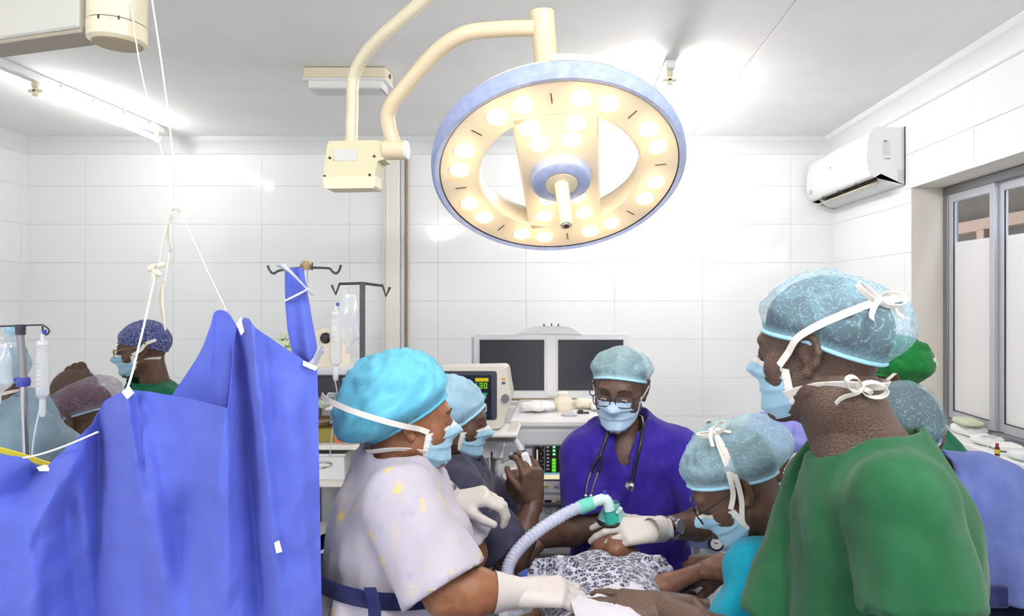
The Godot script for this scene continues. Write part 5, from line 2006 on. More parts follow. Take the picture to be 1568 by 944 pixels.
	# far left group
	dress({"label": "man in green scrubs by the far wall with glasses and a navy patterned cap",
		"head": P(217, 536, 3.3), "size": 1.1, "yaw": -62.0, "pitch": 6.0, "roll": 4.0, "skin": M.skin_dark, "top": M.green_deep, "cell": 0.014,
		"pelvis": Vector3(-1.98, 0.88, -3.6), "torso": -45.0, "neck": P(226, 592, 3.35), "vneck": 0.08,
		"cap": "surgeon", "cap_mat": M.cap_print, "rim_mat": M.cap_print, "hair": M.hair, "seed": 44, "glasses": M.brass, "tapes": [
			[[[60, -14, 0.006], [85, -2, 0.010], [100, 14, 0.014], [125, 20, 0.016]], 0.014], [[[58, -42, 0.006], [85, -40, 0.005], [115, -37, 0.004], [150, -34, 0.004]], 0.014]]})
	dress({"label": "person in maroon bending forward under a sheer cap over reddish hair",
		"head": P(128, 642, 2.58), "size": 1.1, "yaw": -96.0, "pitch": 34.0, "skin": M.skin_dark, "top": M.maroon, "cell": 0.014,
		"pelvis": Vector3(-1.5, 0.88, -2.68), "torso": -96.0, "neck": P(160, 690, 2.60), "sh_l": P(140, 705, 2.45), "vneck": 0.02,
		"cap": "long", "cap_mat": M.gauze_maroon, "rim_mat": M.rim_grey, "hair": M.hair_maroon, "seed": 47, "mask": false,
		"tapes": [[[[40, -10, 0.006], [52, 16, 0.03], [60, 40, 0.04], [66, 60, 0.03]], 0.004]]})
	var knot := dress({"label": "person with knotted brown hair under a sheer cap, behind the maroon one",
		"head": P(113, 611, 2.95), "size": 1.08, "yaw": -120.0, "pitch": 14.0, "skin": M.skin_dark, "top": M.green_deep, "cell": 0.016,
		"pelvis": Vector3(-2.46, 0.88, -2.95), "torso": -115.0, "neck": P(124, 664, 3.0),
		"cap": "net_tight", "cap_mat": M.gauze_knot, "rim_mat": M.cap_green, "hair": M.hair_brown, "seed": 49, "tapes": [[[[60, -14, 0.006], [80, 4, 0.01], [95, 10, 0.02]], 0.006]]})
	var kb := MB.new()
	for q in [[123, 566, 8], [116, 568, 8], [128, 573, 7], [109, 572, 8], [104, 578, 7], [133, 579, 6]]:
		kb.ball(P(q[0], q[1], 2.95), Vector3(0.026, 0.036, 0.026) * (q[2] / 8.0), Basis(Vector3(0, 0, 1), (118 - q[0]) * 0.04), 10, 8)
	kb.tube(curve([P(122, 572, 2.95), P(122, 563, 2.95), P(124, 556, 2.945)], 4), [0.016, 0.014, 0.012, 0.011, 0.010, 0.009, 0.008, 0.006, 0.003], 8)
	put("hair_knots", kb, M.hair_brown, knot)
	dress({"label": "person in grey-blue scrubs stooping at the left edge behind the drip stand",
		"head": P(-16, 594, 2.08), "yaw": -100.0, "pitch": 24.0, "skin": M.skin_dark, "top": M.greyblue, "cell": 0.014,
		"pelvis": Vector3(-2.0, 0.88, -1.90), "torso": -150.0, "neck": P(24, 640, 2.06), "wide": 1.1, "deep": 1.1, "sleeve": 0.95, "flare": 0.09,
		"sh_l": P(40, 668, 1.92), "el_l": P(0, 760, 1.86),
		"cap": "net_soft", "cap_mat": M.gauze_pale, "rim_mat": M.gauze_rim, "hair": M.hair, "seed": 52, "tapes": tie})
	build_patient()

func wrist_watch(who: Node3D) -> void:
	var w := P(1008, 811, 1.745)
	var e := P(1098, 800, 1.93)
	var d := (e - w).normalized()
	var b := MB.new()
	b.tube([w + d * 0.040, w + d * 0.042, w + d * 0.056, w + d * 0.058], [0.029, 0.0325, 0.0325, 0.029], 28, false)
	var watch := put("watch_strap", b, M.steel, who)
	var n := (Vector3(-0.2, 0.35, 1.0) - d * Vector3(-0.2, 0.35, 1.0).dot(d)).normalized()
	var bs := Basis(d, n, d.cross(n))
	b = MB.new()
	b.lathe([Vector2(0, 0.010), Vector2(0.017, 0.010), Vector2(0.0195, 0.008), Vector2(0.0195, -0.002)].map(func(q): return Vector2(q.x, q.y)), w + d * 0.049 + n * 0.028, Basis(bs.x, bs.y, bs.z), 28)
	put("watch_case", b, M.chrome, watch)
	b = MB.new()
	b.lathe([Vector2(0.0145, 0.0100), Vector2(0.0145, 0.0108), Vector2(0, 0.0109)], w + d * 0.049 + n * 0.028, bs, 24)
	put("dial", b, M.dark_grey, watch)

func gown_skirt(who: Node3D) -> void:
	# loose lower gown gathered behind, with the navy tie
	var c := Vector3(-0.41, 0, -1.53)
	var g := PackedVector3Array()
	var nz := FastNoiseLite.new()
	nz.seed = 5
	nz.frequency = 1.0
	var hs := [1.112, 1.10, 1.07, 1.02, 0.95, 0.88, 0.80, 0.70, 0.60, 0.5]
	for i in hs.size():
		var puff: float = [0.0, 0.014, 0.022, 0.028, 0.032, 0.034, 0.036, 0.038, 0.04, 0.04][i]
		for j in 64:
			var a := TAU * j / 64
			var dir := Vector3(cos(a), 0, sin(a))
			var back := maxf(0.0, -cos(a))
			var r: float = 0.180 + puff * (0.35 + 0.2 * back) + 0.012 * sin(a * 11.0 + 1.5 * sin(a * 3.0)) * minf(1.0, i * 0.4) + 0.02 * nz.get_noise_3d(cos(a) * 3, hs[i] * 4.0, sin(a) * 3)
			g.append(Vector3(c.x, hs[i], c.z) + dir * Vector3(r * 1.0, 0, r * 0.98))
	var b := MB.new()
	b.grid(g, hs.size(), 64, false, true, true)
	put("gown_skirt", b, M.floral, who)
	b = MB.new()
	var belt := []
	for j in 41:
		var a := TAU * j / 40
		belt.append(Vector3(c.x, 1.102 - 0.03 * cos(a), c.z) + Vector3(cos(a) * 0.192, 0, sin(a) * 0.189))
	var bp := PackedVector3Array()
	for q: Vector3 in belt:
		var o := Vector3(q.x - c.x, 0, q.z - c.z).normalized()
		for e in [[-0.018, 0.0], [-0.016, 0.006], [0.016, 0.006], [0.018, 0.0]]:
			bp.append(q + Vector3.UP * e[0] + o * e[1])
	b.grid(bp, 41, 4, false, false, false)
	var tie := put("waist_tie", b, M.navy_plain, who)
	b = MB.new()
	var s := [P(566, 900, 1.325), P(570, 912, 1.310), P(573, 932, 1.30), P(574, 965, 1.29), P(574, 1000, 1.285)]
	var sd := []
	for q in s:
		sd.append(Vector3(1, 0.05, 0.1).normalized())
	b.ribbon(s, sd, 0.026, 0.002)
	put("tie_tail", b, M.navy_plain, tie)

func build_patient() -> void:
	# a child lying face up, crown towards the far end of the table
	var root := base("person", Vector3(0.085, 0.91, -1.60))
	tag(root, "small patient lying on the blue table in a black-and-white spotted gown", "person")
	var hc := Vector3(0.125, 1.02, -1.79)
	var hb := Basis(Vector3(1, 0, 0), Vector3(0, 0.15, -0.99).normalized(), Vector3(0, 0.99, 0.15).normalized())
	var HT := Transform3D(hb.scaled_local(Vector3.ONE * 0.86), hc)
	var B := Field.new(Vector3(-0.25, 0.86, -1.98), Vector3(0.55, 1.22, -0.75), 0.011)
	var ch := Vector3(0.085, 0.995, -1.56)
	B.ell(ch, Basis(), Vector3(0.13, 0.075, 0.17), 0.03)
	B.ell(Vector3(0.08, 0.985, -1.33), Basis(), Vector3(0.12, 0.07, 0.16), 0.05)
	B.cap(Vector3(0.12, 1.0, -1.66), hc + hb * Vector3(0, -0.06, -0.02), 0.045, 0.042, 0.03)
	for s in [-1.0, 1.0]:
		B.cap(Vector3(0.08 + 0.06 * s, 0.98, -1.25), Vector3(0.08 + 0.07 * s, 0.97, -0.82), 0.06, 0.045, 0.03)
	B.cap(Vector3(0.20, 0.99, -1.65), P(1012, 900, 1.60), 0.034, 0.028, 0.03)
	B.cap(P(1012, 900, 1.60), P(1074, 874, 1.61), 0.027, 0.019, 0.02)
	B.cap(Vector3(-0.03, 0.985, -1.65), Vector3(-0.11, 0.965, -1.46), 0.036, 0.03, 0.03)
	B.cap(Vector3(-0.11, 0.965, -1.46), Vector3(-0.12, 0.955, -1.28), 0.03, 0.022, 0.02)
	var bm := MB.new()
	B.to(bm)
	bm.append(head_mb, HT)
	var rel := hand(RELAX, 0.3, 0.0, "relax")
	bm.append(rel, hand_at(P(1074, 874, 1.61), Vector3(1, 0.35, 0), Vector3(-0.2, 1, 0.3), true).scaled_local(Vector3.ONE * 0.72))
	bm.append(rel, hand_at(Vector3(-0.12, 0.955, -1.28), Vector3(0, -0.05, 1), Vector3(0, 1, 0), false).scaled_local(Vector3.ONE * 0.72))
	put("body", bm, M.skin_child, root)
	# gown
	var T := Field.new(Vector3(-0.25, 0.86, -1.98), Vector3(0.50, 1.22, -0.95), 0.009)
	T.ell(ch, Basis(), Vector3(0.150, 0.088, 0.185), 0.03)
	T.ell(Vector3(0.08, 0.985, -1.34), Basis(), Vector3(0.145, 0.080, 0.20), 0.05)
	T.cap(Vector3(-0.03, 1.0, -1.66), Vector3(0.20, 1.0, -1.66), 0.055, 0.055, 0.04)
	T.cap(Vector3(0.19, 0.995, -1.65), P(1000, 893, 1.60), 0.058, 0.066, 0.03, true)
	T.cap(Vector3(-0.02, 0.99, -1.65), P(846, 893, 1.56), 0.058, 0.066, 0.03, true)
	var wn := FastNoiseLite.new()
	wn.seed = 71
	wn.frequency = 1.0
	T.wrinkle(wn, Basis.from_scale(Vector3(11, 11, 7)), 0.014)
	T.cap(Vector3(0.12, 1.02, -1.69), hc, 0.062, 0.07, 0.0, false, true)
	var tm := MB.new()
	T.to(tm)
	put("gown", tm, M.leopard, root)
	# pillow under the head
	var pb := MB.new()
	pb.ball(Vector3(0.125, 0.946, -1.80), Vector3(0.16, 0.035, 0.10), Basis(), 28, 14)
	tag(put("pillow", pb, M.sheet_blue), "flat blue pillow under the patient's head", "pillow")

# ---------------------------------------------------------------- equipment by the far wall
func rounded(c: Vector3, w: float, h: float, r: float, n := 6) -> PackedVector3Array:
	var out := PackedVector3Array()
	for q in [[1, 1, 0.0], [-1, 1, 90.0], [-1, -1, 180.0], [1, -1, 270.0]]:
		for k in n + 1:
			var a: float = deg_to_rad(q[2] + 90.0 * k / n)
			out.append(c + Vector3(q[0] * (w * 0.5 - r) + cos(a) * r, q[1] * (h * 0.5 - r) + sin(a) * r, 0))
	return out

func plate(called: String, c: Vector3, w: float, h: float, r: float, depth: float, m: Material, parent: Node3D) -> MeshInstance3D:
	var b := MB.new()
	extrude(b, rounded(c, w, h, r), Vector3(0, 0, -depth))
	return put(called, b, m, parent)

# a screen: its picture is a texture drawn here, lit from behind
func screen(called: String, c: Vector3, w: float, h: float, im: Image, glow: float, parent: Node3D) -> MeshInstance3D:
	var m := mat(Color.BLACK, 0.15)
	var t := ImageTexture.create_from_image(im)
	m.albedo_texture = t
	m.emission_enabled = true
	m.emission = Color.WHITE
	m.emission_operator = BaseMaterial3D.EMISSION_OP_MULTIPLY
	m.emission_texture = t
	m.emission_energy_multiplier = glow
	var b := MB.new()
	b.quad(c + Vector3(-w, -h, 0) * 0.5, c + Vector3(w, -h, 0) * 0.5, c + Vector3(w, h, 0) * 0.5, c + Vector3(-w, h, 0) * 0.5)
	var bk := MB.new()
	bk.box(c - Vector3(0, 0, 0.003), Vector3(w, h, 0.005))
	b.append(bk, Transform3D())
	var o := put(called, b, m, parent)
	var l := AreaLight3D.new()
	l.name = "screen_light"
	l.area_size = Vector2(w, h)
	l.light_energy = 0.004 * glow
	l.light_color = Color(0.6, 0.8, 0.8)
	l.shadow_enabled = true
	parent.add_child(l, true)
	l.rotation = Vector3(0, PI, 0)
	l.position = c + Vector3(0, 0, 0.004) - parent.position
	return o

func vent_screen() -> Image:
	# ventilator display: loops and traces in green on near-black under a blue head bar
	var im := Image.create(164, 120, false, Image.FORMAT_RGB8)
	im.fill(rgb(30, 28, 30))
	im.fill_rect(Rect2i(0, 0, 164, 16), rgb(108, 166, 196))
	im.fill_rect(Rect2i(142, 16, 22, 10), rgb(96, 150, 190))
	im.fill_rect(Rect2i(142, 26, 22, 80), rgb(224, 214, 170))
	im.fill_rect(Rect2i(0, 100, 142, 6), rgb(120, 168, 196))
	im.fill_rect(Rect2i(0, 106, 164, 14), rgb(230, 220, 176))
	im.fill_rect(Rect2i(6, 30, 4, 70), rgb(214, 206, 150))
	for k in 7:
		im.fill_rect(Rect2i(16 + (k % 2) * 6, 20 + k * 11, 6, 2), rgb(120, 116, 112))
		im.fill_rect(Rect2i(34, 20 + k * 11, 9, 6), rgb(88, 88, 88))
		im.fill_rect(Rect2i(36, 22 + k * 11, 5, 2), rgb(190, 190, 190))
	im.fill_rect(Rect2i(28, 18, 2, 80), rgb(100, 104, 106))
	for k in 3:
		im.fill_rect(Rect2i(52, 18 + k * 11, 9, 8), rgb(70, 210, 130))
		im.fill_rect(Rect2i(54, 20 + k * 11, 4, 4), rgb(210, 250, 220))
	im.fill_rect(Rect2i(50, 56, 12, 42), rgb(70, 190, 30))
	for k in 4:
		im.fill_rect(Rect2i(52, 60 + k * 10, 8, 3), rgb(140, 250, 90))
	im.fill_rect(Rect2i(78, 17, 62, 20), rgb(44, 40, 90))
	im.fill_rect(Rect2i(80, 36, 58, 14), rgb(86, 224, 136))
	for x in range(80, 138):
		var top := 36 - int(3.0 * sin(x * 0.11)) + (4 if x % 17 == 3 else 0)
		im.fill_rect(Rect2i(x, top, 1, 4), rgb(86, 224, 136))
	im.fill_rect(Rect2i(78, 54, 62, 44), rgb(48, 44, 46))
	im.fill_rect(Rect2i(78, 80, 60, 1), rgb(130, 190, 110))
	for x in range(78, 84):
		im.fill_rect(Rect2i(x, 74, 1, 16), rgb(120, 220, 40))
	var g := RandomNumberGenerator.new()
	g.seed = 3
	for x in range(118, 140):
		var hh := g.randi_range(8, 26)
		im.fill_rect(Rect2i(x, 82 - hh / 2, 1, hh), rgb(110, 230, 40))
	im.resize(656, 480, Image.INTERPOLATE_BILINEAR)
	return im

const DIGITS := {"0": [7, 5, 5, 5, 7], "1": [2, 6, 2, 2, 7], "2": [7, 1, 7, 4, 7], "3": [7, 1, 7, 1, 7], "5": [7, 4, 7, 1, 7], "8": [7, 5, 7, 5, 7], "9": [7, 5, 7, 1, 7]}

func digits(im: Image, s: String, x: int, y: int, k: int, c: Color) -> void:
	for ch in s:
		for r in 5:
			for q in 3:
				if DIGITS[ch][r] & (4 >> q):
					im.fill_rect(Rect2i(x + q * k, y + r * k, k, k), c)
		x += 4 * k

func monitor_screen() -> Image:
	var im := Image.create(176, 148, false, Image.FORMAT_RGB8)
	im.fill(rgb(38, 40, 56))
	im.fill_rect(Rect2i(120, 10, 46, 12), rgb(246, 222, 24))
	digits(im, "130", 118, 26, 4, rgb(130, 230, 30))
	im.fill_rect(Rect2i(112, 24, 2, 24), rgb(70, 120, 30))
	digits(im, "98", 130, 60, 4, rgb(110, 220, 216))
	im.fill_rect(Rect2i(150, 60, 12, 8), rgb(60, 180, 90))
	digits(im, "20", 132, 104, 4, rgb(222, 222, 218))
	im.fill_rect(Rect2i(128, 100, 34, 2), rgb(210, 210, 206))
	im.fill_rect(Rect2i(112, 132, 48, 8), rgb(60, 110, 190))
	for x in range(4, 108):
		var p := x % 26
		var up := 16 if p == 8 else (-6 if p == 10 else (4 if p > 14 and p < 19 else 0))
		im.fill_rect(Rect2i(x, 40 - maxi(up, 0), 1, 2 + absi(up)), rgb(120, 220, 40))
		im.fill_rect(Rect2i(x, 74 - int(7.0 * maxf(0.0, sin(x * 0.24))), 1, 2), rgb(90, 210, 210))
		im.fill_rect(Rect2i(x, 112 - int(5.0 * absf(sin(x * 0.06))), 1, 2), rgb(210, 200, 90))
	im.resize(704, 592, Image.INTERPOLATE_BILINEAR)
	return im

func build_equipment() -> void:
	anaesthesia_machine()
	twin_displays()
	patient_monitor()
	machine_top()
	breathing_module()
	side_shelf()
	drip_stands()
	wall_gauge()

func anaesthesia_machine() -> void:
	var d := 2.52
	var a := P(780, 642, d)
	var b_ := P(962, 642, d)
	var cx := (a.x + b_.x) * 0.5
	var w := b_.x - a.x
	var top := a.y
	var o := base("anaesthesia_machine", Vector3(cx, 0, -2.78))
	tag(o, "pale grey anaesthesia machine with a green-traced ventilator screen", "medical machine")
	var b := MB.new()
	b.box(Vector3(cx, top - 0.02, -2.80), Vector3(w + 0.01, 0.045, 0.56), Basis(), 0.015)
	put("worktop", b, M.white_plastic, o)
	b = MB.new()
	b.box(Vector3(cx, top - 0.075, -2.80), Vector3(w - 0.01, 0.075, 0.54), Basis(), 0.012)
	put("fascia", b, M.light_grey, o)
	print_line(Vector3(P(821, 654, d).x, P(826, 654, d).y, -2.529), [0.018, 0.004, 0.013, 0.003, 0.014], 0.0055, M.dark_grey, o)
	b = MB.new()
	b.box(Vector3(cx, (top - 0.113 + 0.62) * 0.5, -2.81), Vector3(w - 0.025, top - 0.113 - 0.62, 0.52), Basis(), 0.012)
	put("cabinet", b, M.grey_plastic, o)
	# screen recess
	var sc := P(862, 706, d)
	var sw := (P(906, 706, d).x - P(818, 706, d).x)
	var shh := (P(818, 675, d).y - P(818, 736, d).y)
	var fz := -2.548
	plate("screen_frame", Vector3(sc.x, sc.y, fz + 0.006), sw + 0.016, shh + 0.016, 0.006, 0.006, M.dark_grey, o)
	screen("screen", Vector3(sc.x, sc.y, fz + 0.0095), sw, shh, vent_screen(), 0.85, o)
	# key row
	var kp := plate("key_panel", Vector3(sc.x, P(0, 748, d).y, fz + 0.005), sw + 0.05, 0.050, 0.006, 0.006, M.light_grey, o)
	for q in [[827, rgb(130, 200, 90)], [836, rgb(190, 176, 60)], [852, rgb(150, 150, 156)], [864, rgb(150, 150, 156)], [877, rgb(150, 150, 156)], [888, rgb(150, 150, 156)]]:
		b = MB.new()
		b.box(Vector3(P(q[0], 748, d).x, P(0, 748, d).y, fz + 0.007), Vector3(0.018, 0.009, 0.005), Basis(), 0.001)
		put("key", b, mat(q[1], 0.5), kp)
	# lower panel with gas outlets
	var lp := plate("outlet_panel", Vector3(sc.x, P(0, 795, d).y, fz + 0.004), sw + 0.05, 0.155, 0.008, 0.006, M.light_grey, o)
	for q in [[839, M.black], [857, M.olive], [874, M.black], [892, M.black]]:
		b = MB.new()
		b.box(Vector3(P(q[0], 771, d).x, P(0, 771, d).y, fz + 0.006), Vector3(0.028, 0.011, 0.004), Basis(), 0.001)
		put("outlet_label", b, q[1], lp)
		b = MB.new()
		b.lathe([Vector2(0.010, 0.006), Vector2(0.013, 0.006), Vector2(0.0135, 0.0)], Vector3(P(q[0], 785, d).x, P(0, 785, d).y, fz + 0.004), Basis(Vector3(1, 0, 0), Vector3(0, 0, 1), Vector3(0, -1, 0)), 20)
		put("gas_outlet", b, M.steel, lp)
	# drawers below
	for k in 2:
		var y := 0.86 - 0.2 * k
		var dr := plate("drawer", Vector3(sc.x - 0.02, y, fz + 0.006), sw + 0.10, 0.18, 0.01, 0.01, M.light_grey, o)
		b = MB.new()
		b.box(Vector3(sc.x - 0.02, y + 0.06, fz + 0.012), Vector3(0.16, 0.016, 0.014), Basis(), 0.004)
		put("handle", b, M.dark_grey, dr)
	b = MB.new()
	b.box(Vector3(cx, 0.36, -2.82), Vector3(w - 0.05, 0.5, 0.46), Basis(), 0.012)
	put("pedestal", b, M.grey_plastic, o)
	b = MB.new()
	b.box(Vector3(cx, 0.10, -2.80), Vector3(w + 0.02, 0.05, 0.56), Basis(), 0.012)
	put("foot", b, M.dark_grey, o)
	for sx in [-1.0, 1.0]:
		for sz in [-1.0, 1.0]:
			b = MB.new()
			b.lathe([Vector2(0, -0.015), Vector2(0.034, -0.015), Vector2(0.038, -0.008), Vector2(0.038, 0.008), Vector2(0.034, 0.015), Vector2(0, 0.015)], Vector3(cx + sx * w * 0.42, 0.038, -2.80 + sz * 0.22), Basis(Vector3(0, -1, 0), Vector3(1, 0, 0), Vector3(0, 0, 1)), 20)
			put("caster", b, M.black, o)
	# raised back shelf that carries the displays
	b = MB.new()
	b.box(Vector3(P(860, 620, 3.0).x, P(0, 622, 3.0).y - 0.045, -3.03), Vector3(w + 0.06, 0.10, 0.12), Basis(), 0.01)
	put("back_shelf", b, M.white_plastic, o)
	b = MB.new()
	b.box(Vector3(P(860, 620, 3.0).x, P(0, 613.5, 2.97).y, -3.0), Vector3(w + 0.05, 0.008, 0.02), Basis(), 0.002)
	put("shelf_rail", b, M.brass, o)
	b = MB.new()
	b.box(Vector3(cx - 0.02, 0.62, -3.05), Vector3(w - 0.1, 1.16, 0.03))
	put("back_panel", b, M.grey_plastic, o)

func twin_displays() -> void:
	var d := 3.04
	var l := P(725.5, 512, d)
	var r := P(963.5, 512, d)
	var c := P(844.5, 561.5, d)
	var w := r.x - l.x
	var h := P(0, 512, d).y - P(0, 611, d).y
	var o := base("twin_display", Vector3(c.x, P(0, 618, d).y, -d))
	tag(o, "white-framed pair of dark flat screens side by side on the far machine", "display")
	plate("frame", c, w, h, 0.012, 0.05, M.white_plastic, o)
	for q in [[734, 834], [854, 955]]:
		var x0 := P(q[0], 0, d).x
		var x1 := P(q[1], 0, d).x
		var y0 := P(0, 520, d).y
		var y1 := P(0, 599, d).y
		var b := MB.new()
		b.box(Vector3((x0 + x1) * 0.5, (y0 + y1) * 0.5, -d + 0.0008), Vector3(x1 - x0, y0 - y1, 0.0016))
		var s := put("screen", b, M.dark_screen, o)
		s.set_meta("label", "dark switched-off screen")
		b = MB.new()
		for e in [[(x0 + x1) * 0.5, y0, x1 - x0 + 0.006, 0.004], [(x0 + x1) * 0.5, y1, x1 - x0 + 0.006, 0.004], [x0, (y0 + y1) * 0.5, 0.004, y0 - y1], [x1, (y0 + y1) * 0.5, 0.004, y0 - y1]]:
			b.box(Vector3(e[0], e[1], -d + 0.002), Vector3(e[2], e[3], 0.004), Basis(), 0.001)
		put("bezel_edge", b, M.light_grey, s)
	# centre strip, camera hump on top, side shade, foot
	var b := MB.new()
	b.box(P(844, 560, d) + Vector3(0, 0, 0.002), Vector3(0.045, h - 0.012, 0.006), Basis(), 0.002)
	put("centre_strip", b, M.white_plastic, o)
	b = MB.new()
	var ol := PackedVector3Array()
	for q in [[790, 512], [806, 504], [820, 499.5], [868, 499.5], [880, 504], [890, 512]]:
		ol.append(P(q[0], q[1], d - 0.01))
	extrude(b, ol, Vector3(0, 0, -0.05))
	put("top_hump", b, M.white_plastic, o)
	for q in [[833, 498], [844.5, 497.5], [855, 498]]:
		b = MB.new()
		b.box(P(q[0], q[1], d - 0.02), Vector3(0.006, 0.012, 0.02), Basis(), 0.002)
		put("hook", b, M.dark_steel, o)
	b = MB.new()
	b.box(P(723.5, 552, d) - Vector3(0, 0, 0.03), Vector3(0.012, h * 0.7, 0.05), Basis(), 0.004)
	put("side_cover", b, M.lilac, o)
	b = MB.new()
	b.box(P(844, 614, d) - Vector3(0, 0.0, 0.02), Vector3(0.10, 0.028, 0.05), Basis(), 0.005)
	put("mount", b, M.alu, o)

func patient_monitor() -> void:
	var d := 2.36
	var c := P(722, 609, d)
	var o := base("patient_monitor", Vector3(c.x, P(0, 659, d).y, -d))
	tag(o, "beige patient monitor with a dark screen showing coloured numbers", "monitor")
	var b := MB.new()
	var ol := PackedVector3Array()
	for q in [[667, 570], [669, 565], [674, 563], [770, 561.5], [775, 564], [777, 570], [779, 585], [782, 600], [782, 614], [778, 622], [774, 640], [770, 652], [765, 657], [676, 659], [670, 655], [668, 645]]:
		ol.append(P(q[0], q[1], d))
	extrude(b, ol, Vector3(0, 0, -0.12))
	put("case", b, M.beige, o)
	plate("screen_surround", P(716, 606, d) + Vector3(0, 0, 0.002), P(763, 0, d).x - P(673, 0, d).x, P(0, 572, d).y - P(0, 647, d).y, 0.012, 0.003, M.bezel, o)
	screen("screen", P(714, 608, d) + Vector3(0, 0, 0.0045), P(757, 0, d).x - P(680, 0, d).x, P(0, 576, d).y - P(0, 643, d).y, monitor_screen(), 0.55, o)
	b = MB.new()
	b.lathe([Vector2(0, 0.016), Vector2(0.012, 0.016), Vector2(0.014, 0.013), Vector2(0.015, 0.0)], P(774, 610, d), Basis(Vector3(1, 0, 0), Vector3(0, 0, 1), Vector3(0, -1, 0)), 24)
	put("knob", b, M.steel, o)
	for q in [[771, 581, M.orange], [771, 587, M.dark_grey]]:
		b = MB.new()
		b.box(P(q[0], q[1], d) + Vector3(0, 0, 0.001), Vector3(0.013, 0.009, 0.002), Basis(), 0.0005)
		put("badge", b, q[2], o)
	print_line(P(684, 570.5, d) + Vector3(0, 0, 0.0004), [0.012, 0.003, 0.014], 0.003, M.dark_grey, o)
	print_line(P(757, 569.5, d) + Vector3(0, 0, 0.0004), [0.014], 0.002, M.dark_grey, o)
	# the bracket it stands on
	var s := base("monitor_shelf", Vector3(c.x, P(0, 668, d).y, -d))
	tag(s, "grey bracket shelf carrying the beige patient monitor", "shelf")
	b = MB.new()
	b.box(Vector3(P(735, 0, d).x, P(0, 662, d).y, -d - 0.03), Vector3(0.28, 0.012, 0.20), Basis(), 0.003)
	put("board", b, M.white_plastic, s)
	b = MB.new()
	b.box(Vector3(P(730, 0, d).x, P(0, 670, d).y, -d - 0.02), Vector3(0.26, 0.026, 0.06), Basis(), 0.003)
	put("rail", b, M.olive_grey, s)
	b = MB.new()
	b.box(Vector3(P(785, 0, d).x, P(0, 664, d).y, -d - 0.07), Vector3(0.035, 0.030, 0.19), Basis(), 0.004)
	put("clamp", b, M.beige, s)

# a crumpled soft packet
func packet(at: Vector3, size: Vector3, yaw: float, seed_: int) -> MB:
	var f := Field.new(at - size * 0.9 - Vector3.ONE * 0.02, at + size * 0.9 + Vector3.ONE * 0.02, maxf(0.004, size.x / 28.0))
	f.ell(at, Basis(Vector3.UP, deg_to_rad(yaw)), size * 0.5, 0.01)
	f.cap(at - Basis(Vector3.UP, deg_to_rad(yaw)).x * size.x * 0.36, at + Basis(Vector3.UP, deg_to_rad(yaw)).x * size.x * 0.36, size.y * 0.32, size.y * 0.30, 0.02)
	var n := FastNoiseLite.new()
	n.seed = seed_
	n.frequency = 1.0
	n.fractal_type = FastNoiseLite.FRACTAL_RIDGED
	f.wrinkle(n, Basis.from_scale(Vector3.ONE * 2.4 / size.x), size.y * 0.22)
	var b := MB.new()
	f.to(b)
	return b

func machine_top() -> void:
	var d := 2.66
	var y := P(780, 642, 2.52).y + 0.0025
	var at := func(px: float, dd: float, up: float) -> Vector3: return Vector3((px - 870.0) * dd / 1000.0, y + up, -dd)
	tag(put("wrapped_packet", packet(at.call(824, d, 0.024), Vector3(0.15, 0.05, 0.09), 4, 3), M.wrap), "white wrapped packet lying on the anaesthesia machine", "packet")
	# cream plastic cup standing upside down
	var o := base("plastic_jug", at.call(862, 2.70, 0.0))
	tag(o, "cream plastic measuring jug with a narrow neck on the anaesthesia machine", "jug")
	var b := MB.new()
	b.lathe([Vector2(0, 0), Vector2(0.030, 0.0), Vector2(0.040, 0.012), Vector2(0.043, 0.035), Vector2(0.034, 0.052), Vector2(0.022, 0.06), Vector2(0.022, 0.076), Vector2(0.019, 0.078), Vector2(0, 0.078)], at.call(862, 2.70, 0.0), Basis(), 28)
	put("body", b, M.cream_plastic, o)
	b = MB.new()
	b.lathe([Vector2(0.0225, 0.066), Vector2(0.025, 0.068), Vector2(0.025, 0.074), Vector2(0.0225, 0.076)], at.call(862, 2.70, 0.0), Basis(), 28)
	put("neck_ring", b, M.white_plastic, o)
	tag(put("gauze_pack", packet(at.call(897, 2.74, 0.022), Vector3(0.10, 0.045, 0.08), -12, 8), M.cream_plastic), "cream gauze pack beside the jug on the anaesthesia machine", "packet")
	tag(put("folded_cloth", packet(at.call(920, 2.70, 0.018), Vector3(0.09, 0.035, 0.08), 20, 12), M.paper), "small white folded cloth on the machine beside the man in violet", "cloth")
	b = MB.new()
	b.box(at.call(908, 2.86, 0.030), Vector3(0.11, 0.006, 0.06), Basis(Vector3(0, 0, 1), 0.10), 0.001)
	tag(put("paper_sheet", b, M.paper_blue), "white and blue sheet of paper lying at the back of the machine", "paper")
	b = MB.new()
	var loop := []
	for k in 20:
		var a := TAU * k / 19.0 * 0.85
		loop.append(at.call(872 + cos(a) * 11, 2.58 - sin(a) * 0.025, 0.006))
	b.tube(loop, 0.005, 8)
	tag(put("tubing_loop", b, M.grey_plastic), "grey loop of tubing at the front edge of the machine top", "tubing")
	b = MB.new()
	b.box(at.call(889, 2.62, 0.008), Vector3(0.022, 0.015, 0.02), Basis(), 0.003)
	b.tube([at.call(883, 2.62, 0.005), at.call(902, 2.615, 0.005)], 0.004, 8)
	tag(put("laryngoscope", b, M.dark_steel), "small dark metal instrument on the machine top", "instrument")

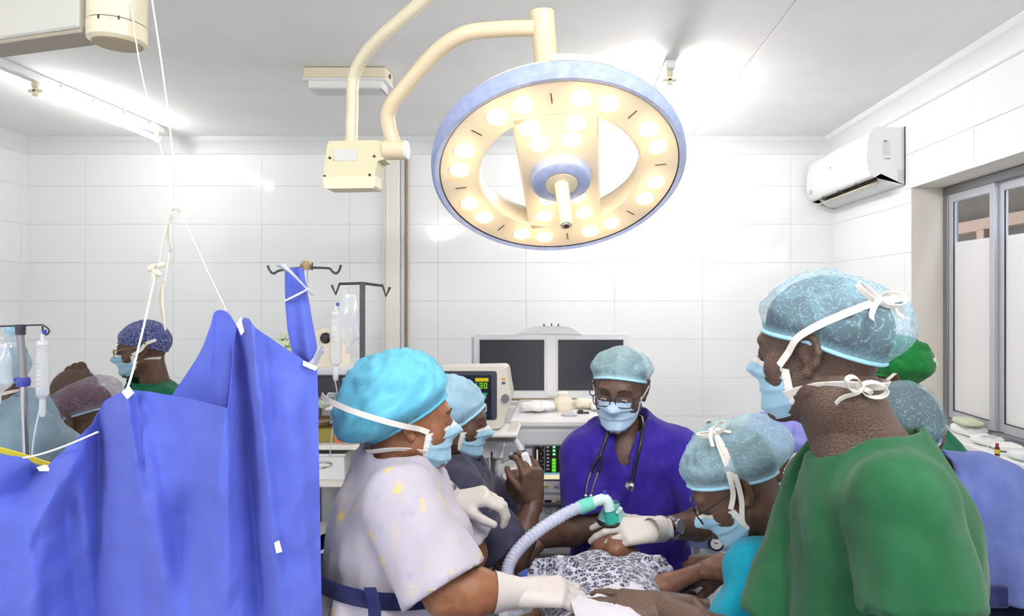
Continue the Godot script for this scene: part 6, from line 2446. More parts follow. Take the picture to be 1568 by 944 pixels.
func breathing_module() -> void:
	var d := 2.40
	var o := base("breathing_module", Vector3(P(740, 0, d).x, 0, -d - 0.05))
	tag(o, "white breathing module with canisters and a curved arm under the beige monitor", "medical machine")
	var b := MB.new()
	b.box(P(722, 693, d) - Vector3(0, 0, 0.10), Vector3(0.20, 0.065, 0.16), Basis(), 0.008)
	put("head_block", b, M.white_plastic, o)
	for q in [[705, 0.055], [733, 0.060], [762, 0.04]]:
		b = MB.new()
		b.lathe([Vector2(0, 0), Vector2(q[1] * 0.5, 0), Vector2(q[1] * 0.52, 0.01), Vector2(q[1] * 0.52, 0.10), Vector2(q[1] * 0.45, 0.115), Vector2(0, 0.115)], P(q[0], 757, d) - Vector3(0, 0, 0.06), Basis(), 24)
		var cn := put("canister", b, M.white_plastic, o)
		b = MB.new()
		b.lathe([Vector2(q[1] * 0.525, 0.03), Vector2(q[1] * 0.53, 0.032), Vector2(q[1] * 0.53, 0.075), Vector2(q[1] * 0.525, 0.077)], P(q[0], 757, d) - Vector3(0, 0, 0.06), Basis(), 24)
		put("window", b, M.grey_plastic, cn)
	b = MB.new()
	b.box(P(752, 722, d) - Vector3(0, 0, 0.05), Vector3(0.012, 0.14, 0.06), Basis(), 0.003)
	put("upright", b, M.dark_grey, o)
	b = MB.new()
	b.tube(curve([P(748, 675, d), P(770, 674.5, d - 0.02), P(786, 674, d - 0.03), P(793, 681, d - 0.03), P(800, 695, d - 0.03), P(806, 706, d - 0.03)], 5), 0.011, 14)
	put("curved_arm", b, M.white_plastic, o)
	b = MB.new()
	b.box(P(800, 691, d - 0.045), Vector3(0.026, 0.004, 0.006), Basis(Vector3(0, 0, 1), 0.25))
	put("clip", b, M.dark_grey, o)
	b = MB.new()
	b.box(P(785, 718, d) - Vector3(0, 0, 0.07), Vector3(0.075, 0.15, 0.10), Basis(), 0.01)
	put("absorber", b, M.clear_grey, o)
	b = MB.new()
	b.box(P(784, 705, d) + Vector3(0, 0, -0.004), Vector3(0.022, 0.05, 0.02), Basis(), 0.004)
	put("flow_tube", b, M.lilac, o)
	b = MB.new()
	b.box(P(776, 775, d) - Vector3(0, 0, 0.06), Vector3(0.10, 0.16, 0.09), Basis(), 0.008)
	put("lower_block", b, M.white_plastic, o)
	b = MB.new()
	b.box(Vector3(P(722, 0, d).x, 0.42, -d - 0.10), Vector3(0.17, 0.84, 0.11), Basis(), 0.01)
	put("stand", b, M.grey_plastic, o)
	b = MB.new()
	b.box(P(776, 811, d) - Vector3(0, 0, 0.02), Vector3(0.036, 0.02, 0.03), Basis(), 0.004)
	put("green_cap", b, M.green_plastic, o)
	# the white reservoir bag that hangs from the arm
	var bg := packet(P(790, 730, 2.26), Vector3(0.10, 0.075, 0.06), -18, 31)
	tag(put("reservoir_bag", bg, M.white_plastic), "limp white breathing bag under the curved arm", "bag")
	var g := PackedVector3Array()
	for i in 9:
		for j in 6:
			var u := i / 8.0
			var w := j / 5.0
			g.append(P(763 + u * 42, 712 + w * 22 + 6.0 * u * w - 14.0 * u * (1 - w), 2.26 - 0.03 * u) + Vector3(0, 0, 0.012 * sin(u * 5.0 + w * 3.0)))
	var s := MB.new()
	s.sheet(g, 9, 6, 0.003, true)
	tag(put("white_wrapper", s, M.wrap), "opened white wrapper held beside the breathing module", "wrapper")
	var hd := P(817, 768, 1.93)
	b = MB.new()
	b.box(P(809, 715, 1.935), Vector3(0.022, 0.085, 0.014), Basis(Vector3(0, 0, 1), 0.30), 0.004)
	tag(put("white_packet", b, M.white_plastic), "narrow white packet held up in the navy person's hand", "packet")

func side_shelf() -> void:
	var d := 2.62
	var x0 := P(415, 0, d).x
	var x1 := P(610, 0, d).x
	var cx := (x0 + x1) * 0.5
	var o := base("shelf_unit", Vector3(cx, 0, -2.86))
	tag(o, "grey-topped shelf unit behind the drip stand, stacked with supplies", "shelf unit")
	var b := MB.new()
	b.box(Vector3(cx, P(0, 570, d).y, -2.86), Vector3(x1 - x0, 0.028, 0.48), Basis(), 0.006)
	put("top_board", b, M.light_grey, o)
	b = MB.new()
	b.box(Vector3(cx, P(0, 592, d).y, -2.875), Vector3(x1 - x0 - 0.03, 0.09, 0.44), Basis(), 0.004)
	put("drawer_front", b, M.dark_steel, o)
	for y in [P(0, 687, d).y, 0.97, 0.66, 0.35]:
		b = MB.new()
		b.box(Vector3(cx, y, -2.86), Vector3(x1 - x0 - 0.02, 0.02, 0.46), Basis(), 0.003)
		put("shelf_board", b, M.trunk, o)
	for q in [[x0 + 0.014, -2.645], [x1 - 0.014, -2.645], [x0 + 0.014, -3.075], [x1 - 0.014, -3.075]]:
		b = MB.new()
		b.box(Vector3(q[0], P(0, 575, d).y * 0.5, q[1]), Vector3(0.025, P(0, 575, d).y, 0.025), Basis(), 0.003)
		put("leg", b, M.steel, o)
	b = MB.new()
	b.box(Vector3(cx, 0.68, -3.085), Vector3(x1 - x0 - 0.03, 1.3, 0.008))
	put("back_panel", b, M.grey_plastic, o)
	# on top: a small white suction machine with a black knob
	var sy := P(0, 565, d).y + 0.001
	var m := base("suction_pump", Vector3(P(490, 0, 2.72).x, sy, -2.74))
	tag(m, "small cream machine with a black knob on the shelf unit", "medical machine")
	b = MB.new()
	var ol := PackedVector3Array()
	var z := -2.66
	for q in [[476, 563], [476, 520], [482, 509], [492, 504], [506, 504], [514, 509], [516, 522], [516, 563]]:
		ol.append(Vector3((q[0] - 870.0) * 0.00266, maxf(EYE - (q[1] - 458.0) * 0.00266, sy), z))
	extrude(b, ol, Vector3(0, 0, -0.16))
	put("case", b, M.cream_plastic, m)
	b = MB.new()
	b.lathe([Vector2(0, 0.03), Vector2(0.012, 0.03), Vector2(0.014, 0.026), Vector2(0.014, 0.01), Vector2(0.022, 0.006), Vector2(0.022, 0)], Vector3((499 - 870.0) * 0.00266, EYE - (518 - 458.0) * 0.00266, z), Basis(Vector3(1, 0, 0), Vector3(0, 0, 1), Vector3(0, -1, 0)), 20)
	put("knob", b, M.black, m)
	# green and white fluid bag slumped farther left
	tag(put("fluid_pack", packet(P(435, 536, 2.75), Vector3(0.10, 0.13, 0.07), 10, 5), M.wrap_green), "pale green packet on the shelf behind the hanging blue strip", "packet")
	# shelf contents
	var by := P(0, 687, d).y + 0.011
	var box_at := func(px: float, dd: float, w: float, h: float, dp: float, up: float, yaw: float, mt: Material, label: String, cat: String) -> void:
		var q := MB.new()
		q.box(Vector3((px - 870.0) * dd / 1000.0, by + up + h * 0.5, -dd), Vector3(w, h, dp), Basis(Vector3.UP, yaw), 0.003)
		tag(put("carton", q, mt), label, cat)
	box_at.call(502, 2.74, 0.10, 0.055, 0.12, 0.0, 0.1, M.olive, "olive carton on the shelf, left of the orange-edged box", "carton")
	box_at.call(528, 2.72, 0.045, 0.125, 0.10, 0.0, -0.1, M.orange_box, "tall white carton with orange sides on the shelf", "carton")
	box_at.call(518, 2.75, 0.085, 0.05, 0.09, 0.127, 0.05, M.paper, "small white carton lying on top of the supplies", "carton")
	box_at.call(493, 2.76, 0.06, 0.03, 0.09, 0.057, 0.3, M.brown_card, "brown carton on top of the olive one", "carton")
	tag(put("wrapped_packet", packet(P(496, 616, 2.70), Vector3(0.085, 0.05, 0.05), 25, 15), M.wrap_green2), "white and bright green packet on the stacked cartons", "packet")
	b = MB.new()
	b.box(Vector3(P(497, 0, 2.68).x, by + 0.088, -2.68), Vector3(0.07, 0.006, 0.02), Basis(Vector3(0, 0, 1), 0.2), 0.001)
	tag(put("steel_tool", b, M.steel), "steel tool lying across the cartons", "instrument")
	# white bin below
	var bn := base("plastic_bin", P(512, 730, 2.74))
	tag(bn, "open white plastic bin on the shelf board below the cartons", "bin")
	b = MB.new()
	var c := Vector3(P(512, 0, 2.74).x, 1.031, -2.74)
	for q in [[Vector3(0, 0, 0.07), Vector3(0.13, 0.10, 0.004)], [Vector3(0, 0, -0.07), Vector3(0.13, 0.10, 0.004)], [Vector3(0.065, 0, 0), Vector3(0.004, 0.10, 0.14)], [Vector3(-0.065, 0, 0), Vector3(0.004, 0.10, 0.14)], [Vector3(0, -0.048, 0), Vector3(0.13, 0.004, 0.14)]]:
		b.box(c + q[0], q[1], Basis(), 0.001)
	put("body", b, M.white_plastic, bn)
	b = MB.new()
	for q in [[Vector3(0, 0.05, 0.074), Vector3(0.15, 0.012, 0.012)], [Vector3(0, 0.05, -0.074), Vector3(0.15, 0.012, 0.012)], [Vector3(0.069, 0.05, 0), Vector3(0.012, 0.012, 0.15)], [Vector3(-0.069, 0.05, 0), Vector3(0.012, 0.012, 0.15)]]:
		b.box(c + q[0], q[1], Basis(), 0.004)
	put("rim", b, M.white_plastic, bn)
	var rg := MB.new()
	var ring := []
	for k in 33:
		var a := TAU * k / 32.0
		ring.append(P(489, 713, 2.35) + Vector3(cos(a) * 0.042, 0, sin(a) * 0.042))
	rg.tube(ring, 0.004, 8, false)
	tag(put("steel_ring", rg, M.chrome), "shiny steel ring holder beside the white bin", "ring")

func hook_bar(pts: Array, r: float) -> MB:
	var b := MB.new()
	b.tube(pts, r, 8)
	return b

func drip_stands() -> void:
	# the tall one that the blue strip is tied to
	var d := 1.37
	var o := base("drip_stand", Vector3(P(466, 0, d).x, 0, -d))
	tag(o, "chrome drip stand with thin curled hooks, a blue strip tied to it", "drip stand")
	var b := MB.new()
	b.tube([Vector3(P(466, 0, d).x, 0.05, -d), P(466, 408, d)], 0.0075, 14)
	put("pole", b, M.chrome, o)
	put("hook", hook_bar(curve([P(466, 410, d), P(430, 414, d), P(419, 419, d), P(413, 414, d), P(410, 407, d)], 5), 0.0026), M.dark_steel, o)
	put("hook", hook_bar(curve([P(466, 410, d), P(502, 411, d), P(508, 415, d), P(514, 419, d), P(519, 415, d), P(522, 406, d)], 5), 0.0026), M.dark_steel, o)
	b = MB.new()
	b.tube([P(478, 402, d), P(478, 414, d)], 0.002, 8)
	put("pin", b, M.dark_steel, o)
	b = MB.new()
	b.lathe([Vector2(0, -0.006), Vector2(0.010, -0.006), Vector2(0.011, 0.004), Vector2(0.006, 0.012), Vector2(0, 0.013)], P(468, 409, d), Basis(), 14)
	put("collar", b, M.brass, o)
	b = MB.new()
	b.lathe([Vector2(0, 0), Vector2(0.10, 0.0), Vector2(0.10, 0.02), Vector2(0.02, 0.06)], Vector3(P(466, 0, d).x, 0, -d), Basis(), 28)
	put("foot", b, M.steel, o)
	# the flat black one farther back
	d = 2.2
	o = base("drip_stand", Vector3(P(555, 0, d).x, 0, -d))
	tag(o, "black drip stand with V-shaped hooks behind the turquoise cap", "drip stand")
	b = MB.new()
	b.box(Vector3(P(555, 0, d).x, (P(0, 434, d).y + 0.05) * 0.5, -d), Vector3(0.017, P(0, 434, d).y - 0.05, 0.012), Basis(), 0.002)
	put("pole", b, M.stone_black, o)
	put("hook", hook_bar([P(555, 434, d), P(520, 435, d), P(514, 451, d), P(508, 437, d)], 0.0048), M.dark_steel, o)
	put("hook", hook_bar([P(555, 434, d), P(586, 438, d), P(591, 454, d), P(597, 440, d)], 0.0048), M.dark_steel, o)
	b = MB.new()
	b.lathe([Vector2(0, 0), Vector2(0.20, 0.0), Vector2(0.20, 0.02), Vector2(0.02, 0.06)], Vector3(P(555, 0, d).x, 0, -d), Basis(), 28)
	put("foot", b, M.steel, o)
	# what hangs on it: a burette and a soft fluid bag
	drip_bag("fluid_bag", "soft clear fluid bag hanging on the black drip stand", Vector3(P(534, 446, d).x, P(0, 446, d).y, -d + 0.004), 0.075, 0.17)
	burette("drip_burette", "clear graduated drip chamber hanging in front of the fluid bag", P(513, 482, 2.12), P(514, 562, 2.12), 0.018)
	# stand at the far left
	d = 1.72
	o = base("drip_stand", Vector3(P(41, 0, d).x, 0, -d))
	tag(o, "steel drip stand with a dark cap and looped hooks at the far left", "drip stand")
	b = MB.new()
	b.tube([P(31, 512, d), P(37, 592, d)], 0.0085, 14)
	put("upper_pole", b, M.steel, o)
	b = MB.new()
	b.tube([P(36, 586, d), P(41, 712, d), Vector3(P(41, 0, d).x, 0.05, -d)], 0.0075, 14)
	put("lower_pole", b, M.chrome, o)
	b = MB.new()
	b.lathe([Vector2(0, -0.014), Vector2(0.011, -0.014), Vector2(0.0115, 0.013), Vector2(0, 0.014)], P(31.5, 505, d), Basis(), 18)
	put("cap", b, M.purple_black, o)
	b = MB.new()
	b.lathe([Vector2(0, -0.012), Vector2(0.014, -0.012), Vector2(0.016, 0.0), Vector2(0.013, 0.012), Vector2(0, 0.012)], P(36, 585, d), Basis(), 16)
	b.box(P(31, 583, d), Vector3(0.03, 0.012, 0.014), Basis(Vector3(0, 0, 1), -0.2), 0.003)
	put("clamp", b, M.navy_plastic, o)
	put("hook", hook_bar(curve([P(32, 499, d), P(60, 498, d), P(66, 498.5, d), P(74, 504, d), P(75, 509, d), P(71, 513, d), P(66, 510, d), P(65, 500, d)], 5), 0.0022), M.dark_steel, o)
	put("hook", hook_bar([P(32, 499, d), P(0, 500, d), P(-20, 500, d), P(-26, 508, d)], 0.0022), M.dark_steel, o)
	b = MB.new()
	b.lathe([Vector2(0, 0), Vector2(0.18, 0.0), Vector2(0.18, 0.02), Vector2(0.02, 0.06)], Vector3(P(41, 0, d).x, 0, -d), Basis(), 28)
	put("foot", b, M.steel, o)
	burette("drip_burette", "clear drip chamber with a blue tip beside the far left stand", P(65, 528, 1.70), P(65, 612, 1.70), 0.0145)
	var bo := base("water_bottle", P(16, 590, 1.74))
	tag(bo, "clear plastic bottle with a light-blue cap hanging by the far left stand", "bottle")
	b = MB.new()
	b.lathe([Vector2(0, 0), Vector2(0.022, 0), Vector2(0.026, 0.006), Vector2(0.026, 0.03), Vector2(0.0235, 0.04), Vector2(0.026, 0.05), Vector2(0.026, 0.085), Vector2(0.018, 0.115), Vector2(0.011, 0.125), Vector2(0.011, 0.135)], P(16, 587, 1.76), Basis(), 24)
	put("body", b, M.bottle, bo)
	b = MB.new()
	b.lathe([Vector2(0, 0.135), Vector2(0.013, 0.133), Vector2(0.013, 0.152), Vector2(0, 0.153)], P(16, 587, 1.76), Basis(), 20)
	put("cap", b, M.mask, bo)
	drip_bag("fluid_bag", "crumpled clear fluid bag at the left edge beside the bottle", P(-2, 520, 1.73), 0.07, 0.13)
	# tubing
	b = MB.new()
	b.tube(curve([P(513, 584, 2.12), P(516, 605, 2.14), P(511, 640, 2.2), P(505, 700, 2.25)], 6), 0.0022, 8)
	tag(put("drip_line", b, M.frost), "thin clear line running down from the graduated drip chamber", "tubing")
	b = MB.new()
	b.tube(curve([P(62, 622, 1.70), P(58, 640, 1.69), P(52, 670, 1.68), P(48, 705, 1.68)], 6), 0.002, 8)
	tag(put("drip_line", b, M.frost), "thin clear line running down in front of the grey-blue scrubs", "tubing")

func drip_bag(called: String, label: String, top: Vector3, w: float, h: float) -> void:
	var o := base(called, top - Vector3(0, h + 0.03, 0))
	tag(o, label, "fluid bag")
	var g := PackedVector3Array()
	for i in 15:
		var t := i / 14.0
		var ww := w * (0.55 + 0.45 * sin(minf(1.0, t * 2.2) * PI / 2)) * (1.0 - 0.75 * smoothstep(0.82, 1.0, t))
		for j in 20:
			var a := TAU * j / 20
			g.append(top - Vector3(0, 0.012 + h * t, 0) + Vector3(cos(a) * ww * 0.5 + 0.003 * sin(t * 9.0), 0, sin(a) * 0.020 * sin(PI * clampf(t, 0.04, 0.96))))
	var b := MB.new()
	b.grid(g, 15, 20, false, true, true)
	put("pouch", b, M.bag_clear, o)
	b = MB.new()
	b.tube([top - Vector3(0, h + 0.012, 0), top - Vector3(0, h + 0.04, 0)], 0.0055, 12)
	put("port", b, M.light_grey, o)
	b = MB.new()
	var rg := []
	for k in 17:
		var a := TAU * k / 16.0
		rg.append(top + Vector3(cos(a) * 0.010, sin(a) * 0.010 - 0.002, 0.0))
	b.tube(rg, 0.0018, 6, false)
	put("hanger", b, M.light_grey, o)

func burette(called: String, label: String, top: Vector3, bot: Vector3, r: float) -> void:
	var o := base(called, bot - Vector3(0, 0.04, 0))
	tag(o, label, "drip chamber")
	var h := top.y - bot.y
	var b := MB.new()
	b.lathe([Vector2(r * 0.4, 0), Vector2(r, 0.012), Vector2(r, h - 0.01), Vector2(r * 0.85, h)], bot, Basis(), 22)
	put("barrel", b, M.bag_clear, o)
	b = MB.new()
	b.lathe([Vector2(0, h), Vector2(r * 0.95, h), Vector2(r * 0.9, h + 0.008), Vector2(r * 0.3, h + 0.012), Vector2(r * 0.3, h + 0.03), Vector2(0, h + 0.031)], bot, Basis(), 20)
	put("lid", b, M.light_grey, o)
	b = MB.new()
	b.box(bot + Vector3(r * 0.35, h + 0.033, 0), Vector3(0.009, 0.012, 0.009), Basis(), 0.002)
	put("blue_tip", b, M.navy_plastic, o)
	b = MB.new()
	for k in 9:
		b.box(bot + Vector3(0, 0.03 + (h - 0.05) * k / 8.0, r + 0.0003), Vector3(r * (0.9 if k % 4 == 0 else 0.5), 0.0012, 0.0006))
	put("scale_mark", b, M.grey_plastic, o).set_meta("kind", "stuff")
	b = MB.new()
	b.lathe([Vector2(0, -0.046), Vector2(r * 0.35, -0.045), Vector2(r * 0.5, -0.035), Vector2(r * 0.5, -0.004), Vector2(r * 0.4, 0.001)], bot, Basis(), 16)
	put("drip_cup", b, M.frost, o)

func wall_gauge() -> void:
	# white blood-pressure gauge on a pale cabinet between the violet and teal people
	var d := 2.05
	var o := base("supply_trolley", Vector3(P(1090, 0, 2.2).x, 0, -2.44))
	tag(o, "white trolley with blue bands standing behind the teal person's mask", "trolley")
	var b := MB.new()
	b.box(Vector3(P(1106, 0, 2.3).x, (P(0, 800, 2.24).y + 0.06) * 0.5, -2.42), Vector3(0.22, P(0, 800, 2.24).y - 0.06, 0.34), Basis(), 0.02)
	put("body", b, M.white_plastic, o)
	b = MB.new()
	b.box(Vector3(P(1083, 0, 2.24).x, P(0, 832, 2.24).y, -2.248), Vector3(0.16, 0.045, 0.006), Basis(Vector3(0, 0, 1), -0.12), 0.002)
	put("band", b, M.band_blue, o)
	for sx in [-1.0, 1.0]:
		for sz in [-1.0, 1.0]:
			b = MB.new()
			b.ball(Vector3(P(1106, 0, 2.3).x + sx * 0.1, 0.03, -2.42 + sz * 0.13), Vector3(0.02, 0.03, 0.03), Basis(), 14, 8)
			put("caster", b, M.black, o)
	var g := base("pressure_gauge", P(1096, 831, 2.235))
	tag(g, "round white pressure gauge with a black ring beside the teal scrubs", "gauge")
	var bs := Basis(Vector3(1, 0, 0), Vector3(0, 0, 1), Vector3(0, -1, 0))
	var c := P(1096, 831, 2.234)
	b = MB.new()
	b.lathe([Vector2(0, 0.010), Vector2(0.022, 0.010)], c, bs, 32)
	put("dial", b, M.paper, g)
	b = MB.new()
	b.lathe([Vector2(0.0205, 0.009), Vector2(0.021, 0.014), Vector2(0.026, 0.014), Vector2(0.027, 0.0)], c, bs, 32)
	put("ring", b, M.black, g)
	b = MB.new()
	b.box(c + Vector3(-0.001, 0.001, 0.0115), Vector3(0.013, 0.003, 0.001), Basis(Vector3(0, 0, 1), -0.3))
	put("needle", b, M.black, g)

# ---------------------------------------------------------------- table
func build_table() -> void:
	var o := base("operating_table", Vector3(0.085, 0, -1.2))
	tag(o, "operating table spread with blue sheets under the patient", "operating table")
	var b := MB.new()
	b.box(Vector3(0.075, 0.865, -1.2), Vector3(0.44, 0.07, 1.36), Basis(), 0.02)
	put("mattress", b, M.dark_grey, o)
	b = MB.new()
	b.box(Vector3(0.085, 0.42, -1.2), Vector3(0.30, 0.80, 0.40), Basis(), 0.03)
	put("column", b, M.steel, o)
	b = MB.new()
	b.box(Vector3(0.085, 0.03, -1.2), Vector3(0.44, 0.06, 0.8), Basis(), 0.02)
	put("foot", b, M.steel, o)
	# sheet: lies on the mattress with bulges beside the patient and hangs over the sides
	var nz := FastNoiseLite.new()
	nz.seed = 17
	nz.frequency = 1.0
	var nu := 60
	var nv := 64
	var g := PackedVector3Array()
	for i in nu:
		var z := lerpf(-1.90, -0.54, float(i) / (nu - 1))
		for j in nv:
			var s := lerpf(-0.62, 0.62, float(j) / (nv - 1))
			var x := clampf(s, -0.225, 0.225)
			var y := 0.908
			var over := absf(s) - 0.225
			if over > 0.0:
				x = signf(s) * (0.225 + 0.008 + 0.008 * sin(z * 16.0 + s * 3.0))
				y = 0.905 - over
			y += 0.012 * nz.get_noise_2d(x * 14.0, z * 12.0) + 0.010 * absf(nz.get_noise_2d(x * 30.0 + 9.0, z * 24.0))
			# soft bulge by the patient's right shoulder
			var q := Vector2(x + 0.175, z + 1.70)
			y += 0.105 * exp(-(q.x * q.x / 0.005 + q.y * q.y / 0.012)) if over <= 0 else 0.0
			g.append(Vector3(0.075 + x, maxf(y, 0.905) if over <= 0 else y, z))
	b = MB.new()
	b.sheet(g, nu, nv, 0.003, false)
	tag(put("table_sheet", b, M.sheet_blue), "crumpled blue sheet covering the operating table", "sheet")
	# white cloth over the patient's belly
	g = PackedVector3Array()
	for i in 24:
		for j in 22:
			var u := i / 23.0
			var v := j / 21.0
			var x := 0.085 + lerpf(-0.085 + 0.05 * v, 0.13, u) - 0.01
			var z := lerpf(-1.50 + 0.05 * sin(u * 7.0) + 0.05 * sin(u * PI), -1.18, v)
			var r := Vector2((x - 0.08) / 0.160, 0)
			var y := 0.985 + 0.098 * sqrt(maxf(0.0, 1.0 - r.x * r.x)) - 0.004
			y += 0.008 * nz.get_noise_2d(x * 16.0 + 4.0, z * 16.0)
			g.append(Vector3(x, y, z))
	b = MB.new()
	b.sheet(g, 24, 22, 0.004, true)
	tag(put("white_cloth", b, M.cloth_white), "white cloth laid over the patient's belly", "cloth")
	# small wrapped items by the gloved hand
	tag(put("wrapped_swab", packet(P(790, 932, 1.42), Vector3(0.07, 0.03, 0.05), 12, 61), M.frost), "clear crumpled wrapper on the blue sheet by the white glove", "wrapper")

func drape_sheet(cols: Array, nrow: int, dist: Callable, bottom: float) -> PackedVector3Array:
	var g := PackedVector3Array()
	for c in cols:
		for r in nrow:
			var t := float(r) / (nrow - 1)
			var px: float = lerpf(c[0], c[2], t)
			var py: float = lerpf(c[1], bottom, t)
			g.append(P(px, py, dist.call(px, py, t, c[0])))
	return g

func build_drapes() -> void:
	# the big drape hung on strings across the left of the picture
	var edge := [[-150, 690], [-60, 692], [0, 697], [30, 700], [44, 704], [52, 712], [60, 716], [72, 715], [86, 700], [100, 688], [122, 668], [142, 650], [149, 634], [160, 614], [178, 604], [192, 598], [205, 598], [225, 600], [262, 606], [285, 610], [306, 615], [325, 620], [340, 624], [349, 626], [353, 600], [356, 560], [359, 520], [363, 501], [368, 499], [373, 487], [380, 488], [392, 503], [414, 518], [440, 536], [458, 547], [472, 557], [486, 564]]
	var cols := []
	var n := 150
	var total := edge.size() - 1
	for k in n + 1:
		var f := float(k) / n * total
		var i := mini(int(f), total - 1)
		var t := f - i
		var x: float = lerpf(edge[i][0], edge[i + 1][0], t)
		var y: float = lerpf(edge[i][1], edge[i + 1][1], t)
		cols.append([x, y, x + (12.0 * smoothstep(300, 490, x))])
	var nz := FastNoiseLite.new()
	nz.seed = 23
	nz.frequency = 1.0
	# each fold is a crease line on the cloth: top x, y, lower x, y, width, depth
	var folds := [[192, 600, 246, 900, 26, 0.040], [152, 640, 150, 950, 18, -0.040], [205, 600, 222, 760, 10, -0.018], [350, 600, 330, 760, 30, 0.022], [363, 500, 400, 920, 22, -0.045], [384, 500, 420, 900, 14, 0.030], [330, 480, 345, 600, 30, 0.030], [440, 600, 455, 940, 34, 0.020], [110, 700, 60, 800, 24, 0.022], [60, 716, 30, 760, 22, -0.022], [100, 760, 118, 940, 26, -0.022], [290, 760, 262, 940, 40, -0.020], [20, 780, 28, 940, 40, 0.018]]
	var dist := func(px: float, py: float, t: float, x0: float) -> float:
		var d := 1.335 + 0.03 * sin(px * 0.012)
		for q in folds:
			var u := clampf((py - q[1]) / (q[3] - q[1]), -0.15, 1.3)
			var fx: float = lerpf(q[0], q[2], u)
			var w: float = q[4] * (0.7 + 0.5 * maxf(u, 0.0))
			var fade := smoothstep(-0.15, 0.15, u) * (1.0 - 0.5 * smoothstep(0.8, 1.3, u))
			var e := (px - fx) / w
			d -= q[5] * fade * exp(-pow(absf(e), 1.25)) * 1.7
			# the sharper lip of the crease
			d -= q[5] * 0.35 * fade * exp(-pow((px - fx - w * 0.6) / (w * 0.35), 2.0))
		d += 0.010 * nz.get_noise_2d(px * 0.010 + py * 0.006, py * 0.004)
		return d
	var nrow := 90
	var g := drape_sheet(cols, nrow, dist, 1230.0)
	var b := MB.new()
	b.sheet(g, n + 1, nrow, 0.0012, true)
	var o := base("surgical_drape", Vector3(P(200, 0, 1.36).x, 0.7, -1.36))
	tag(o, "big creased blue drape hung on strings across the near left", "drape")
	put("cloth", b, M.drape, o)
	# folded-back corner flap behind the peak
	b = MB.new()
	var fl := PackedVector3Array()
	var crest := curve([Vector3(240, 640, 0), Vector3(262, 607, 0), Vector3(290, 566, 0), Vector3(308, 536, 0), Vector3(321, 502, 0), Vector3(328, 480, 0), Vector3(337, 475, 0), Vector3(348, 479, 0), Vector3(357, 490, 0), Vector3(366, 506, 0), Vector3(376, 520, 0)], 4)
	for q: Vector3 in crest:
		for j in 16:
			var v := j / 15.0
			var px := q.x + (q.x - 330.0) * 0.25 * v
			var py := lerpf(q.y, 720.0, v)
			fl.append(P(px, py, 1.372 - 0.016 * exp(-pow((px - 352 + v * 14.0) / 14.0, 2.0)) - 0.012 * exp(-pow((px - 322) / 10.0, 2.0)) * (1.0 - v) + 0.008 * nz.get_noise_2d(px * 0.02, py * 0.01)))
	b.sheet(fl, crest.size(), 16, 0.0012, true)
	put("inner_fold", b, M.drape, o)
	# white tapes and tags where it is pegged up
	var tags := [[[186, 601], [196, 592], [204, 603], [195, 612]], [[56, 716], [66, 713], [87, 716], [78, 722], [60, 722]], [[362, 497], [368, 487], [374, 508], [369, 514]], [[464, 553], [480, 560], [486, 563], [483, 568], [464, 560]], [[420, 832], [426, 829], [431, 846], [423, 848]]]
	for q in tags:
		var ol := PackedVector3Array()
		var cxy := Vector2.ZERO
		for e in q:
			cxy += Vector2(e[0], e[1]) / q.size()
		var dd: float = dist.call(cxy.x, cxy.y, 0.1, cxy.x) - 0.012
		for e in q:
			ol.append(P(e[0], e[1], dd))
		b = MB.new()
		extrude(b, ol, Vector3(0, 0, -0.004))
		put("tape_tag", b, M.string, o)
	# narrow strip tied over the drip stand
	var st := base("drape_strip", P(458, 480, 1.35))
	tag(st, "narrow blue drape strip tied over the chrome drip stand", "drape")
	g = PackedVector3Array()
	var L := [[436, 412], [436, 440], [437, 470], [440, 505], [446, 535], [452, 548], [462, 562]]
	var R := [[464, 410], [470, 440], [474, 465], [479, 495], [484, 520], [487, 540], [488, 556]]
	for i in 7:
		for j in 12:
			var v := j / 11.0
			var p := Vector2(L[i][0], L[i][1]).lerp(Vector2(R[i][0], R[i][1]), v)
			g.append(P(p.x, p.y, 1.356 - 0.012 * sin(v * PI) - 0.007 * sin(v * 9.0 + i * 0.5)))
	b = MB.new()
	b.sheet(g, 7, 12, 0.002, false)
	put("front", b, M.drape, st)
	g = PackedVector3Array()
	for i in 7:
		for j in 5:
			var u := i / 6.0
			var v := j / 4.0
			var a := Vector2(424, 413).lerp(Vector2(456, 430), u) if u < 0.6 else Vector2(443.2, 423.2).lerp(Vector2(468, 446), (u - 0.6) / 0.4)
			g.append(P(a.x + v * 14.0 - 2, a.y - 6.0 + v * (-3.0 + 6.0 * u) + 10.0 * v * u, 1.334 - 0.010 * sin(v * PI)))
	b = MB.new()
	b.sheet(g, 7, 5, 0.002, false)
	var fl2 := put("turned_fold", b, M.drape_back, st)
	fl2.set_meta("label", "pale inner side folded over")
	b = MB.new()
	b.tube([P(437, 461, 1.345), P(455, 452, 1.328), P(472, 443, 1.345)], 0.0022, 8)
	put("binding_string", b, M.string, st)
	g = PackedVector3Array()
	for i in 8:
		for j in 5:
			var u := i / 7.0
			var v := j / 4.0
			g.append(P(470 + u * 24 + 4 * v, 556 - u * 26 + 12 * v + 4.0 * sin(u * 6.0), 1.335 - 0.02 * sin(u * 4.0 + v * 2.0)))
	b = MB.new()
	b.sheet(g, 8, 5, 0.0015, false)
	put("loose_corner", b, M.drape_back, st)
	# strings
	string_on("string", "white string falling from the ceiling beside the tube light to the knot", [P(226, -40, 1.50), P(236, 20, 1.47), P(252, 130, 1.43), P(262, 212, 1.41), P(276, 320, 1.40)], 0.0018)
	string_on("string", "fainter white string running from the ceiling arm down to the knot", [P(196, -30, 1.50), P(208, 62, 1.47), P(222, 135, 1.44), P(246, 225, 1.42), P(267, 318, 1.40)], 0.0014)
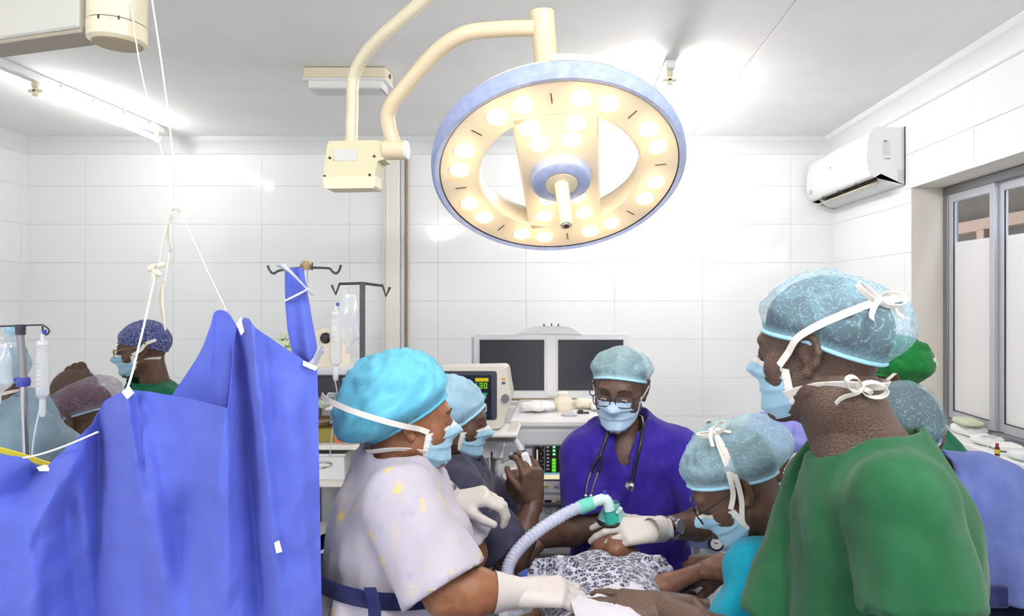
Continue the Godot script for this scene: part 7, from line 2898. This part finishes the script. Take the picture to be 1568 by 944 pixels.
	string_on("string", "thin string slanting from the knot down to the drape's peak", [P(275, 321, 1.40), P(310, 398, 1.37), P(347, 476, 1.34)], 0.0011)
	string_on("string", "white string from the ribbon knot down to the pegged drape corner", [P(238, 420, 1.40), P(222, 492, 1.37), P(214, 525, 1.35), P(203, 570, 1.33), P(195, 596, 1.31)], 0.0021)
	string_on("string", "white string looping along the drape's low top edge", [P(150, 662, 1.33), P(120, 675, 1.335), P(90, 687, 1.34), P(50, 699, 1.345), P(0, 706, 1.35), P(-60, 707, 1.35)], 0.0021)
	string_on("string", "faint string running between the two cream ribbons", [P(266, 326, 1.40), P(250, 362, 1.40), P(244, 405, 1.40)], 0.0009)
	string_on("string", "faint string hanging from the upper cream ribbon to the lower one", [P(259, 384, 1.40), P(256, 410, 1.40), P(252, 432, 1.40)], 0.0009)
	for q in [["cream gauze ribbon hanging just under the string knot", [[262, 330, 4], [259, 345, 8], [258, 365, 10], [261, 380, 7], [260, 386, 3]]], ["long cream gauze ribbon hanging in front of the far wall", [[252, 430, 5], [247, 440, 9], [246, 465, 12], [250, 490, 9], [253, 506, 4]]]]:
		var pts := []
		for e in q[1]:
			pts.append(e)
		g = PackedVector3Array()
		for e in pts:
			for j in 5:
				var v := j / 4.0 - 0.5
				g.append(P(e[0] + v * e[2], e[1], 1.40) + Vector3(0, 0, 0.006 * sin(v * 5.0)))
		b = MB.new()
		b.sheet(g, pts.size(), 5, 0.0016, false)
		tag(put("gauze_ribbon", b, M.gauze_cream), q[0], "ribbon")
	b = MB.new()
	b.tube(curve([P(264, 322, 1.40), P(269, 319, 1.395), P(274, 320, 1.40), P(277, 324, 1.405), P(270, 323, 1.395)], 4), 0.0022, 8)
	tag(put("string_knot", b, M.gauze_cream), "small knot where the ceiling strings meet", "knot")
	b = MB.new()
	for q in [[232, 410, 0.7], [240, 418, -0.5], [246, 406, 0.2], [236, 423, 1.2]]:
		b.ball(P(q[0], q[1], 1.40), Vector3(0.012, 0.007, 0.006), Basis(Vector3(0, 0, 1), q[2]), 12, 8)
	tag(put("ribbon_knot", b, M.gauze_cream), "crumpled cream ribbon knot on the string above the patterned cap", "knot")
	# yellow strap across the far left
	b = MB.new()
	var ys := []
	var yd := []
	for q in [[-80, 677], [-20, 686], [0, 690], [30, 698], [60, 708], [78, 714]]:
		ys.append(P(q[0], q[1], 1.44))
		yd.append(Vector3(0.1, 1, 0.2).normalized())
	b.ribbon(ys, yd, 0.012, 0.003)
	tag(put("yellow_strap", b, M.yellow), "yellow strap behind the low edge of the blue drape", "strap")

func string_on(called: String, label: String, pts: Array, r: float) -> void:
	var b := MB.new()
	b.tube(curve(pts, 5), r, 7)
	tag(put(called, b, M.string), label, "string", "strings holding up the drape")

func build_small() -> void:
	stethoscope()
	breathing_circuit()
	window_ledge()
	# belt pouch of the slate-blue person
	var b := MB.new()
	b.box(P(1522, 914, 1.40), Vector3(0.055, 0.045, 0.02), Basis(), 0.004)
	tag(put("belt_pouch", b, M.navy_plain), "dark pouch with a yellow card at the slate-blue person's waist", "pouch")

func stethoscope() -> void:
	var o := base("stethoscope", P(940, 720, 1.93))
	tag(o, "black stethoscope hanging round the neck of the man in violet", "stethoscope")
	var b := MB.new()
	var z := 1.905
	b.tube(curve([P(983, 640, 2.0), P(985, 655, 1.945), P(981, 680, 1.905), P(975, 705, 1.90), P(969, 735, 1.90), P(966, 742, 1.90)], 5), 0.0052, 10)
	b.tube(curve([P(983, 640, 2.0), P(972, 636, 2.07), P(950, 636, 2.08), P(936, 640, 2.03), P(933, 655, 1.96), P(928, 672, 1.925), P(922, 690, 1.915), P(920, 698, 1.912)], 5), 0.0052, 10)
	for q in [[[920, 698], [914, 704], [908, 716], [905, 726]], [[920, 698], [922, 706], [918, 718], [916, 726]]]:
		var pts := []
		for e in q:
			pts.append(P(e[0], e[1], 1.908))
		b.tube(curve(pts, 4), 0.0048, 10)
	put("tubing", b, M.black, o)
	for q in [[[905, 724], [901, 735], [898, 748], [897, 760]], [[916, 724], [911, 738], [907, 752], [905, 760]]]:
		b = MB.new()
		var pts := []
		for e in q:
			pts.append(P(e[0], e[1], 1.905))
		b.tube(curve(pts, 4), 0.0028, 8)
		b.ball(pts[3], Vector3.ONE * 0.006, Basis(), 10, 8)
		put("ear_tube", b, M.chrome, o)
	b = MB.new()
	b.lathe([Vector2(0, -0.006), Vector2(0.012, -0.005), Vector2(0.015, 0.0), Vector2(0.010, 0.006), Vector2(0.005, 0.014), Vector2(0, 0.015)], P(965, 745, 1.895), turn(20, 60), 24)
	put("chest_piece", b, M.chrome, o)

func breathing_circuit() -> void:
	var o := base("breathing_hose", P(850, 800, 1.70))
	tag(o, "clear corrugated breathing hose arching over the table to the face mask", "hose")
	var path := curve([P(903, 772, 1.74), P(870, 785, 1.72), P(835, 806, 1.69), P(805, 830, 1.66), P(784, 856, 1.63), P(777, 880, 1.61), P(783, 900, 1.58), P(796, 912, 1.54)], 22)
	var rad := []
	for k in path.size():
		rad.append(0.0158 + 0.0012 * sin(k * TAU / 4.0))
	var b := MB.new()
	b.tube(path, rad, 18, false)
	put("corrugated_tube", b, M.hose, o)
	var p2 := curve([P(903, 766, 1.755), P(870, 779, 1.735), P(835, 800, 1.705), P(805, 824, 1.675), P(782, 850, 1.645), P(770, 880, 1.625), P(772, 905, 1.60)], 5)
	b = MB.new()
	b.tube(p2, 0.004, 10, false)
	put("sampling_line", b, M.frost, o)
	b = MB.new()
	b.tube([P(887, 779, 1.735), P(893, 776, 1.735), P(910, 770, 1.735)], [0.0185, 0.019, 0.0175], 20)
	put("cuff", b, M.mint, o)
	b = MB.new()
	b.tube(curve([P(905, 772, 1.735), P(916, 767, 1.735), P(926, 765, 1.735), P(931, 771, 1.735), P(934, 782, 1.735)], 5), 0.0145, 18)
	put("elbow", b, M.elbow_white, o)
	b = MB.new()
	b.tube([P(926, 762, 1.735), P(926, 752, 1.735)], [0.006, 0.005], 12)
	put("blue_port", b, M.navy_plastic, o)
	var m := base("face_mask_port", P(937, 795, 1.76))
	tag(m, "teal-green anaesthetic face mask held over the patient's face", "face mask")
	b = MB.new()
	b.tube([P(932, 778, 1.742), P(935, 788, 1.745), P(937, 797, 1.75)], [0.0165, 0.0175, 0.021], 22)
	put("port", b, M.teal_plastic, m)
	b = MB.new()
	b.tube([P(945, 786, 1.735), P(950, 781, 1.73)], 0.005, 10)
	b.ball(P(950, 780, 1.73), Vector3.ONE * 0.006, Basis(), 10, 8)
	put("valve", b, M.elbow_white, m)
	b = MB.new()
	b.lathe([Vector2(0.036, 0.0), Vector2(0.040, 0.006), Vector2(0.037, 0.014), Vector2(0.030, 0.026), Vector2(0.021, 0.040), Vector2(0.019, 0.05)], Vector3(0.120, 1.118, -1.775), Basis(Vector3(0, 0, 1), 0.0), 32)
	put("dome", b, M.teal_clear, m)
	b = MB.new()
	b.lathe([Vector2(0.032, -0.004), Vector2(0.040, -0.006), Vector2(0.043, 0.0), Vector2(0.040, 0.007), Vector2(0.034, 0.006)], Vector3(0.120, 1.116, -1.775), Basis(), 32)
	put("cushion", b, M.black, m)

func window_ledge() -> void:
	var y := SILL + 0.0005
	var at := func(px: float, dd: float, up := 0.0) -> Vector3: return Vector3((px - 870.0) * dd / 1000.0, y + up, -dd)
	# stacked wrapped packs: flat folded parcels
	var pk := func(c: Vector3, size: Vector3, yaw: float, m: Material, label: String) -> void:
		var b := MB.new()
		var bs := Basis(Vector3.UP, deg_to_rad(yaw))
		var g := PackedVector3Array()
		var nz := FastNoiseLite.new()
		nz.seed = int(size.x * 900) + int(yaw)
		nz.frequency = 1.0
		for i in 17:
			var e := -PI / 2 + PI * i / 16.0
			for j in 28:
				var a := TAU * j / 28
				var q := Vector3(signf(cos(a)) * pow(absf(cos(a)), 0.35) * pow(cos(e), 0.4), signf(sin(e)) * pow(absf(sin(e)), 0.7), signf(sin(a)) * pow(absf(sin(a)), 0.35) * pow(cos(e), 0.4))
				var w := 1.0 + 0.14 * nz.get_noise_3d(q.x * 2.5, q.y * 2.0, q.z * 2.5)
				var p := bs * (q * size * 0.5 * w)
				g.append(c + Vector3(p.x, maxf(p.y, -size.y * 0.5), p.z))
		b.grid(g, 17, 28, false, true, false)
		tag(put("sterile_pack", b, m), label, "pack", "wrapped packs on the window ledge")
	pk.call(at.call(1484, 3.26, 0.026), Vector3(0.10, 0.052, 0.17), 6, M.paper, "thick white pack under the green-edged one on the window ledge")
	pk.call(at.call(1482, 3.24, 0.069), Vector3(0.10, 0.030, 0.17), -10, M.wrap_green, "pale green-edged pack topmost at the far end of the ledge")
	pk.call(at.call(1512, 3.04, 0.022), Vector3(0.10, 0.044, 0.12), 14, M.paper, "white pack with lilac stripes in the middle of the ledge")
	pk.call(at.call(1542, 2.93, 0.016), Vector3(0.11, 0.030, 0.11), -12, M.paper, "flat white pack behind the small brown bottle")
	pk.call(at.call(1566, 2.76, 0.018), Vector3(0.09, 0.035, 0.09), 8, M.wrap, "white pack nearest the picture's right edge on the ledge")
	var b := MB.new()
	for k in 2:
		b.box(at.call(1512 + k * 6, 3.02 - k * 0.035, 0.047), Vector3(0.085, 0.002, 0.008), Basis(Vector3.UP, 0.24))
	tag(put("pack_stripes", b, M.lilac), "lilac tape strips across the middle white pack", "tape")
	var o := base("medicine_bottle", at.call(1527, 2.835))
	tag(o, "tiny brown bottle with a red cap and yellow label on the window ledge", "bottle")
	var c: Vector3 = at.call(1527, 2.835)
	b = MB.new()
	b.lathe([Vector2(0, 0), Vector2(0.0095, 0), Vector2(0.0100, 0.002), Vector2(0.0100, 0.032), Vector2(0.006, 0.039), Vector2(0.0055, 0.043)], c, Basis(), 22)
	put("glass", b, M.brown_glass, o)
	b = MB.new()
	b.lathe([Vector2(0, 0.043), Vector2(0.0068, 0.042), Vector2(0.0068, 0.052), Vector2(0, 0.053)], c, Basis(), 20)
	put("cap", b, M.red, o)
	b = MB.new()
	b.lathe([Vector2(0.01005, 0.008), Vector2(0.0104, 0.0085), Vector2(0.0104, 0.026), Vector2(0.01005, 0.0265)], c, Basis(), 22)
	put("label", b, M.yellow, o)
